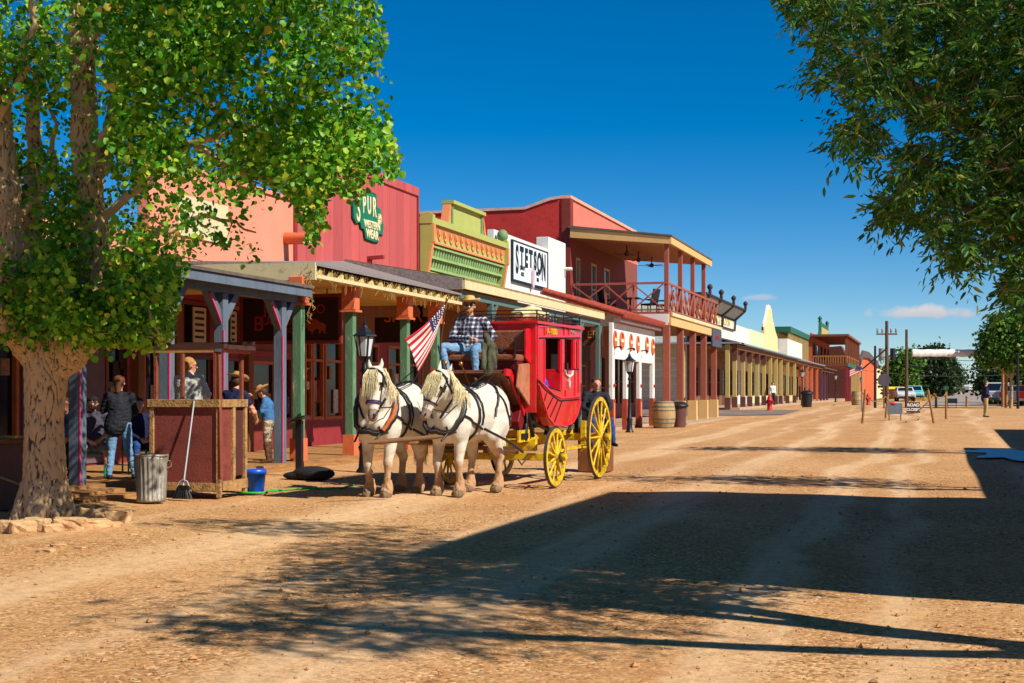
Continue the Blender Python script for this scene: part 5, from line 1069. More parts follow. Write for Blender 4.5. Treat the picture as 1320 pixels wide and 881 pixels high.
# ================================================================ PEOPLE
skin = mat('skin', (206, 146, 116), .55, .06, 8, .05)
def V3(*a): return Vector(a)
def add_hand(og, w, d, n, s=1, curl=.5, m=0, thumb=1):
    """w wrist, d pointing direction, n palm normal, thumb = side"""
    w = Vector(w); d = Vector(d).normalized(); n = Vector(n); n = (n-d*n.dot(d)).normalized(); a = d.cross(n)*thumb
    pc = w+d*.05*s; og.cap(w, .024*s, w+d*.03*s, .026*s, m)
    for k, (off, L) in enumerate(((.030, .072), (.010, .08), (-.010, .074), (-.029, .058))):
        b = w+d*.085*s+a*off*s; og.cap(w+d*.02*s+a*off*.6*s, .019*s, b, .0135*s, m)
        d1 = (d*math.cos(curl*.7)+n*math.sin(curl*.7)).normalized(); c = b+d1*L*.5*s; d2 = (d*math.cos(curl*1.7)+n*math.sin(curl*1.7)).normalized(); e = c+d2*L*.5*s
        og.cap(b, .0115*s, c, .0105*s, m); og.cap(c, .0105*s, e, .009*s, m)
    tb = w+d*.025*s+a*.03*s; tm = tb+(d*.6+a*.75+n*.25).normalized()*.038*s; te = tm+(d*.95+a*.25+n*.3).normalized()*.03*s
    og.cap(tb, .016*s, tm, .0125*s, m); og.cap(tm, .0125*s, te, .010*s, m)
ST0 = dict(pel=(0, 0, .96), chest=(.01, 0, 1.32), neck=(.0, 0, 1.47), head=(.03, 0, 1.63), face=(1, 0, 0),
           sL=(0, .19, 1.42), sR=(0, -.19, 1.42), eL=(-.03, .25, 1.14), eR=(-.03, -.25, 1.14), wL=(.06, .24, .9), wR=(.06, -.24, .9),
           hL=(0, .1, .93), hR=(0, -.1, .93), kL=(.03, .11, .5), kR=(.03, -.11, .5), aL=(-.02, .12, .09), aR=(-.02, -.12, .09), tL=(1, .2, 0), tR=(1, -.2, 0), dL=None, dR=None, nL=(0, -1, 0), nR=(0, 1, 0), up=(0, 0, 1), curl=.6)
def person(label, loc, rz, J, top, bottom, shoe, hair=None, sleeve='long', h=1.75, bulk=1.0, hat=None, beard=None, glasses=False, hairlen=.0, voxel=.013, shorts=False, group=None, loose=0.0, collar=None, boots=False):
    t = thing('person', label, 'person', (0, 0, 0), group); s = h/1.75; j = dict(ST0); j.update(J or {}); P = {k: (Vector(v)*s if k in ('pel', 'chest', 'neck', 'head') or len(k) == 2 and k[0] in 'seewhka' and k[1] in 'LR' else v) for k, v in j.items()}
    og = Org(); up = Vector(P['up']).normalized(); pel, ch, nk, hd = P['pel'], P['chest'], P['neck'], P['head']
    lat = (P['sL']-P['sR']).normalized(); b = bulk*s
    # torso (material 1), hips (2)
    og.cap(pel+lat*.06*s, .125*b, ch+lat*.08*b, .125*b, 1); og.cap(pel-lat*.06*s, .125*b, ch-lat*.08*b, .125*b, 1); og.cap(P['sL']*.86+ch*.14, .075*b, P['sR']*.86+ch*.14, .075*b, 1); og.cap(ch, .15*b, nk*.8+ch*.2, .085*b, 1)
    og.cap(pel+lat*.07*s-up*.03*s, .125*b, pel-lat*.07*s-up*.03*s, .125*b, 2)
    if loose: og.cap(pel+lat*.08*s-up*.06*s, .14*b+loose, ch-up*.1*s, .13*b+loose, 1)
    og.cap(nk-up*.02*s, .056*s, hd-up*.05*s, .052*s, 0)
    f = Vector(P['face']).normalized(); hu = (Vector(P.get('hup', up))-f*f.dot(Vector(P.get('hup', up)))).normalized(); hl = hu.cross(f)
    og.cap(hd+hu*.035*s-f*.02*s, .088*s, hd+hu*.02*s+f*.012*s, .084*s, 0); og.cap(hd-hu*.04*s+f*.02*s, .068*s, hd-hu*.082*s+f*.045*s, .036*s, 0)
    og.cap(hd+hu*.01*s+f*.088*s, .012*s, hd-hu*.024*s+f*.105*s, .017*s, 0); og.cap(hd-hu*.058*s+f*.078*s+hl*.018*s, .010*s, hd-hu*.058*s+f*.078*s-hl*.018*s, .010*s, 0)
    for q in (-1, 1): og.ell(hd+hl*q*.088*s-f*.008*s-hu*.008*s, (.014*s, .014*s, .03*s), 0)
    am = 1 if sleeve == 'long' else 0
    for q in 'LR':
        S_, E, W_ = P['s'+q], P['e'+q], P['w'+q]; mid = S_.lerp(E, .55)
        og.cap(S_, .068*b, mid, .058*b, 1); og.cap(mid, .052*b if am == 0 else .056*b, E, .044*b if am == 0 else .05*b, am); og.cap(E, .046*b, W_, .029*s if am == 0 else .037*b, am)
        d = (W_-E).normalized() if P['d'+q] is None else Vector(P['d'+q]); add_hand(og, W_+d*.012*s, d, P['n'+q], s*1.02, P['curl'], 0, 1 if q == 'L' else -1)
        H, K, A = P['h'+q], P['k'+q], P['a'+q]; og.cap(H, .098*b, K, .066*b, 2)
        if shorts: og.cap(K, .056*s, K.lerp(A, .4), .058*s, 0); og.cap(K.lerp(A, .4), .058*s, A, .038*s, 0)
        else: og.cap(K, .062*b, K.lerp(A, .35), .06*b, 2 if not boots else 3); og.cap(K.lerp(A, .35), .06*b, A+up*.02*s, .046*s, 2 if not boots else 3)
        tt = Vector(P['t'+q]).normalized(); dn = Vector((0, 0, -1)); og.cap(A+dn*.03*s-tt*.03*s, .042*s, A+dn*.045*s+tt*.1*s, .038*s, 3); og.cap(A+dn*.045*s+tt*.08*s, .038*s, A+dn*.052*s+tt*.16*s, .03*s, 3)
    def fold(V, Nn):
        a = np.linalg.norm(V-np.array(hd), axis=1) > .17*s
        for q in 'LR': a &= np.linalg.norm(V-np.array(P['w'+q]), axis=1) > .14*s
        a &= V[:, 2] > min(P['aL'].z, P['aR'].z)+.06
        o_ = V.copy()
        for i in np.nonzero(a)[0]: v = V[i]; o_[i] = v+Nn[i]*((1-abs(noise.noise(Vector((v[0]*9, v[1]*9, v[2]*17))))*2.6)*.008+noise.noise(Vector(v)*26)*.004)
        return o_
    if loose: og.ell(pel-up*.02*s, (.15*b, .19*b, .15*b), 1)
    og.build('body', [skin, top, bottom, shoe], voxel, t, 2, disp=fold)
    hm = hair or mat('brown_hair', (74, 50, 34), .7, .3, 30, .3, 60, stretch=(1, 1, .3))
    H = Org(); H.ell(hd+hu*.052*s-f*.028*s, (.1*s, .1*s, .088*s)); H.ell(hd+hu*.01*s-f*.045*s, (.082*s, .096*s, .088*s))
    if hairlen: H.cap(hd-f*.07*s, .075*s, hd-f*.075*s-hu*hairlen*s, .045*s)
    if hat != 'cap': H.build('hair', hm, .012, t, 1)
    if beard: B = Org(); B.cap(hd-hu*.07*s+f*.05*s+hl*.035*s, .034*s, hd-hu*.07*s+f*.05*s-hl*.035*s, .034*s); B.cap(hd-hu*.09*s+f*.06*s, .036*s, hd-hu*.115*s+f*.06*s, .02*s); B.cap(hd-hu*.036*s+f*.09*s+hl*.02*s, .009*s, hd-hu*.036*s+f*.09*s-hl*.02*s, .009*s); B.build('beard', beard, .01, t, 1)
    if glasses:
        mb = MB(); 
        for q in (-1, 1): c = hd+hu*.018*s+f*.082*s+hl*q*.034*s; mb.lathe(c, c+f*.014*s, [(0, .029*s), (1, .026*s)], 12); mb.beam(c+hl*q*.025*s, hd+hl*q*.09*s+hu*.012*s, .008*s, .008*s)
        mb.beam(hd+hu*.022*s+f*.093*s+hl*.02*s, hd+hu*.022*s+f*.093*s-hl*.02*s, .008*s, .008*s); mb.build('sunglasses', mat('dark_lens', (12, 12, 14), .1, .1, 1, 0, spec=.8), t)
    else:
        for q in (-1, 1): mb = MB(); mb.ball(hd+hu*.014*s+f*.079*s+hl*q*.031*s, .0105*s, 8, 6); mb.build('eye', mat('eye_dark', (30, 20, 16), .2, 0, 1, 0), t)
    if hat and hat != 'cap':
        hm_, br_, ch_, rr_ = hat; c = hd+hu*.068*s-f*.01*s; vs = []; n = 36; rings = ((.02, .0), (.088, .0), (.095, -.004), (br_*.7, -.012), (br_, .0))
        mb = MB(); mb.smooth = True
        top_ = [(ch_*1.0, .03), (ch_, .055), (ch_*.93, .078), (ch_*.5, .09), (.02, .098), (0, .104), (-.006, .13), (0.0, br_*.75), (.012, br_)]
        for z_, r_ in top_:
            for k in range(n):
                a = 2*math.pi*k/n; roll = (.06*rr_*abs(math.sin(a))**2*(r_/br_)**3) if r_ > .12 else 0; dent = -.022*abs(math.cos(a)) if r_ < .05 else 0
                ff = 1.15 if r_ > .12 else 1.12; vs.append(c+(f*math.cos(a)*r_*ff+hl*math.sin(a)*r_*(1-.12*rr_ if r_ > .12 else 1)+hu*(z_+roll+dent))*s)
        fs = [(i*n+k, i*n+(k+1) % n, (i+1)*n+(k+1) % n, (i+1)*n+k) for i in range(len(top_)-1) for k in range(n)]; fs.append(tuple(range(n)))
        mb.add(vs, fs); o = mb.build('hat', hm_, t); md = o.modifiers.new('t', 'SOLIDIFY'); md.thickness = .006
        mb = MB(); mb.lathe(c+hu*.004*s, c+hu*.03*s, [(0, .107*s), (1, .104*s)], 24, False); mb.build('hat_band', mat('hat_band_brown', (70, 46, 30), .6), o)
    if hat == 'cap':
        cm_ = mat('cap_black', (30, 28, 30), .8, .1, 5, .1); H = Org(); H.ell(hd+hu*.055*s-f*.012*s, (.1*s, .1*s, .075*s)); H.ell(hd+hu*.03*s-f*.03*s, (.092*s, .096*s, .08*s)); H.cap(hd+hu*.06*s+f*.07*s+hl*.03*s, .022*s, hd+hu*.05*s+f*.14*s+hl*.02*s, .01*s); H.cap(hd+hu*.06*s+f*.07*s-hl*.03*s, .022*s, hd+hu*.05*s+f*.14*s-hl*.02*s, .01*s); H.build('cap', cm_, .01, t, 1)
    place(t, loc, rz); return t
denim = mat('blue_denim', (104, 142, 178), .85, .2, 6, .25, 60, dirt=((150, 182, 206), .3, 4)); denimd = mat('dark_denim', (34, 70, 130), .85, .15, 6, .2); blackc = mat('black_cloth', (30, 33, 42), .8, .2, 7, .3); shoe = mat('dark_shoe', (24, 24, 28), .6)
greyc = mat('grey_cloth', (186, 184, 178), .85, .12, 8, .35, 20); navy = mat('navy_cloth', (20, 28, 62), .85, .15, 6, .2); straw = mat('straw_hat', (206, 168, 100), .8, .15, 30, .3, 80); tshirt = mat('slate_tshirt', (70, 66, 82), .85, .2, 5, .2); greysh = mat('grey_shorts', (120, 128, 140), .85, .2, 9, .2)
blond = mat('blond_hair', (176, 124, 68), .7, .3, 30, .3, 60); brownh = mat('brown_hair', (74, 50, 34), .7, .3, 30, .3, 60, stretch=(1, 1, .3)); ginger = mat('ginger_beard', (170, 120, 76), .9, .2, 30, .3); dbeard = mat('dark_beard', (52, 34, 26), .9, .2, 30, .3)
# woman seen from behind
p = at(154, 621, 23.3); RZ = math.atan2(CT, -ST)
person('woman in black hooded jacket and light jeans standing with her back turned', (p.x, p.y, .15), RZ+.25, dict(eL=(.08, .27, 1.16), wL=(.26, .14, 1.22), eR=(.03, -.27, 1.14), wR=(.2, -.2, 1.1), kL=(.0, .13, .5), kR=(.04, -.15, .5), aL=(-.1, .16, .09), aR=(.02, -.24, .09), face=(1, -.3, -.1)), blackc, denim, shoe, mat('auburn_hair', (104, 62, 38), .6, .35, 30, .3, 60), h=1.70, loose=.035, hairlen=.14)
# seated man with cap, sunglasses, beard
p = at(119, 610, 23.9); FC = math.atan2(-CT, ST)
SIT = dict(pel=(0, 0, .55), chest=(-.02, 0, .92), neck=(.0, 0, 1.1), head=(.05, 0, 1.25), sL=(0, .2, 1.04), sR=(0, -.2, 1.04), hL=(.02, .1, .53), hR=(.02, -.1, .53), kL=(.42, .2, .52), kR=(.42, -.17, .52), aL=(.46, .24, .09), aR=(.42, -.2, .09), eL=(.1, .28, .8), eR=(.08, -.3, .78), wL=(.3, .14, .68), wR=(.34, -.08, .64))
person('seated bearded man in black cap and sunglasses with grey shorts on a green chair', (p.x, p.y, .15), FC+.35, SIT, tshirt, greysh, shoe, sleeve='short', hat='cap', beard=dbeard, glasses=True, shorts=True, bulk=1.12)
gchair = mat('green_metal', (20, 130, 100), .4)
def gch(lab, x, y, rz):
    t = thing('chair', lab, 'chair', (0, 0, 0), 'green metal chairs on the boardwalk'); mb = MB(); mb.box(-.24, .24, -.24, .24, .4, .43); mb.build('seat', gchair, t)
    for sx in (-.22, .22):
        for sy in (-.22, .22): mb = MB(); mb.cyl((sx, sy, 0), (sx*.95, sy, .4 if sx > 0 else .85), .016, n=8); mb.build('leg', gchair, t)
    mb = MB(); mb.box(-.24, -.2, -.22, .22, .62, .85); mb.build('backrest', gchair, t)
    for sy in (-.25, .25): mb = MB(); mb.tube([(.22, sy, 0.42), (.24, sy, .64), (-.2, sy, .66)], .014, 6); mb.build('armrest', gchair, t)
    place(t, (x, y, .15), rz)
q = at(119, 610, 24.0); gch('green metal chair under the seated bearded man', q.x, q.y, FC+.35)
q = at(178, 606, 25.2); gch('green metal chair behind the standing woman', q.x, q.y, FC+.5)
person('seated person in bright blue jeans mostly hidden behind the standing woman', (q.x, q.y, .15), FC+.6, SIT, navy, denimd, shoe, h=1.7, voxel=.018)
q = at(87, 600, 24.6); gch('green metal chair behind the big trunk', q.x, q.y, FC-.2)
person('seated person in dark striped shirt half hidden behind the tree trunk', (q.x, q.y, .15), FC-.1, SIT, mat('striped_navy', (40, 44, 80), .8, planks=('z', .05, .8)), blackc, shoe, h=1.7, voxel=.018)
# man in grey sweatshirt behind the booth, seen from behind
p = at(244, 600, 22.9); person('man in grey and charcoal sweatshirt with sunglasses standing behind the booth', (p.x, p.y, .3), RZ-.35, dict(face=(1, -.8, 0), eL=(.1, .26, 1.18), wL=(.3, .1, 1.12), eR=(.1, -.26, 1.18), wR=(.3, -.1, 1.1)), greyc, blackc, shoe, blond, h=1.84, bulk=1.12, glasses=True, loose=.03)
p = at(301, 600, 24.2); person('man in navy t-shirt and tan hat standing behind the booth uprights', (p.x, p.y, .15), RZ-.5, dict(chest=(.03, 0, 1.31), neck=(.05, 0, 1.45), head=(.1, 0, 1.6), face=(1, 0, -.3), sL=(.04, .19, 1.4), sR=(.04, -.19, 1.4), eL=(.3, .25, 1.2), eR=(.2, -.27, 1.1), wL=(.5, .2, 1.32), wR=(.36, -.2, .98)), navy, denimd, shoe, h=1.76, sleeve='short', hat=(mat('tan_hat', (170, 126, 76), .8, .15, 20, .2), .19, .11, .8))
p = at(346, 597, 28.8); chaps = mat('chaps_cream', (188, 172, 144), .85, .5, 7, .3, dirt=((60, 46, 40), .6, 9))
person('person in blue shirt and pale chaps bowed under a hat on the boardwalk', (p.x, p.y, .15), RZ+1.5, dict(chest=(.03, 0, 1.31), neck=(.07, 0, 1.45), head=(.14, 0, 1.57), face=(1, 0, -.8), sL=(.04, .18, 1.4), sR=(.04, -.18, 1.4), eL=(.1, .24, 1.15), eR=(.1, -.24, 1.15), wL=(.3, .08, 1.14), wR=(.32, -.06, 1.16)), mat('sky_blue_cloth', (60, 110, 160), .8, .2, 6, .2), chaps, mat('brown_boot', (84, 56, 36), .6), h=1.58, hat=(mat('tan_hat', (0, 0, 0)), .2, .12, .8), boots=True, voxel=.016)
# ---------------------------------------------------------------- walking man on the right, distant people
p = at(1270, 536.5, 69.5); khaki = mat('khaki_cloth', (176, 156, 100), .85, .15, 5, .2)
person('man in navy jacket and khaki trousers standing on the right side of the street', (p.x, p.y, gzf(p.x, p.y)), math.atan2(-.3, .2)+1.2, dict(eL=(-.02, .26, 1.14), wL=(.18, .2, 1.05), eR=(-.03, -.26, 1.14), wR=(.16, -.2, 1.05)), navy, khaki, shoe, h=1.77, voxel=.022, loose=.03, bulk=1.1)
X = -12.9; y = on(990, X); z = .52; whitec = mat('white_cloth', (210, 208, 204), .8)
person('person in white shirt and dark vest on the far pavement above the red hydrant', (X+.9, y-5, z), -.9, None, whitec, blackc, shoe, h=1.8, voxel=.03, bulk=1.25)
p = at(944, 530, 70); 
# ================================================================ STAGECOACH
PH = R(3); CO = Vector((-7.0, 23.15, 0)); BK = Vector((math.sin(PH), math.cos(PH), 0)); WD = Vector((math.cos(PH), -math.sin(PH), 0))
def cw_(s, w, z): return CO+BK*s+WD*w+Vector((0, 0, z))
def s_of(px, w):     # distance behind the front axle of the point of the coach plane w seen in that direction
    u = (px-660)/1833.0; o = CO+WD*w; A = o.x*CT+o.y*ST-u*(-o.x*ST+o.y*CT); B = BK.x*CT+BK.y*ST-u*(-BK.x*ST+BK.y*CT); return -A/B
def cz(s, w, py): q = cw_(s, w, 0); return zat(q.x, q.y, py)
cred = mat('coach_red', (206, 22, 34), .32, .12, 4, .04, coat=.35, spec=.5, dirt=((172, 66, 52), .34, 5)); cdred = mat('coach_dark_red', (110, 18, 26), .5, .15, 4, .05); cyel = mat('coach_yellow', (222, 186, 24), .45, .12, 8, .08, dirt=((150, 116, 56), .5, 9)); lthr = mat('brown_leather', (140, 82, 56), .65, .2, 5, .3, dirt=((96, 54, 40), .3, 6)); lthr2 = mat('tan_leather', (176, 112, 82), .65, .2, 5, .3, dirt=((140, 80, 60), .3, 6)); cblk = mat('coach_black_trim', (24, 20, 22), .5); iron = mat('worn_iron', (90, 82, 76), .5, .2, 8, .1, metal=.5)
coach = thing('stagecoach', 'bright red stagecoach with yellow wheels and leather driver seat behind the two white horses', 'stagecoach', (CO.x, CO.y, 0))
HW = .72
def cprism(mb, poly, w0, w1):   # poly of (s, z)
    n = len(poly); mb.add([cw_(s, w0, z) for s, z in poly]+[cw_(s, w1, z) for s, z in poly], [tuple(range(n)), tuple(range(n, 2*n))[::-1]]+[(i, i+n, (i+1) % n+n, (i+1) % n) for i in range(n)])
def cbox(mb, s0, s1, w0, w1, z0, z1): cprism(mb, [(s0, z0), (s1, z0), (s1, z1), (s0, z1)], w0, w1)
def SP(px, py, w=HW): s = s_of(px, w); return (s, cz(s, w, py))
def SPs(l, w=HW): return [SP(a, b, w) for a, b in l]
body = MB(); low = SPs([(691.5, 470), (691.5, 486), (702.6, 497), (722.5, 503), (723, 476), (749, 476), (750, 498), (748.5, 520), (745, 535), (739, 546), (728, 550.5), (713, 549), (705, 538), (698, 515), (693, 490)][1:])
cprism(body, low, -HW, HW)
z_t = SP(720, 420.5)[1]; z_b = SP(720, 436)[1]
s0, s1 = s_of(691.5, HW), s_of(749, HW)
for a, c, zb_ in ((691.5, 702.6, 486), (722.7, 728, 478), (739.3, 749, 478)):
    q = SPs([(a, zb_), (c, zb_+ (10 if a < 700 else 0))]); cprism(body, [(q[0][0], q[0][1]-.02), (q[1][0], q[1][1]-.02), (q[1][0], z_b), (q[0][0], z_b)], HW-.06, HW); cprism(body, [(q[0][0], q[0][1]-.02), (q[1][0], q[1][1]-.02), (q[1][0], z_b), (q[0][0], z_b)], -HW, -HW+.06)
cbox(body, s0, s1, HW-.06, HW, z_b, z_t-.02); cbox(body, s0, s1, -HW, -HW+.06, z_b, z_t-.02)
cbox(body, s0, s0+.05, -HW+.061, HW-.061, 1.5, z_t-.02); cbox(body, s1-.05, s1, -HW+.061, HW-.061, 1.7, z_t-.02)
bo = body.build('body', cred, coach, bevel=.012)
mb = MB(); cbox(mb, s0+.06, s1-.06, -HW+.07, -HW+.09, 1.7, z_t-.05); cbox(mb, s_of(728, HW)+.01, s_of(739, HW)-.01, HW-.3, HW-.28, 1.9, z_t-.1); mb.build('dark_backing', mat('interior_black', (16, 12, 14), .9), coach)  # black sheets put the coach's inner shade into colour behind the windows
mb = MB(); cbox(mb, s0-.08, s1+.06, -HW-.05, HW+.05, z_t-.015, z_t+.035); rf = mb.build('roof', cred, coach, bevel=.01)
# raised mouldings and dark panel lines
def mould(name, m, segs, w=.035, d=.02, woff=.006):
    mb = MB()
    for l in segs:
        P_ = [cw_(*(lambda q: (q[0], HW+woff, q[1]))(SP(a, b))) for a, b in l]
        for i in range(len(P_)-1): mb.beam(P_[i], P_[i+1], w, d, WD)
    return mb.build(name, m, coach)
def mould2(name, m, segs, w, d, woff):
    mb = MB()
    for l in segs:
        P_ = [cw_(*(lambda q: (q[0], HW+woff, q[1]))(SP(a, b))) for a, b in l]
        for A, B in zip(P_[:-1], P_[1:]): mb.beam(A, B, d, w, WD.cross((B-A).normalized()))
    return mb.build(name, m, coach)
mould2('panel_line', cblk, [[(693, 491), (703, 503), (716, 513), (722, 517), (746, 515)], [(704.5, 507), (700, 521)], [(713, 512), (703, 532)], [(719, 516), (708, 540)], [(724, 518), (714, 546)], [(702.6, 498), (722.5, 504)], [(729, 437), (729, 475)], [(728, 477), (746, 476)], [(692.5, 436), (748, 436)], [(743, 440), (743, 475)], [(724.5, 452), (724.5, 474)]], .022, .012, .003)
mould2('moulding', mat('bright_red_trim', (222, 40, 56), .35, .05, 3, 0, coat=.3), [[(692.8, 487), (692.8, 421), (748, 421)], [(693, 434), (748, 434)], [(702, 421), (702, 434)], [(727, 421), (727, 434)], [(733, 421), (733, 434)], [(701.5, 438), (701.5, 496)], [(723.8, 437), (723.8, 502)], [(740, 437), (740, 476)], [(694, 489), (712, 507), (723, 513), (747, 511)], [(694.5, 496), (699, 515), (706, 537), (714, 547), (728, 549), (738, 545), (744, 534), (748, 518)], [(745.5, 437), (745.5, 505)], [(729, 503), (729, 514)], [(741, 478), (741, 512)]], .028, .02, .008)
c = cw_(*(lambda q: (q[0], HW+.012, q[1]))(SP(732.5, 490))); mb = MB()
for a, b_ in (((0, .1), (0, -.14)), ((0, .05), (-.13, .1)), ((0, .05), (.13, .1)), ((-.13, .1), (-.15, .17)), ((.13, .1), (.15, .17)), ((-.03, -.02), (.0, -.15)), ((.03, -.02), (.0, -.15))): mb.beam(c+BK*a[0]*1.6+Vector((0, 0, a[1])), c+BK*b_[0]*1.6+Vector((0, 0, b_[1])), .012, .04, WD)
mb.build('longhorn_emblem', white, coach)
c = SP(711, 428); text('A-1000', .15, mat('coach_gold', (216, 160, 40), .5), coach, cw_(c[0], HW+.01, c[1]), BK, ZV, sx=1.25, ext=.004, off=.004); c = SP(738, 428); text('MAIL', .14, mat('coach_silver', (190, 150, 150), .5), coach, cw_(c[0], HW+.01, c[1]), BK, ZV, ext=.004, sx=1.1)
for px, py in ((747.5, 500), (729.5, 474)): c = SP(px, py); mb = MB(); mb.beam(cw_(c[0], HW+.03, c[1]-.1), cw_(c[0], HW+.03, c[1]+.08), .025, .02); mb.build('door_handle', iron, coach)
# seat, seat back, boot, footboard
zs = 2.17
mb = MB(); cbox(mb, s0-.18, s0-.06, -.78, HW-.14, zs+.12, 2.62); mb.build('seat_back', lthr, coach, bevel=.03)
mb = MB(); cbox(mb, s0-.62, s0-.05, -.78, HW-.14, zs-.07, zs+.04); mb.build('seat_cushion', lthr, coach, bevel=.03)
mb = MB(); cbox(mb, s0-.55, s0-.02, -.72, HW-.16, 1.86, zs-.075); mb.build('seat_box', cdred, coach); 
mb = MB(); cprism(mb, [(s0-.56, 1.86), (s0-.02, 1.86), (s0-.02, 1.96), (s0-.3, 2.0), (s0-.56, 1.96)], HW-.155, HW-.12); mb.build('seat_box_trim', cred, coach)
mb = MB(); P_ = SPs([(677, 424), (691.5, 422), (691.5, 474), (684, 472), (677, 462)], .61); cprism(mb, P_, .585, .63); mb.build('seat_side', cred, coach, bevel=.01)
mb = MB(); cprism(mb, [(s0-.04, 1.25), (s0+.0, 1.25), (s0+.0, z_t), (s0-.04, z_t)], -HW, HW+.0); mb.build('front_panel', cred, coach)
fw = .52; fb = [(-1.22, 1.9), (-1.18, 1.95), (-.42, 1.45), (-.42, 1.38)]
mb = MB(); cprism(mb, fb, -.75, fw-.04); mb.build('footboard', mat('footboard_brown', (110, 62, 42), .7, .25, 4, .2, planks=('z', .16, .5)), coach)
side = [(-1.26, 1.86), (-1.24, 1.97), (-1.0, 1.96), (-.72, 1.72), (-.4, 1.5), (-.3, 1.3), (-.3, 1.2), (-.36, 1.2), (-.5, 1.38), (-.78, 1.6), (-1.02, 1.84)]
for w0 in (fw-.035, -.79): mb = MB(); cprism(mb, side, w0, w0+.04); mb.build('footboard_cheek', cred, coach)
mb = MB(); cprism(mb, [(-.42, 1.36), (-.1, 1.36), (s0-.05, .98), (-.5, .98), (-.55, 1.1)][:5], -.6, .5); mb.build('front_boot', cdred, coach, bevel=.02)
mb = MB(); cprism(mb, [(-1.1, 1.82), (-.42, 1.36), (-.42, 1.0), (-.9, 1.1)], -.55, .36); mb.build('boot_leather', mat('boot_leather_brown', (96, 58, 40), .7, .25, 5, .3), coach)
mb = MB(); P_ = SPs([(669, 470), (683, 468), (687, 495), (687.5, 524), (684, 527), (676, 514), (666, 499)], .6); cprism(mb, P_, .58, .615); mb.build('mud_leather', lthr2, coach, bevel=.01)
# lamp/tin on the seat, iron rails
mb = MB(); cbox(mb, s0-.5, s0-.3, .0, .3, zs+.045, zs+.14); mb.build('seat_gear', black, coach, bevel=.03)
mb = MB(); 
for a, b_ in (((s0-.62, .56, zs-.02), (s0-.62, .56, zs+.3)), ((s0-.62, .56, zs+.3), (s0-.1, .56, 2.62)), ((s0-.62, .56, zs+.1), (s0-.1, .57, zs+.12)), ((s0-.6, .57, zs-.05), (s0-.45, .57, 1.45))): mb.beam(cw_(*a), cw_(*b_), .02, .02)
mb.build('seat_iron', black, coach)
mb = MB(); zr = z_t+.04
for w in (-HW+.04, HW-.04):
    for dz in (.06, .12, .18): mb.beam(cw_(s0+.15, w, zr+dz), cw_(s1+.05, w, zr+dz), .018, .018)
    for k in range(6): s = s0+.15+(s1-s0-.1)*k/5; mb.beam(cw_(s, w, zr-.03), cw_(s, w, zr+.19), .018, .018)
for s in (s0+.15, s1+.05):
    for dz in (.06, .12, .18): mb.beam(cw_(s, -HW+.04, zr+dz), cw_(s, HW-.04, zr+dz), .018, .018)
mb.build('roof_rail', black, coach)
# undercarriage
mb = MB(); mb.beam(cw_(-.1, 0, .62), cw_(2.9, 0, .72), .1, .12); mb.beam(cw_(-.35, .42, .82), cw_(2.9, .42, .86), .07, .09); mb.beam(cw_(-.35, -.42, .82), cw_(2.9, -.42, .86), .07, .09); mb.build('perch', cyel, coach)
mb = MB(); mb.beam(cw_(0, -.9, .5), cw_(0, .9, .5), .1, .12); mb.beam(cw_(0, -.62, .7), cw_(0, .62, .7), .12, .2); mb.beam(cw_(-.55, .35, .74), cw_(.35, .35, .74), .09, .1); mb.beam(cw_(-.55, -.35, .74), cw_(.35, -.35, .74), .09, .1); mb.build('front_axle', cyel, coach, bevel=.008)
mb = MB(); mb.beam(cw_(2.7, -.92, .76), cw_(2.7, .92, .76), .12, .14); mb.beam(cw_(2.66, .66, .48), cw_(2.66, .66, 1.06), .12, .1); mb.beam(cw_(2.66, -.66, .48), cw_(2.66, -.66, 1.06), .12, .1); mb.build('rear_axle', cyel, coach, bevel=.008)
mb = MB(); mb.beam(cw_(.6, .74, .6), cw_(2.5, .74, .6), .16, .05); mb.build('running_step', cyel, coach)
mb = MB(); mb.beam(cw_(-.6, .5, .86), cw_(-.05, .5, .86), .03, .2); mb.build('yellow_panel', cyel, coach); mb = MB(); mb.beam(cw_(-.5, .53, .86), cw_(-.18, .53, .86), .02, .09); mb.build('panel_diamond', cblk, coach)
mb = MB()
for w in (-.5, .5):
    mb.tube([cw_(-.25, w, .78), cw_(-.2, w, 1.36), cw_(.02, w, 1.42), cw_(.28, w, 1.0)], .045, 8); mb.tube([cw_(-.2, w, 1.36), cw_(.18, w, .84)], .035, 8); mb.tube([cw_(.0, w, 1.1), cw_(1.2, w, .9), cw_(2.75, w, 1.25)], .035, 8); mb.tube([cw_(2.75, w, 1.3), cw_(2.7, w, .8)], .04, 8); mb.tube([cw_(2.75, w, 1.3), cw_(2.2, w, .86)], .03, 6)
mb.build('leather_brace', cblk, coach)
mb = MB(); cprism(mb, [(s1+.005, 1.0), (2.9, 1.15), (2.95, 1.65), (s1+.03, 1.9)], -.55, .55); mb.build('rear_boot', cblk, coach, bevel=.03)
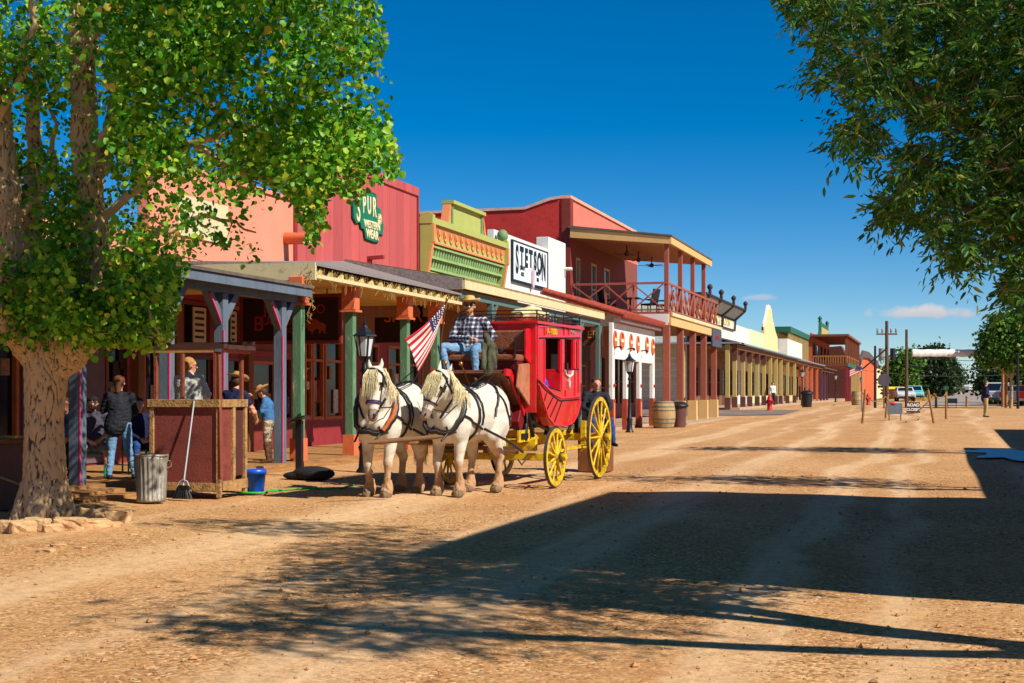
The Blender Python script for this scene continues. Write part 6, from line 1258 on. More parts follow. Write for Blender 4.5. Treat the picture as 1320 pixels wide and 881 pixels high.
def wheel(s, w, r, ns, turn=0):
    c = cw_(s, w, r); ax = (WD*math.cos(turn)+BK*math.sin(turn)).normalized()*(1 if w > 0 else -1); u = Vector((0, 0, 1)); v = ax.cross(u)
    n = 48; th = .05; mb = MB(); vs = []
    for (rr_, a_) in ((r-.085, -th/2), (r-.012, -th/2), (r-.012, th/2), (r-.085, th/2)):
        for k in range(n): a = 2*math.pi*k/n; vs.append(c+u*rr_*math.cos(a)+v*rr_*math.sin(a)+ax*a_)
    mb.add(vs, [(i*n+k, i*n+(k+1) % n, ((i+1) % 4)*n+(k+1) % n, ((i+1) % 4)*n+k) for i in range(4) for k in range(n)]); W_ = mb.build('wheel', cyel, coach)
    mb = MB(); vs = []
    for (rr_, a_) in ((r-.0115, -th/2-.002), (r, -th/2-.002), (r, th/2+.002), (r-.0115, th/2+.002)):
        for k in range(n): a = 2*math.pi*k/n; vs.append(c+u*rr_*math.cos(a)+v*rr_*math.sin(a)+ax*a_)
    mb.add(vs, [(i*n+k, i*n+(k+1) % n, ((i+1) % 4)*n+(k+1) % n, ((i+1) % 4)*n+k) for i in range(4) for k in range(n)]); mb.build('tyre', iron, W_)
    for k in range(ns):
        a = 2*math.pi*(k+.5)/ns; d = u*math.cos(a)+v*math.sin(a); mb = MB(); mb.lathe(c+d*.07+ax*.02, c+d*(r-.08), [(0, .03), (.25, .026), (.5, .019), (.8, .018), (1, .023)], 8); mb.build('spoke', cyel, W_)
    mb = MB(); mb.lathe(c-ax*.12, c+ax*.2, [(0, .075), (.2, .1), (.45, .105), (.6, .085), (.8, .06), (.82, .07), (1, .055)], 18); mb.build('hub', cyel, W_)
    for t0, rr_ in ((.10, .092), (.0, .112)): mb = MB(); mb.lathe(c+ax*(t0), c+ax*(t0+.025), [(0, rr_), (1, rr_)], 18); mb.build('hub_band', iron, W_)
wheel(0, .95, .5, 12, -.04); wheel(0, -.95, .5, 12, -.04); wheel(2.7, .95, .757, 14); wheel(2.7, -.95, .757, 14)
# pole, neck yoke, doubletree
PT = Vector((-7.53, 20.0, .84))
mb = MB(); mb.tube([cw_(-.05, 0, .62), (cw_(-.05, 0, .62)+PT)/2+Vector((0, 0, .05)), PT], [.06, .05, .035], 10); mb.build('pole', mat('worn_pole', (122, 88, 58), .8, .2), coach)
mb = MB(); yd = Vector((CT, ST*.9, .02)).normalized(); A = at(474, 571, 20.15); B = at(570, 563, 20.35); mb.lathe(A, B, [(0, .02), (.1, .03), (.5, .04), (.9, .03), (1, .02)], 10); mb.build('neck_yoke', MC['worn_pole'], coach)
mb = MB(); mb.beam(cw_(-.95, -.75, .68), cw_(-.95, .6, .68), .09, .06); mb.beam(cw_(-1.02, -.8, .62), cw_(-1.02, -.2, .62), .05, .05); mb.beam(cw_(-1.02, .05, .62), cw_(-1.02, .65, .62), .05, .05); mb.build('swingletree', MC['worn_pole'], coach)
mb = MB(); a = cw_(-.3, .55, .52); mb.tube([cw_(-.95, .62, .5), cw_(-.7, .6, .4), cw_(-.4, .56, .46), cw_(-.1, .5, .55)], .012, 6); mb.build('chain', iron, coach)
# brake lever with brass knob
for px, py, D in ((594, 469, 22.4), (574, 468, 22.4)): mb = MB(); c = at(px, py, D); mb.ball(c, .035); mb.beam(c, cw_(-.75, -.6 if px < 580 else -.2, 1.5), .02, .02); mb.build('brake_lever', mat('brass', (190, 140, 50), .35, .1, 2, 0, metal=.7), coach)
# luggage sacks on roof
t = thing('luggage_sacks', 'cream coloured sacks tied on the roof of the stagecoach', 'sacks', tuple(at(683, 419, 24))); og = Org()
for px, py, D, a, b_, c_ in ((672, 411, 24.2, .17, .3, .11), (684, 409, 24.4, .16, .3, .14), (697, 412, 24.6, .18, .28, .1), (690, 406, 24.5, .12, .2, .09)):
    c = at(px, py, D); c.z = max(c.z+.05, z_t+.05+c_*.9); og.ell(c, (a, b_, c_))
og.build('sacks', mat('sack_cloth', (206, 190, 140), .9, .2, 9, .8, 14), .018, t, 3, disp=lambda V, Nn: V+Nn*np.array([noise.noise(Vector(v)*9)*.03 for v in V])[:, None])
mb = MB(); c = at(684, 410, 24.2); mb.tube([at(663, 418, 24.1), at(672, 403, 24.1), at(690, 401, 24.2), at(705, 418, 24.3)], .012, 6); mb.build('tie_rope', brownwood, t)
# American flag on its staff at the front of the coach
t = thing('flag', 'United States flag drooping from a staff on the driver side of the stagecoach', 'flag', tuple(cw_(-.9, -.8, 1.6)))
top = at(575, 388, 22.9); mb = MB(); mb.tube([cw_(-.8, -.78, 1.7), at(568, 440, 23.2), top], [.016, .015, .012], 8); mb.build('staff', mat('staff_wood', (120, 84, 50), .6), t)
mb = MB(); mb.ball(at(576, 386, 22.9), .03, 10, 8, (.8, .8, 1.5)); mb.build('finial', MC['brass'], t)
nu, nv = 40, 26; fm = []
c00 = at(574, 392, 22.9); c01 = at(567, 418, 22.95); c10 = at(521, 440, 22.5); c11 = at(539, 482, 22.6); vs = []
for i in range(nu+1):
    u = i/nu
    for k in range(nv+1):
        v = k/nv; e0 = c00.lerp(c10, u)+Vector((0, 0, -.05*math.sin(math.pi*u))); e1 = c01.lerp(c11, u)+Vector((.04*math.sin(math.pi*u), 0, -.0))
        w_ = e0.lerp(e1, v); wid = math.sin(v*9.5+u*2.2)*.045*(.35+u)+math.sin(v*4+u*5)*.04*u; p_ = w_+Vector((ST*.0+wid*.3, -CT*wid, 0))+Vector((.05*math.sin(math.pi*v)*u, 0, .03*math.sin(v*6+1)*u)); vs.append(p_)
mb = MB(); mb.smooth = True
for i in range(nu):
    for k in range(nv):
        u = (i+.5)/nu; v = (k+.5)/nv; st = int(v*13); m_ = 0 if st % 2 == 0 else 1
        if u < .4 and v < 7/13: m_ = 2
        mb.cm = m_; b0 = 0; mb.v if 0 else None
        idx = (i*(nv+1)+k, (i+1)*(nv+1)+k, (i+1)*(nv+1)+k+1, i*(nv+1)+k+1); fm.append((idx, m_))
mb.v = [tuple(p_) for p_ in vs]; mb.f = [f_[0] for f_ in fm]; mb.mi = [f_[1] for f_ in fm]; mb.sm = [True]*len(fm)
o = mb.build('cloth', [flr, flw, flb], t, fix=False); md = o.modifiers.new('t', 'SOLIDIFY'); md.thickness = .006
mb = MB()
for r_ in range(5):
    for q in range(6):
        u = .03+q*.062; v = .04+r_*.1; i = int(u*nu); k = int(v*nv); c = Vector(vs[i*(nv+1)+k]); nrm = (Vector(vs[(i+1)*(nv+1)+k])-c).cross(Vector(vs[i*(nv+1)+k+1])-c).normalized(); mb.lathe(c-nrm*.011, c+nrm*.011, [(0, .012), (1, .012)], 5)
mb.build('stars', flw, o)
# driver
plaid = bpy.data.materials.new('plaid_shirt'); plaid.use_nodes = True; pt = plaid.node_tree; pb = pt.nodes['Principled BSDF']; pb.inputs['Roughness'].default_value = .9
pc = pt.nodes.new('ShaderNodeTexCoord'); psep = pt.nodes.new('ShaderNodeSeparateXYZ'); pt.links.new(pc.outputs['Object'], psep.inputs[0])
def pm(op, a, b_=None):
    n = pt.nodes.new('ShaderNodeMath'); n.operation = op
    for i, v in enumerate((a, b_)):
        if isinstance(v, (int, float)): n.inputs[i].default_value = v
        elif v is not None: pt.links.new(v, n.inputs[i])
    return n.outputs[0]
st1 = pm('LESS_THAN', pm('FRACT', pm('DIVIDE', pm('ADD', psep.outputs[1], pm('MULTIPLY', psep.outputs[0], .5)), .075)), .4); st2 = pm('LESS_THAN', pm('FRACT', pm('DIVIDE', psep.outputs[2], .075)), .4)
mxp = pt.nodes.new('ShaderNodeValToRGB'); pt.links.new(pm('MULTIPLY', pm('ADD', st1, st2), .5), mxp.inputs[0]); mxp.color_ramp.interpolation = 'CONSTANT'; ee = mxp.color_ramp.elements; ee[0].position = 0; ee[0].color = (*lin((36, 38, 52)), 1); ee[1].position = .3; ee[1].color = (*lin((110, 114, 134)), 1); e3 = ee.new(.8); e3.color = (*lin((206, 204, 208)), 1); pt.links.new(mxp.outputs[0], pb.inputs['Base Color'])
dl = cw_(-.62, -.31, zs+.04); dl.z = zs+.04
J = dict(pel=(0, 0, .12), chest=(-.03, -.0, .44), neck=(-.0, -.02, .62), head=(.04, -.03, .78), face=(1, .12, .1), sL=(0, .2, .55), sR=(0, -.2, .55), eL=(.0, .37, .3), eR=(.08, -.33, .28), wL=(.16, .25, .12), wR=(.26, .02, .26), dR=(.3, 1, -.05), nR=(0, -.3, -1), dL=(.5, -.5, -.5), nL=(0, 0, -1),
         hL=(.02, .11, .1), hR=(.02, -.11, .1), kL=(.46, .13, .06), kR=(.38, -.42, .12), aL=(.48, .16, -.34), aR=(.44, -.3, -.3), tL=(1, .1, -.1), tR=(1, .1, -.1), curl=1.0)
dz = Vector(dl); person('driver in straw hat, sunglasses, plaid shirt and jeans seated on the stagecoach', (dz.x, dz.y, dz.z), math.atan2(-BK.y, -BK.x)+.18, J, plaid, denim, mat('brown_boot', (84, 56, 36)), brownh, h=1.8, bulk=1.0, hat=(straw, .2, .115, 1.0), beard=ginger, glasses=True, voxel=.011)
t = thing('coat', 'olive grey coat hanging over the driver left knee and the seat edge', 'coat', tuple(dl)); og = Org(); og.chain([(at(627, 434, 22.55), .05), (at(632, 450, 22.35), .075), (at(633, 466, 22.3), .085), (at(629, 479, 22.3), .07)]); og.chain([(at(628, 440, 22.5), .05), (at(637, 448, 22.6), .05), (at(640, 458, 22.7), .04)]); og.chain([(at(624, 444, 22.25), .04), (at(623, 474, 22.1), .05)]); og.chain([(at(634, 446, 22.5), .05), (at(637, 474, 22.35), .045)])
og.build('cloth', mat('olive_cloth', (78, 78, 60), .9, .3, 6, .5, 14), .016, t, 1, disp=lambda V, Nn: V+Nn*np.array([noise.noise(Vector((v[0]*16, v[1]*16, v[2]*4)))*.035 for v in V])[:, None])
# passengers
ps = cw_(1.15, .0, 1.3); dsit = dict(SIT); 
person('passenger in black sitting inside the red stagecoach', (ps.x, ps.y, 1.0), math.atan2(-BK.y, -BK.x)+.5, SIT, blackc, blackc, shoe, mat('grey_hair', (120, 120, 124), .8), h=1.75, voxel=.02)
ps = cw_(.55, .38, 1.3); person('passenger in bright blue seated by the open window of the stagecoach', (ps.x, ps.y, .82), math.atan2(BK.y, BK.x)+.2, SIT, mat('bright_blue_cloth', (24, 70, 220), .8), blackc, shoe, h=1.6, voxel=.02)
p = at(768, 560, 28.6); person('seated person in black resting beside the green post behind the coach', (p.x, p.y, .5), FC+.2, SIT, blackc, denimd, shoe, h=1.75, voxel=.018)
t = thing('crate', 'brown wooden crate under the seated person behind the coach', 'crate', (p.x, p.y, .15)); box_part(t, 'slats', brownwood, p.x-.3, p.x+.3, p.y-.3, p.y+.3, .0, .86, bevel=.01); box_part(t, 'lid', brownwood, p.x-.33, p.x+.33, p.y-.33, p.y+.33, .861, .9)

# ================================================================ HORSES
coat = bpy.data.materials.new('white_horse_coat'); coat.use_nodes = True; ct_ = coat.node_tree; cb_ = ct_.nodes['Principled BSDF']; cb_.inputs['Roughness'].default_value = .7; cb_.inputs['Specular IOR Level'].default_value = .25; cb_.inputs['Sheen Weight'].default_value = .15
tcc = ct_.nodes.new('ShaderNodeTexCoord'); sp3 = ct_.nodes.new('ShaderNodeSeparateXYZ'); ct_.links.new(tcc.outputs['Object'], sp3.inputs[0]); n1 = ct_.nodes.new('ShaderNodeTexNoise'); n1.inputs['Scale'].default_value = 5; n1.inputs['Detail'].default_value = 8; ct_.links.new(tcc.outputs['Object'], n1.inputs['Vector'])
n2 = ct_.nodes.new('ShaderNodeTexNoise'); n2.inputs['Scale'].default_value = 34; n2.inputs['Detail'].default_value = 2; ct_.links.new(tcc.outputs['Object'], n2.inputs['Vector'])
def cm_(op, a, b_=None, cl=False):
    n = ct_.nodes.new('ShaderNodeMath'); n.operation = op; n.use_clamp = cl
    for i, v in enumerate((a, b_)):
        if isinstance(v, (int, float)): n.inputs[i].default_value = v
        elif v is not None: ct_.links.new(v, n.inputs[i])
    return n.outputs[0]
def mx_(f, a, b_):
    n = ct_.nodes.new('ShaderNodeMix'); n.data_type = 'RGBA'; ct_.links.new(f, n.inputs[0])
    for i, v in ((6, a), (7, b_)):
        if isinstance(v, tuple): n.inputs[i].default_value = (*v, 1)
        else: ct_.links.new(v, n.inputs[i])
    return n.outputs[2]
dirt_ = cm_('MULTIPLY', cm_('SUBTRACT', cm_('ADD', .8, cm_('MULTIPLY', cm_('SUBTRACT', n1.outputs[0], .5), 1.3)), sp3.outputs[2]), 2.4, True)
c1 = mx_(n1.outputs[0], lin((200, 192, 172)), lin((220, 215, 203))); c2 = mx_(cm_('MULTIPLY', dirt_, .85), c1, lin((166, 116, 62))); c3 = mx_(cm_('MULTIPLY', cm_('GREATER_THAN', n2.outputs[0], .69), .5), c2, lin((120, 92, 70))); ct_.links.new(c3, cb_.inputs['Base Color'])
bpc = ct_.nodes.new('ShaderNodeBump'); bpc.inputs['Strength'].default_value = .5; bpc.inputs['Distance'].default_value = .01; n4 = ct_.nodes.new('ShaderNodeTexNoise'); n4.inputs['Scale'].default_value = 70; ct_.links.new(tcc.outputs['Object'], n4.inputs['Vector']); ct_.links.new(n4.outputs[0], bpc.inputs['Height']); ct_.links.new(bpc.outputs[0], cb_.inputs['Normal'])
hoof = mat('hoof_horn', (120, 98, 72), .7, .2); muz = mat('muzzle_grey', (150, 128, 116), .6, .2, 14); mane = mat('blond_mane', (212, 198, 156), .65, .25, 25, .2); strapm = mat('harness_leather', (34, 28, 30), .45, .2, 6, .1, spec=.5); brass = mat('brass', (0, 0, 0))
def ring(og, c, n, r, off=.012, a0=0, a1=2*math.pi, cnt=36, up=(0, 0, 1), rmax=.9):
    c = Vector(c); n = Vector(n).normalized(); a = Vector(up)-n*Vector(up).dot(n); a.normalize(); b_ = n.cross(a); pts = []
    for k in range(cnt+1):
        th = a0+(a1-a0)*k/cnt; d = a*math.cos(th)+b_*math.sin(th); ts = np.linspace(.02, rmax, 70); D_ = og.dist(np.array([list(c+d*float(q)) for q in ts]))[0].min(0); ins = D_ < 0
        t_o = ts[np.argmin(ins)] if not ins.all() else rmax
        pts.append(c+d*(float(t_o)+off))
    return pts
def surf_line(og, A, B, outd, cnt=14, off=.012):
    A = Vector(A); B = Vector(B); outd = Vector(outd).normalized(); pts = []
    for k in range(cnt+1):
        q = A.lerp(B, k/cnt); ts = np.linspace(.8, -.1, 90); D_ = og.dist(np.array([list(q+outd*float(u)) for u in ts]))[0].min(0); i = int(np.argmax(D_ < 0)) if (D_ < 0).any() else 89; pts.append(q+outd*(float(ts[i])+off))
    return pts
def horse(label, loc, rz, poll, muzz, stance, sc=1.0, seed=1, color_band=None, hairy=1.0):
    t = thing('horse', label, 'horse', (0, 0, 0), 'pair of white draft horses'); r = random.Random(seed); og = Org(); P = Vector(poll); M = Vector(muzz); fd = (M-P).normalized()
    og.ell((-.02, 0, 1.23), (.8, .37, .42)); og.ell((.5, 0, 1.24), (.4, .33, .44)); og.ell((-.64, 0, 1.33), (.47, .38, .41)); og.cap((.45, 0, 1.56), .17, (-.05, 0, 1.51), .15); og.cap((-.05, 0, 1.5), .15, (-.64, 0, 1.54), .19)
    for q in (-1, 1):
        og.ell((.52, q*.17, 1.16), (.25, .19, .37)); og.ell((-.7, q*.18, 1.18), (.3, .2, .4)); og.ell((.72, q*.1, 1.12), (.17, .16, .2))
    nb = Vector((.58, 0, 1.36)); nm = nb.lerp(P, .55)+Vector((.06, 0, .05)); og.cap(nb, .29, nm, .21); og.cap(nm, .21, P-Vector((.05, 0, .02)), .135); og.cap(Vector((.36, 0, 1.56)), .12, P-Vector((.16, 0, -.03)), .07)
    # head
    fw_ = Vector((1, 0, 0)); sd_ = Vector((fd.y*0, 1, 0)); sd_ = (sd_-fd*sd_.dot(fd)).normalized(); fr = sd_.cross(fd).normalized()
    if fr.x < 0: fr = -fr
    L = (M-P).length
    og.cap(P, .125, P+fd*L*.33, .132); og.cap(P+fd*L*.33, .128, P+fd*L*.85, .08); og.cap(P+fd*L*.33-fr*.08, .11, P+fd*L*.62-fr*.03, .078); og.cap(P+fd*L*.8, .082, M-fd*.0, .076, 2); og.cap(M-fr*.035-fd*.0, .055, M-fd*.06-fr*.05, .055, 2)
    for q in (-1, 1):
        og.cap(P+fd*L*.18+sd_*q*.075+fr*.045, .045, P+fd*L*.3+sd_*q*.07+fr*.04, .04); og.cap(M+sd_*q*.035+fr*.02-fd*.03, .032, M+sd_*q*.03+fr*.04, .026, 2)
        e0 = P+sd_*q*.075-fd*.06; e1 = e0-fd*.09+sd_*q*.025; og.cap(e0, .034, e1, .036); og.cap(e1, .034, e1-fd*.09+sd_*q*.005+fr*.02, .008)
    # legs
    for i, (f0, l0, ff, lf) in enumerate(stance):   # hip x, side, hoof x, hoof side
        q = 1 if l0 > 0 else -1
        if i < 2:
            og.cap((f0, l0, 1.05), .18, (f0-.02, l0, .86), .115); kn = Vector((f0+(ff-f0)*.5+.03, (l0+lf)/2, .54)); og.cap((f0-.02, l0, .88), .11, kn, .07); og.cap(kn, .076, kn-Vector((0, 0, .05)), .068); fe = Vector((ff-.03, lf, .2)); og.cap(kn-Vector((0, 0, .06)), .056, fe, .05)
        else:
            st_ = Vector((f0+.12, l0, .93)); ho = Vector((ff-.1, (l0+lf)/2, .56)); og.cap((f0, l0, 1.1), .23, st_, .17); og.cap(st_, .16, ho, .072); og.cap(ho, .08, ho+Vector((.02, 0, -.07)), .062); fe = Vector((ff-.04, lf, .2)); og.cap(ho+Vector((.02, 0, -.07)), .058, fe, .052)
        og.cap(fe+Vector((-.02, 0, .02)), .07, fe+Vector((.01, 0, -.09)), .098); og.cap(fe+Vector((.01, 0, -.1)), .092, Vector((ff+.02, lf, .075)), .084); og.cap((ff+.03, lf, .055), .088, (ff+.05, lf, .035), .09, 1)
    def dsp(V, Nn):
        o_ = V.copy(); ft = (V[:, 2] < .3)
        for i in np.nonzero(ft)[0]: o_[i] = V[i]+Nn[i]*noise.noise(Vector((V[i][0]*40, V[i][1]*40, V[i][2]*9)))*.022
        o_[:, 2] = np.maximum(o_[:, 2], .0); return o_
    og.build('body', [coat, hoof, muz], .017, t, 5, disp=dsp)
    for q in (-1, 1):
        mb = MB(); mb.ball(P+fd*L*.26+sd_*q*.118+fr*.06, .025, 10, 8); mb.build('eye', mat('horse_eye', (16, 12, 10), .1, 0, 1, 0, spec=.8), t)
        mb = MB(); mb.ball(M+sd_*q*.046+fr*.064-fd*.015, .015, 8, 6, (1, 1, 1.5)); mb.build('nostril', mat('nostril_dark', (50, 36, 34), .7), t)
    # mane, forelock, tail
    mb = MB()
    for k in range(int(260*hairy)):
        u = r.random(); a = P+Vector((-.08, 0, .09)); b_ = Vector((.34, 0, 1.66)); c = a.lerp(b_, u)+Vector((0, r.uniform(-.02, .02), .0)); q = 1 if r.random() < .75 else -1; ln = r.uniform(.25, .48); pts = [c, c+Vector((r.uniform(-.02, .06), q*.12, .0)), c+Vector((r.uniform(-.02, .08), q*(.19+.08*u), -ln*.5)), c+Vector((r.uniform(-.03, .1), q*(.2+.1*u), -ln))]
        mb.tube(pts, [.007, .007, .006, .002], 4)
    for k in range(int(170*hairy)):
        s = r.uniform(-1, 1); c = P-fd*.1+sd_*s*.05; ln = r.uniform(.22, .5); mb.tube([c, c+fr*.12+fd*.06+sd_*s*.02, c+fr*.15+fd*ln*.6+sd_*(s*.08), c+fr*.135+fd*ln+sd_*(s*.1)], [.006, .0065, .005, .002], 4)
    mb.build('mane', mane, t)
    mb = MB()
    for k in range(200): a = r.uniform(-1, 1); b_ = r.uniform(-1, 1); mb.tube([(-.96, a*.03, 1.42), (-1.08+b_*.03, a*.06, 1.25), (-1.12+b_*.06, a*.09, .85), (-1.1+b_*.09, a*.1, .5+r.uniform(-.1, .15))], [.009, .009, .008, .002], 4)
    mb.build('tail', mane, t)
    # harness
    cn = (P-nb).normalized(); cc = nb+cn*.1; cp = ring(og, cc, (cn+Vector((.45, 0, -.2))).normalized(), .3, .012, cnt=40); mb = MB(); mb.tube(cp, .046, 10); mb.build('collar', strapm, t)
    mb = MB(); mb.tube([p_+Vector((.035, 0, .01)) for p_ in cp], .014, 8); mb.tube([p_+Vector((-.05, 0, .0)) for p_ in cp], .016, 8)
    for q in (-1, 1): mb.tube([cp[0]+Vector((0, q*.03, 0)), cp[0]+Vector((0, q*.05, .1)), cp[0]+Vector((0, q*.07, .2))], .014, 6)
    mb.build('hames', iron, t)
    if color_band:
        mb = MB(); n = len(cp); idx = [p_+Vector((.05, .0, .02)) for p_ in cp if p_.y > .02]; mb.tube(idx[2:-2], .034, 8); mb.build('collar_pad', color_band, t)
    st = MB()
    for c, nn, a0, a1 in (((.2, 0, 1.2), (1, 0, .05), 0, 6.283), ((-.72, 0, 1.2), (.12, 0, 1), math.pi*.5, math.pi*1.5), ((-.35, 0, 1.25), (1, 0, .5), -1.7, 1.7)):
        st.tube(ring(og, c, nn, .4, .012, a0, a1, 40, up=(1, 0, 0) if abs(nn[2]) > .9 else (0, 0, 1)), .019, 6)
    st.tube(ring(og, (.1, 0, 1.2), (1, 0, .0), .4, .012, -1.9, 1.9, 30), .014, 6)
    st.tube(surf_line(og, (.35, 0, 1.3), (-.85, 0, 1.3), (0, 0, 1)), .015, 6)
    for q in (-1, 1):
        st.tube(surf_line(og, (.68, q*.05, 1.25), (.05, q*.05, 1.02), (0, q, 0)), .022, 6); x0 = Vector((.05, q*.37, 1.02)); st.tube([x0, Vector((-.5, q*.44, .84)), Vector((-1.15, q*.42, .62))], .022, 6)
        st.tube(surf_line(og, (-.5, q*.05, 1.55), (-.8, q*.05, .98), (0, q, .25)), .013, 6); st.tube(surf_line(og, (.66, q*.08, 1.5), (.1, q*.1, 1.52), (0, q*.4, 1)), .011, 6)
        st.tube([cp[len(cp)//2]+Vector((.03, q*.1, .1)), Vector((.85, q*.18, .98)), Vector((1.02, q*.16, .86))], .018, 6)
        st.tube(surf_line(og, (.8, q*.02, 1.2), (.72, q*.2, 1.5), (1, q*.5, 0), 8), .018, 6)
    st.tube(surf_line(og, (.5, -.25, 1.0), (.5, .25, 1.0), (1, 0, -.05), 12, .015), .02, 6)
    st.build('harness_strap', strapm, t)
    br_ = MB()
    for u, rad in ((.66, .014), (.05, .014)): br_.tube(ring(og, P+fd*L*u, fd if u > .3 else (fd+fr*.7).normalized(), .1, .006, cnt=26, up=fr, rmax=.3), rad, 6)
    for q in (-1, 1):
        br_.tube([P+sd_*q*.12-fd*.02, P+fd*L*.33+sd_*q*.128+fr*.01, P+fd*L*.66+sd_*q*.1], .011, 6); b0 = P+fd*L*.26+sd_*q*.15+fr*.05; br_.add([b0-fd*.055-fr*.06, b0+fd*.055-fr*.06, b0+fd*.055+fr*.04+sd_*q*.02, b0-fd*.055+fr*.04+sd_*q*.02]+[x+sd_*q*.012 for x in (b0-fd*.055-fr*.06, b0+fd*.055-fr*.06, b0+fd*.055+fr*.04+sd_*q*.02, b0-fd*.055+fr*.04+sd_*q*.02)], [(0, 1, 2, 3), (7, 6, 5, 4), (0, 4, 5, 1), (1, 5, 6, 2), (2, 6, 7, 3), (3, 7, 4, 0)])
        br_.tube([P+fd*L*.8+sd_*q*.085, P+fd*L*.7+sd_*q*.2-fr*.25, Vector((.55, q*.3, 1.5)), Vector((.1, q*.16, 1.64)), Vector((-.5, q*.12, 1.74)), Vector((-.95, q*.05, 1.95))], .009, 5)
    br_.build('bridle', strapm, t)
    if color_band: nb2 = MB(); nb2.tube(ring(og, P+fd*L*.69, fd, .1, .008, -1.6, 1.6, 20, up=fr, rmax=.3), .017, 6); nb2.build('noseband', mat('purple_band', (70, 56, 110), .6), t)
    place(t, loc, rz); t.scale = (sc, sc, sc); return t
STN = ((.5, .19, .56, .2), (.5, -.19, .52, -.2), (-.6, .19, -.68, .2), (-.6, -.19, -.5, -.22))
h1 = horse('nearer white draft horse with shaggy blond forelock, right of the pair', (-6.98, 21.12, 0), -math.pi/2-R(11), (1.0, .14, 1.82), (1.2, -.02, 1.24), STN, 1.0, 3)
STF = ((.5, .19, .6, .16), (.5, -.19, .44, -.2), (-.6, .19, -.52, .2), (-.6, -.19, -.74, -.2))
h2 = horse('farther white draft horse with orange collar pad, on the left of the pair', (-7.97, 20.55, 0), -math.pi/2-R(3), (1.0, .16, 1.86), (1.16, .2, 1.23), STF, 1.0, 8, color_band=mat('orange_pad', (176, 92, 48), .7, .2, 6), hairy=.4)
# ================================================================ TREES
bark = bpy.data.materials.new('bark'); bark.use_nodes = True; t_ = bark.node_tree; N_ = t_.nodes; L_ = t_.links; bb = N_['Principled BSDF']; bb.inputs['Roughness'].default_value = .95
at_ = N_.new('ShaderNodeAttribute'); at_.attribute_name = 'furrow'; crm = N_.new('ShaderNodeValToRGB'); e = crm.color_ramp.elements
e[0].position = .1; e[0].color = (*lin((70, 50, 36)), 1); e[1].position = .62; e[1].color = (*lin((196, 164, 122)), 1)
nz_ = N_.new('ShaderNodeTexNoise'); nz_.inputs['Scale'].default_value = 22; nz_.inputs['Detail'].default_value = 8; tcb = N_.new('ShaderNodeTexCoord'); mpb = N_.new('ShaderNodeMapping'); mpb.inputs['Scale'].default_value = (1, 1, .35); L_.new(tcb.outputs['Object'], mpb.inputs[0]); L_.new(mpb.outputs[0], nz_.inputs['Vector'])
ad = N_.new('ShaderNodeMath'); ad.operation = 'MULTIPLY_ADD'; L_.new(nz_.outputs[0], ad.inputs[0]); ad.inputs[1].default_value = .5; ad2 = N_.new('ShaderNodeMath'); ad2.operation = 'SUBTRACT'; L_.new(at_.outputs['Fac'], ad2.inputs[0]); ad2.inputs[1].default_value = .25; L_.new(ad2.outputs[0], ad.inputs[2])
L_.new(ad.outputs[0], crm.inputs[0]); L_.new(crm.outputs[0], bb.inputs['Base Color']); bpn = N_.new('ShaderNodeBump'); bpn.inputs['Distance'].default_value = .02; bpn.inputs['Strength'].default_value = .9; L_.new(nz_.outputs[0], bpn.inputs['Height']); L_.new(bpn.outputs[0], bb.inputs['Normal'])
def bark_disp(amp, fs):
    def f(V, Nn):
        out_ = V.copy(); val = np.empty(len(V))
        for i, v in enumerate(V):
            w = noise.noise(Vector((v[0]*2, v[1]*2, v[2]*1.2)))*.12
            a = noise.noise(Vector(((v[0]+w)*fs, (v[1]+w)*fs, v[2]*fs*.17))); b_ = noise.noise(Vector((v[0]*fs*2.1, v[1]*fs*2.1, v[2]*fs*.5+7)))
            r = 1-min(1, abs(a)*3.2); h = (1-r*r)+b_*.35; val[i] = h; out_[i] = v+Nn[i]*(h-.6)*amp
        f.val = val; return out_
    return f
def set_attr(o, val):
    a = o.data.attributes.new('furrow', 'FLOAT', 'POINT'); a.data.foreach_set('value', val.astype(np.float32))
def limb(P, r0, r1, k=6, wob=.12, seed=0):
    r = random.Random(seed); P = [Vector(p) for p in P]; out_ = []
    n = (len(P)-1)*k
    for i in range(n+1):
        s = i/k; j = min(int(s), len(P)-2); u = s-j; p0 = P[max(j-1, 0)]; p1 = P[j]; p2 = P[j+1]; p3 = P[min(j+2, len(P)-1)]
        q = .5*((2*p1)+(p2-p0)*u+(2*p0-5*p1+4*p2-p3)*u*u+(3*p1-p0-3*p2+p3)*u**3)
        if 0 < i < n: q += Vector((r.uniform(-1, 1), r.uniform(-1, 1), r.uniform(-.5, .5)))*wob*(.3)
        out_.append((q, r0+(r1-r0)*i/n))
    return out_
def add_limb(og, L): og.chain(L)
T = thing('cottonwood_tree', 'big cottonwood with deeply furrowed trunk and bright green leaves at the left edge', 'tree', (-10.6, 15.4, 0))
og = Org(); D0 = 17.8
tb = at(57, 670, D0); tb.z = -.1
og.cap(tb, .32, at(58, 636, D0), .275); og.cap(at(58, 636, D0), .27, at(57, 540, D0), .225); og.cap(at(57, 540, D0), .225, at(60, 470, D0), .27); og.cap(at(60, 470, D0), .27, at(66, 450, D0), .27)
for a in range(7): d = Vector((math.cos(a*.9+.4), math.sin(a*.9+.4), 0)); og.cap(tb+d*.36+Vector((0, 0, -.02)), .09, tb+d*.1+Vector((0, 0, .5)), .19)
L1 = limb([at(72, 465, D0), at(100, 440, D0), at(122, 400, D0-.1), at(118, 300, D0), at(112, 200, D0+.1), at(104, 60, D0+.3), at(112, -60, D0+.6)], .26, .12, seed=1)
L2 = limb([at(60, 465, D0), at(30, 420, D0+.1), at(14, 350, D0+.2), at(4, 250, D0), at(-10, 100, D0), at(-30, -80, D0)], .27, .14, seed=2)
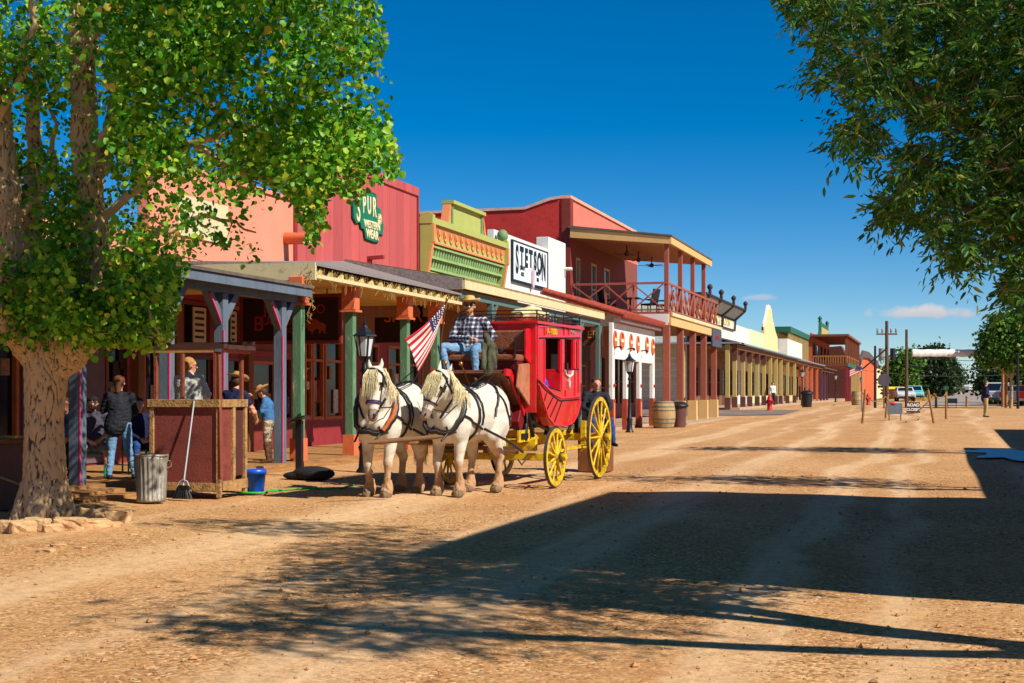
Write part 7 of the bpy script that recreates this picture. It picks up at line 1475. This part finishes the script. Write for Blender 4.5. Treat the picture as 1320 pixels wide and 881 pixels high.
L3 = limb([at(50, 460, D0), at(20, 430, D0-.3), at(-15, 395, D0-.6), at(-60, 330, D0-1), at(-140, 200, D0-1.5)], .2, .09, seed=3)
L4 = limb([at(118, 235, D0), at(140, 180, D0+.5), at(165, 60, D0+1), at(200, -80, D0+1.5)], .13, .07, seed=4)
L5 = limb([at(64, 440, D0+.3), at(52, 350, D0+.6), at(40, 250, D0+.8), at(50, 100, D0+1)], .14, .07, seed=5)
for L in (L1, L2, L3, L4, L5): add_limb(og, L)
og.cap(at(124, 392, D0-.1), .12, at(146, 376, D0-.4), .11)
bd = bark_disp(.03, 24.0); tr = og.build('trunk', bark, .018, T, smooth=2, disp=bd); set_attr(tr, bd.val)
# thinner boughs
LPOLY = [(-700, -900), (300, -1000), (420, -400), (478, -60), (492, 20), (505, 50), (490, 75), (509, 110), (502, 150), (513, 190), (519, 222), (500, 232), (470, 238), (474, 252), (455, 262), (432, 246), (420, 262), (418, 290), (410, 318), (398, 322), (388, 300), (386, 272), (372, 258), (352, 262), (338, 290), (336, 330), (322, 354), (306, 345), (296, 322), (270, 318), (262, 340), (246, 332), (238, 350), (228, 386), (222, 440), (208, 446), (196, 428), (186, 440), (160, 432), (140, 446), (112, 440), (94, 446), (60, 426), (50, 402), (20, 398), (-60, 400), (-400, 330)]
bo = MB(); r = random.Random(11)
ends = [((118, 290), (250, 190), (390, 150), (480, 190)), ((112, 200), (230, 90), (360, 40), (440, -20)), ((120, 330), (200, 300), (270, 280), (330, 300)), ((104, 80), (180, -20), (300, -120), (380, -220)), ((165, 60), (260, 30), (330, 90), (400, 110)),
        ((118, 350), (170, 330), (195, 360), (205, 430)), ((125, 395), (160, 400), (185, 420), (205, 435)), ((10, 300), (60, 240), (70, 160), (60, 40)), ((-5, 180), (40, 60), (30, -60), (0, -150)), ((250, 190), (330, 230), (385, 250), (398, 300)), ((230, 90), (330, 190), (430, 210), (470, 235)), ((14, 350), (40, 370), (70, 395), (60, 415)), ((200, -20), (300, -60), (430, -90), (500, -60))]
tips = []
for i, e_ in enumerate(ends):
    dd = r.uniform(-1.6, 1.4); L = limb([at(q[0], q[1], D0+dd*j/3) for j, q in enumerate(e_)], .06, .012, 5, .25, 20+i)
    L = [q for q in L if inpoly(np.array([proj(np.array(q[0]))[0][0]]), proj(np.array(q[0]))[1][0], LPOLY)[0]]
    bo.tube([q[0] for q in L], [q[1] for q in L], 7)
    for j in range(4, len(L), 2):
        q = L[j][0]; e2 = q+Vector((r.uniform(-1, 1), r.uniform(-1, 1), r.uniform(-.7, .5)))*.9
        if not inpoly(np.array([proj(np.array(e2))[0][0]]), proj(np.array(e2))[1][0], LPOLY)[0]: continue
        bo.tube([q, (q+e2)/2+Vector((0, 0, .08)), e2], [.014, .009, .004], 5); tips.append(e2)
o = bo.build('boughs', bark, T); set_attr(o, np.full(len(o.data.vertices), .8))
def lden(px, py):
    d = 1.0
    if py > 225 and px > 190: d = .16
    if px > 425 and py > 205: d = .3
    if py > 240 and 235 < px < 380: d = .07 if py < 300 else .13
    if 382 < px < 418 and py > 225: d = .9
    if py > 300 and px < 60: d = .35
    if py > 320 and 60 <= px < 195: d = .6
    if py > 330 and 195 < px < 240: d = .9
    if 85 < px < 135 and 40 < py < 400: d *= .6
    return d
pos = []; rr = np.random.default_rng(5)
def clusters(n, sampler, poly, den, nl, sg):
    out_ = []; k = 0; tries = 0
    while k < n and tries < n*60:
        tries += 1; c = sampler(); px, py, D = proj(np.array(c)); px, py = px[0], py[0]
        if not inpoly(np.array([px]), py, poly)[0]: continue
        if rr.random() > den(px, py): continue
        L = rr.normal(size=(nl, 3))*np.array(sg)+np.array(c)
        qx, qy, qd = proj(L); keep = np.array([inpoly(np.array([a]), b_, poly)[0] for a, b_ in zip(qx, qy)]); out_.append(L[keep]); k += 1
    return np.concatenate(out_)
def s_in():
    px = rr.uniform(-60, 520); py = rr.uniform(-60, 446); D = D0+rr.uniform(-3.2, 3.4) if rr.random() < .8 else D0-rr.uniform(0, 3)
    if py > 330: D = D0+rr.uniform(-1.6, .8)
    return at(px, py, D)
def sclump(f):
    for _ in range(30):
        c = f()
        if clump(c): return c
    return c
def s_out():
    px = rr.uniform(-700, 440); py = rr.uniform(-900, 100); return at(px, py, D0+rr.uniform(-4, 4))
def clump(c, f=.62, th=.17): return noise.noise(Vector(c)*f)+.5*noise.noise(Vector(c)*f*2.3) > th
def off_limb(L):
    qx, qy, qd = proj(L); a = (qx > 92) & (qx < 136) & (qy > 40) & (qy < 400); b_ = (qx > -10) & (qx < 34) & (qy > 200) & (qy < 395); return L[~((a | b_) & (qd < D0+.15) & (rr.random(len(L)) < .86))]
inner = clusters(1330, lambda: sclump(s_in), LPOLY, lden, 33, (.15, .15, .12))
def s_shade(): return at(rr.uniform(240, 640), rr.uniform(-560, -70), rr.uniform(12.8, 16.8))
outer_shade = clusters(300, s_shade, [(-900, -2000), (2000, -2000), (2000, -45), (-900, -45)], lambda a, b_: 1.0, 30, (.22, .22, .18))  # unseen clusters above the frame, added to shade the visible crown
outer = clusters(420, s_out, LPOLY, lambda a, b_: 1.0, 30, (.3, .3, .25))
lm = leaf_mat('cottonwood_leaf', [(0, (40, 100, 18)), (.4, (76, 144, 26)), (.75, (124, 178, 38)), (.93, (164, 196, 54)), (1, (200, 172, 60))], .32)
leaves('crown', np.concatenate([off_limb(inner), outer, outer_shade]), .072, lm, T)
# low shoots round the fork
sh = []
for k in range(130):
    px = rr.uniform(50, 110) if k < 80 else rr.uniform(-10, 55); py = rr.uniform(200 if k < 80 else 340, 440); sh.append(np.array(at(px, py, D0-.55+rr.uniform(-.15, .2)))+rr.normal(size=(18, 3))*.09)
for k in range(70): sh.append(np.array(at(rr.uniform(110, 205), rr.uniform(392, 440), D0-.7+rr.uniform(-.3, .3)))+rr.normal(size=(16, 3))*.09)
leaves('shoots', np.concatenate(sh), .07, lm, T)

# ---- right hand ash tree, trunk outside the picture
T = thing('ash_tree', 'dark green narrow leaved tree overhanging the street at the upper right', 'tree', (3.5, 8.2, 0))
og = Org(); base = Vector((3.5, 8.2, 0))
for L in (limb([base+Vector((0, 0, -.1)), base+Vector((.05, .05, 1.2)), base+Vector((-.1, .1, 2.6))], .26, .2, seed=31), limb([base+Vector((-.1, .1, 2.4)), at(1400, 250, 9.2), at(1250, 170, 9.8), at(1120, 60, 10.3)], .11, .03, seed=32),
          limb([base+Vector((0, .1, 2.4)), at(1420, 330, 9.2), at(1290, 290, 9.9), at(1180, 230, 10.4)], .08, .025, seed=33), limb([base+Vector((0, .1, 2.4)), Vector((3.6, 8.5, 4.5)), Vector((3.1, 8.6, 6.6))], .15, .06, seed=34),
          limb([base+Vector((0, 0, 2.4)), Vector((2.6, 7.4, 4.6)), Vector((2.0, 7.0, 5.3)), Vector((1.5, 7.1, 5.6))], .13, .04, seed=35), limb([at(1400, 250, 9.2), at(1330, 60, 9.6), at(1260, -60, 10)], .08, .03, seed=36)): og.chain(L)
bd2 = bark_disp(.02, 14); tr = og.build('trunk', bark, .025, T, smooth=2, disp=bd2); set_attr(tr, bd2.val*.5)
RPOLY = [(1005, -900), (1006, 8), (1016, 22), (1030, 28), (1048, 34), (1040, 58), (1052, 66), (1034, 78), (1040, 100), (1062, 118), (1090, 118), (1082, 140), (1072, 150), (1078, 168), (1064, 185), (1080, 200), (1100, 190), (1128, 200), (1148, 196), (1152, 226), (1124, 262), (1124, 282), (1142, 292), (1160, 284), (1190, 300), (1196, 318), (1216, 328), (1224, 346), (1252, 346), (1262, 352), (1285, 332), (1300, 352), (1282, 378), (1300, 392), (1330, 392), (1500, 380), (2600, 400), (2600, -900)]
holes = [((1090, 150), (13, 7)), ((1200, 130), (9, 8)), ((1180, 265), (9, 8)), ((1265, 300), (9, 7)), ((1060, 90), (8, 6)), ((1150, 20), (9, 6)), ((1300, 210), (8, 8)), ((1230, 20), (8, 6)), ((1175, 110), (9, 7)), ((1220, 200), (8, 10)), ((1095, 60), (8, 9)), ((1290, 60), (7, 6)), ((1158, 165), (22, 22)), ((1118, 130), (12, 9)), ((1200, 60), (8, 8)), ((1240, 270), (6, 8)), ((1140, 60), (9, 7)), ((1265, 130), (6, 6))]
holes += [((rr.uniform(1020, 1320), rr.uniform(0, 370)), (rr.uniform(5, 11), rr.uniform(4, 9))) for _ in range(26)]
def spray_set(n, sampler, poly, den):
    P = []; Dr = []; tw = MB(); k = 0; tries = 0
    while k < n and tries < n*60:
        tries += 1; c = Vector(sampler()); px, py, D = proj(np.array(c)); px, py = px[0], py[0]
        if poly is not None and not inpoly(np.array([px]), py, poly)[0]: continue
        if rr.random() > den(px, py): continue
        k += 1; d = Vector((rr.normal()-.25, rr.normal(), rr.normal()*.5-.15)).normalized(); nd = rr.integers(2, 4)
        for s in range(nd):
            dd = (d+Vector(rr.normal(size=3))*.45).normalized(); Ln = rr.uniform(.13, .24); side = dd.cross(Vector((0, 0, 1))); side = side.normalized() if side.length > .1 else Vector((1, 0, 0))
            for j in range(9):
                u = (j//2+1)/5; q = c+dd*Ln*u-Vector((0, 0, .08*u*u)); sg = 1 if j % 2 else -1
                ld = (dd*.75+side*sg*.75 if j < 8 else dd)-Vector((0, 0, .45)); P.append(q); Dr.append(ld)
            if s == 0 and rr.random() < .22 and (poly is None or inpoly(np.array([proj(np.array(c+dd*Ln*1.1))[0][0]]), proj(np.array(c+dd*Ln*1.1))[1][0], poly)[0]): tw.tube([c-d*.12, c, c+dd*Ln], [.005, .004, .002], 4)
    return np.array(P), np.array(Dr), tw
def rden(px, py):
    for (hx, hy), (a, b_) in holes:
        if ((px-hx)/a)**2+((py-hy)/b_)**2 < 1: return 0
    return .9 if px < 1120 else 1
def s_r(): return at(rr.uniform(1000, 1480), rr.uniform(-60, 392), rr.uniform(8.8, 11.3))
P1, D1, tw = spray_set(3300, s_r, RPOLY, rden)
cent = [((2.5, 7.2, 6.0), (2.3, 1.3, .8)), ((-.3, 13.0, 6.7), (2.0, .9, .6)), ((3.0, 8.4, 6.4), (2.0, 1.8, 1.3)), ((3.5, 10.5, 6.2), (2.0, 2.4, 1.7)), ((2.0, 6.8, 5.6), (1.2, 1.0, .6)), ((1.2, 11.6, 6.0), (1.2, 1.2, .7))]
def s_o():
    (c, s) = cent[rr.integers(len(cent))]; v = rr.normal(size=3); v /= np.linalg.norm(v); v *= rr.random()**.33; return Vector(c)+Vector((v[0]*s[0], v[1]*s[1], v[2]*s[2]))
def offden(px, py): return 0 if (0 < px < 1320 and -5 < py < 881 and not inpoly(np.array([px]), py, RPOLY)[0]) else 1
P2, D2, tw2 = spray_set(2300, s_o, None, offden)
lm2 = leaf_mat('ash_leaf', [(0, (38, 80, 32)), (.5, (64, 112, 38)), (.85, (100, 144, 48)), (1, (150, 146, 62))], .45)
PA = np.concatenate([P1, P2]); DA = np.concatenate([D1, D2]); DA /= np.linalg.norm(DA, axis=1)[:, None]
qx, qy, qd = proj(PA); k_ = (qd < 0) | (qy > 900) | (qx < 0) | (qx > 1320) | (qy < 0) | (qx > 1000)
fk = (qx > 0) & (qx < 1320) & (qy > 0) & ~inpoly(qx, qy, RPOLY)
k_ &= ~(fk & (rr.random(len(qx)) < .62))
for (hx, hy), (a_, b_) in holes: k_ &= ~((((qx-hx)/a_)**2+((qy-hy)/b_)**2 < .8) & (rr.random(len(qx)) < .85))
leaves('crown', PA[k_], .06, lm2, T, LEAF_LANCE, DA[k_])
tw.v += [] ; o = tw.build('twigs', bark, T, fix=False); set_attr(o, np.full(len(o.data.vertices), .3)); o = tw2.build('twigs', bark, T, fix=False); set_attr(o, np.full(len(o.data.vertices), .6))

# ---- generic trees: lobes of leaf clumps on a branching trunk
def tree(name, lab, base, lobes, n, size, m, tmpl=LEAF_HEART, cat='tree', group=None, r0=.2, nl=20, sg=.3, fork=.35):
    t = thing(name, lab, cat, base, group); base = Vector(base); mb = MB(); cx = sum((Vector(l[0]) for l in lobes), Vector())/len(lobes)
    f = base+(Vector((cx.x, cx.y, 0))-Vector((base.x, base.y, 0)))*.2+Vector((0, 0, (cx.z-base.z)*fork)); mb.tube([base-Vector((0, 0, .1)), (base+f)/2+Vector((.05, .03, 0)), f], [r0, r0*.8, r0*.7], 10)
    for l in lobes:
        c = Vector(l[0]); mid = (f+c)/2+Vector((rr.normal()*.2, rr.normal()*.2, .2)); mb.tube([f-Vector((0, 0, .1)), mid, c], [r0*.5, r0*.33, r0*.12], 7)
        for k in range(4): v = Vector(rr.normal(size=3)); v.normalize(); mb.tube([mid, (mid+c)/2+v*.2, c+Vector((v.x*l[1][0], v.y*l[1][1], v.z*l[1][2]))*.8], [r0*.2, r0*.13, r0*.04], 5)
    o = mb.build('trunk', bark, t); set_attr(o, np.full(len(o.data.vertices), .45))
    vol = np.array([l[1][0]*l[1][1]*l[1][2] for l in lobes])**.7; vol /= vol.sum(); out_ = []
    for k in range(n):
        c, s = lobes[rr.choice(len(lobes), p=vol)]; v = rr.normal(size=3); v /= np.linalg.norm(v); v *= rr.uniform(.45, 1.08); out_.append(np.array(c)+v*np.array(s)+rr.normal(size=(nl, 3))*sg)
    leaves('crown', np.concatenate(out_), size, m, t, tmpl); return t
lm3 = leaf_mat('mesquite_leaf', [(0, (24, 44, 22)), (.6, (42, 70, 34)), (1, (74, 98, 48))], .25)
lm4 = leaf_mat('bright_leaf', [(0, (38, 74, 24)), (.6, (70, 118, 36)), (1, (120, 150, 54))], .35)
lm5 = leaf_mat('olive_leaf', [(0, (52, 66, 30)), (.6, (84, 98, 44)), (1, (120, 124, 60))], .25)
# street trees at the right whose shade falls on the street
tree('street_tree', 'slender street tree to the right of the street, second from the camera', (5.0, 23.2, 0), [((3.6, 23.5, 6.6), (2.6, 1.5, .9)), ((5.4, 23.3, 7.0), (1.8, 1.5, 1.1)), ((2.0, 23.7, 6.2), (1.3, 1.2, .6))], 150, .11, lm4, sg=.22)
tree('street_tree', 'slender street tree to the right of the street, third from the camera', (5.2, 36.4, .02), [((4.0, 36.6, 7.2), (3.4, 1.4, .8)), ((2.0, 36.8, 6.9), (1.6, .9, .5)), ((6.2, 36.5, 7.4), (1.6, 1.2, .9))], 150, .12, lm4, sg=.22)
def far_lobe(px, py, D, rx_, rz_, ry_=None): return (tuple(at(px, py, D)), (rx_*D/1833, (ry_ or rx_)*D/1833, rz_*D/1833))
def ftree(lab, px, D, L, n, size, m, nl=22, sg=.5, **k): b_ = at(px, 520, D); b_.z = gzf(b_.x, b_.y); return tree('tree', lab, tuple(b_), [far_lobe(q[0], q[1], D+q[4] if len(q) > 4 else D, q[2], q[3]) for q in L], n, size, m, nl=nl, sg=sg, **k)
G = 'trees at the far end of the street'
ftree('large dark mesquite tree behind the slim banner pole', 1195, 190, [(1195, 470, 26, 18), (1178, 482, 20, 16), (1215, 480, 22, 18), (1205, 458, 16, 10), (1190, 492, 18, 10), (1212, 497, 16, 8)], 620, .36, lm3, group=G, r0=.4)
ftree('rounded brighter tree just right of the utility pole', 1160, 175, [(1156, 478, 12, 14), (1165, 490, 14, 12), (1150, 492, 10, 12), (1170, 465, 12, 10)], 330, .34, lm4, group=G, r0=.3)
ftree('lower dark tree tapering down towards the road crest', 1238, 215, [(1226, 490, 13, 11), (1216, 492, 12, 10)], 200, .36, lm3, group=G, r0=.3)
ftree('bright green leafy tree on the right beyond the walking man', 1303, 98, [(1300, 425, 26, 22), (1283, 443, 20, 16), (1272, 462, 13, 9), (1312, 445, 22, 22), (1330, 420, 26, 28), (1298, 462, 14, 10), (1330, 460, 20, 14)], 560, .2, lm4, group=G, r0=.13, nl=24, sg=.32, fork=.5)
ftree('dark tall tree behind the bright green one at the right', 1288, 135, [(1280, 475, 13, 16), (1300, 480, 16, 18), (1272, 492, 11, 9), (1318, 478, 16, 20), (1290, 495, 14, 8)], 420, .28, lm3, group=G, r0=.3)
for i, (px, py, D, w, h, m, lab) in enumerate(((1293, 505, 122, 22, 9, lm5, 'olive green bush behind the white pickup'), (1212, 503, 200, 16, 6, lm5, 'low olive bush before the distant white truck'), (1262, 501, 260, 14, 3.5, lm3, 'low scrub left of the road crest by the tiny pole'), (1186, 510, 165, 9, 5, lm5, 'small dry bush beside the pale teal car'), (1322, 505, 122, 22, 10, lm5, 'olive green bush at the right edge behind the silver car'), (1155, 512, 180, 14, 7, lm3, 'dark bush behind the plank fence'))):
    c = at(px, py, D); s = D/1833; t = thing('bush', lab, 'bush', (c.x, c.y, gzf(c.x, c.y)), 'bushes at the far end of the street'); out_ = []
    for k in range(110): v = rr.normal(size=3); v /= np.linalg.norm(v); v[2] = abs(v[2]); out_.append(np.array((c.x, c.y, gzf(c.x, c.y)))+v*np.array((w*s, w*s, h*s*1.9))*rr.uniform(.5, 1.05)+rr.normal(size=(16, 3))*.18)
    leaves('foliage', np.concatenate(out_), .2, m, t); mb = MB()
    for k in range(6): v = rr.normal(size=2)*.5; mb.tube([(c.x, c.y, gzf(c.x, c.y)-.1), (c.x+v[0]*w*s*.5, c.y+v[1]*w*s*.5, gzf(c.x, c.y)+h*s)], [.05, .02], 5)
    o = mb.build('stems', bark, t); set_attr(o, np.full(len(o.data.vertices), .4))
gr = []
for k in range(1400):
    px = rr.uniform(1172, 1200); D = rr.uniform(150, 200); p = at(px, 520, D); gr.append(np.array((p.x, p.y, gzf(p.x, p.y)+.1))+rr.normal(size=(6, 3))*np.array((.25, .25, .1)))
tag(leaves('dry_grass', np.concatenate(gr), .16, leaf_mat('straw', [(0, (150, 120, 60)), (1, (196, 168, 96))], .2), None, LEAF_LANCE, droop=-1.2), None, None, kind='stuff')
# ---- buildings on the right hand side of the street (outside the picture; their shade falls across it)
adobe = mat('tan_adobe', (190, 150, 112), .85, .1, 1, .2)
def right_building(lab, X, y0, y1, z, low):
    b = thing('shop_building', lab, 'shop building', (X, y0, 0)); mb = MB(); w = (y1-y0)/max(1, int((y1-y0)/4)); n = max(1, int((y1-y0)/4))
    wall = wall_x(0, .3, y0, y1, -.2, z, [(y0+w*(k+.2), y0+w*(k+.75), .9, 3.0) for k in range(n)])
    wall.v = [(X+.3+v[0], v[1], v[2]) for v in wall.v]; wall.build('wall', adobe, b)
    for k in range(n): box_part(b, 'window', glass, X+.1, X+.16, y0+w*(k+.2), y0+w*(k+.75), .9, 3.0)
    box_part(b, 'side_wall', adobe, X+.31, X+8, y0, y0+.3, -.2, z); box_part(b, 'side_wall', adobe, X+.31, X+8, y1-.3, y1, -.2, z); box_part(b, 'roof', rust, X+.31, X+8, y0+.31, y1-.31, z-.6, z-.4); return b
right_building('two storey tan adobe building on the right side of the street nearest the camera', 4.2, 10.0, 19.4, 8.75, 0)
right_building('long low tan adobe building on the right side of the street', 5.3, 19.9, 39.5, 4.3, 1)
right_building('low tan adobe building farther along on the right side of the street', 5.9, 39.8, 54.5, 3.7, 1)
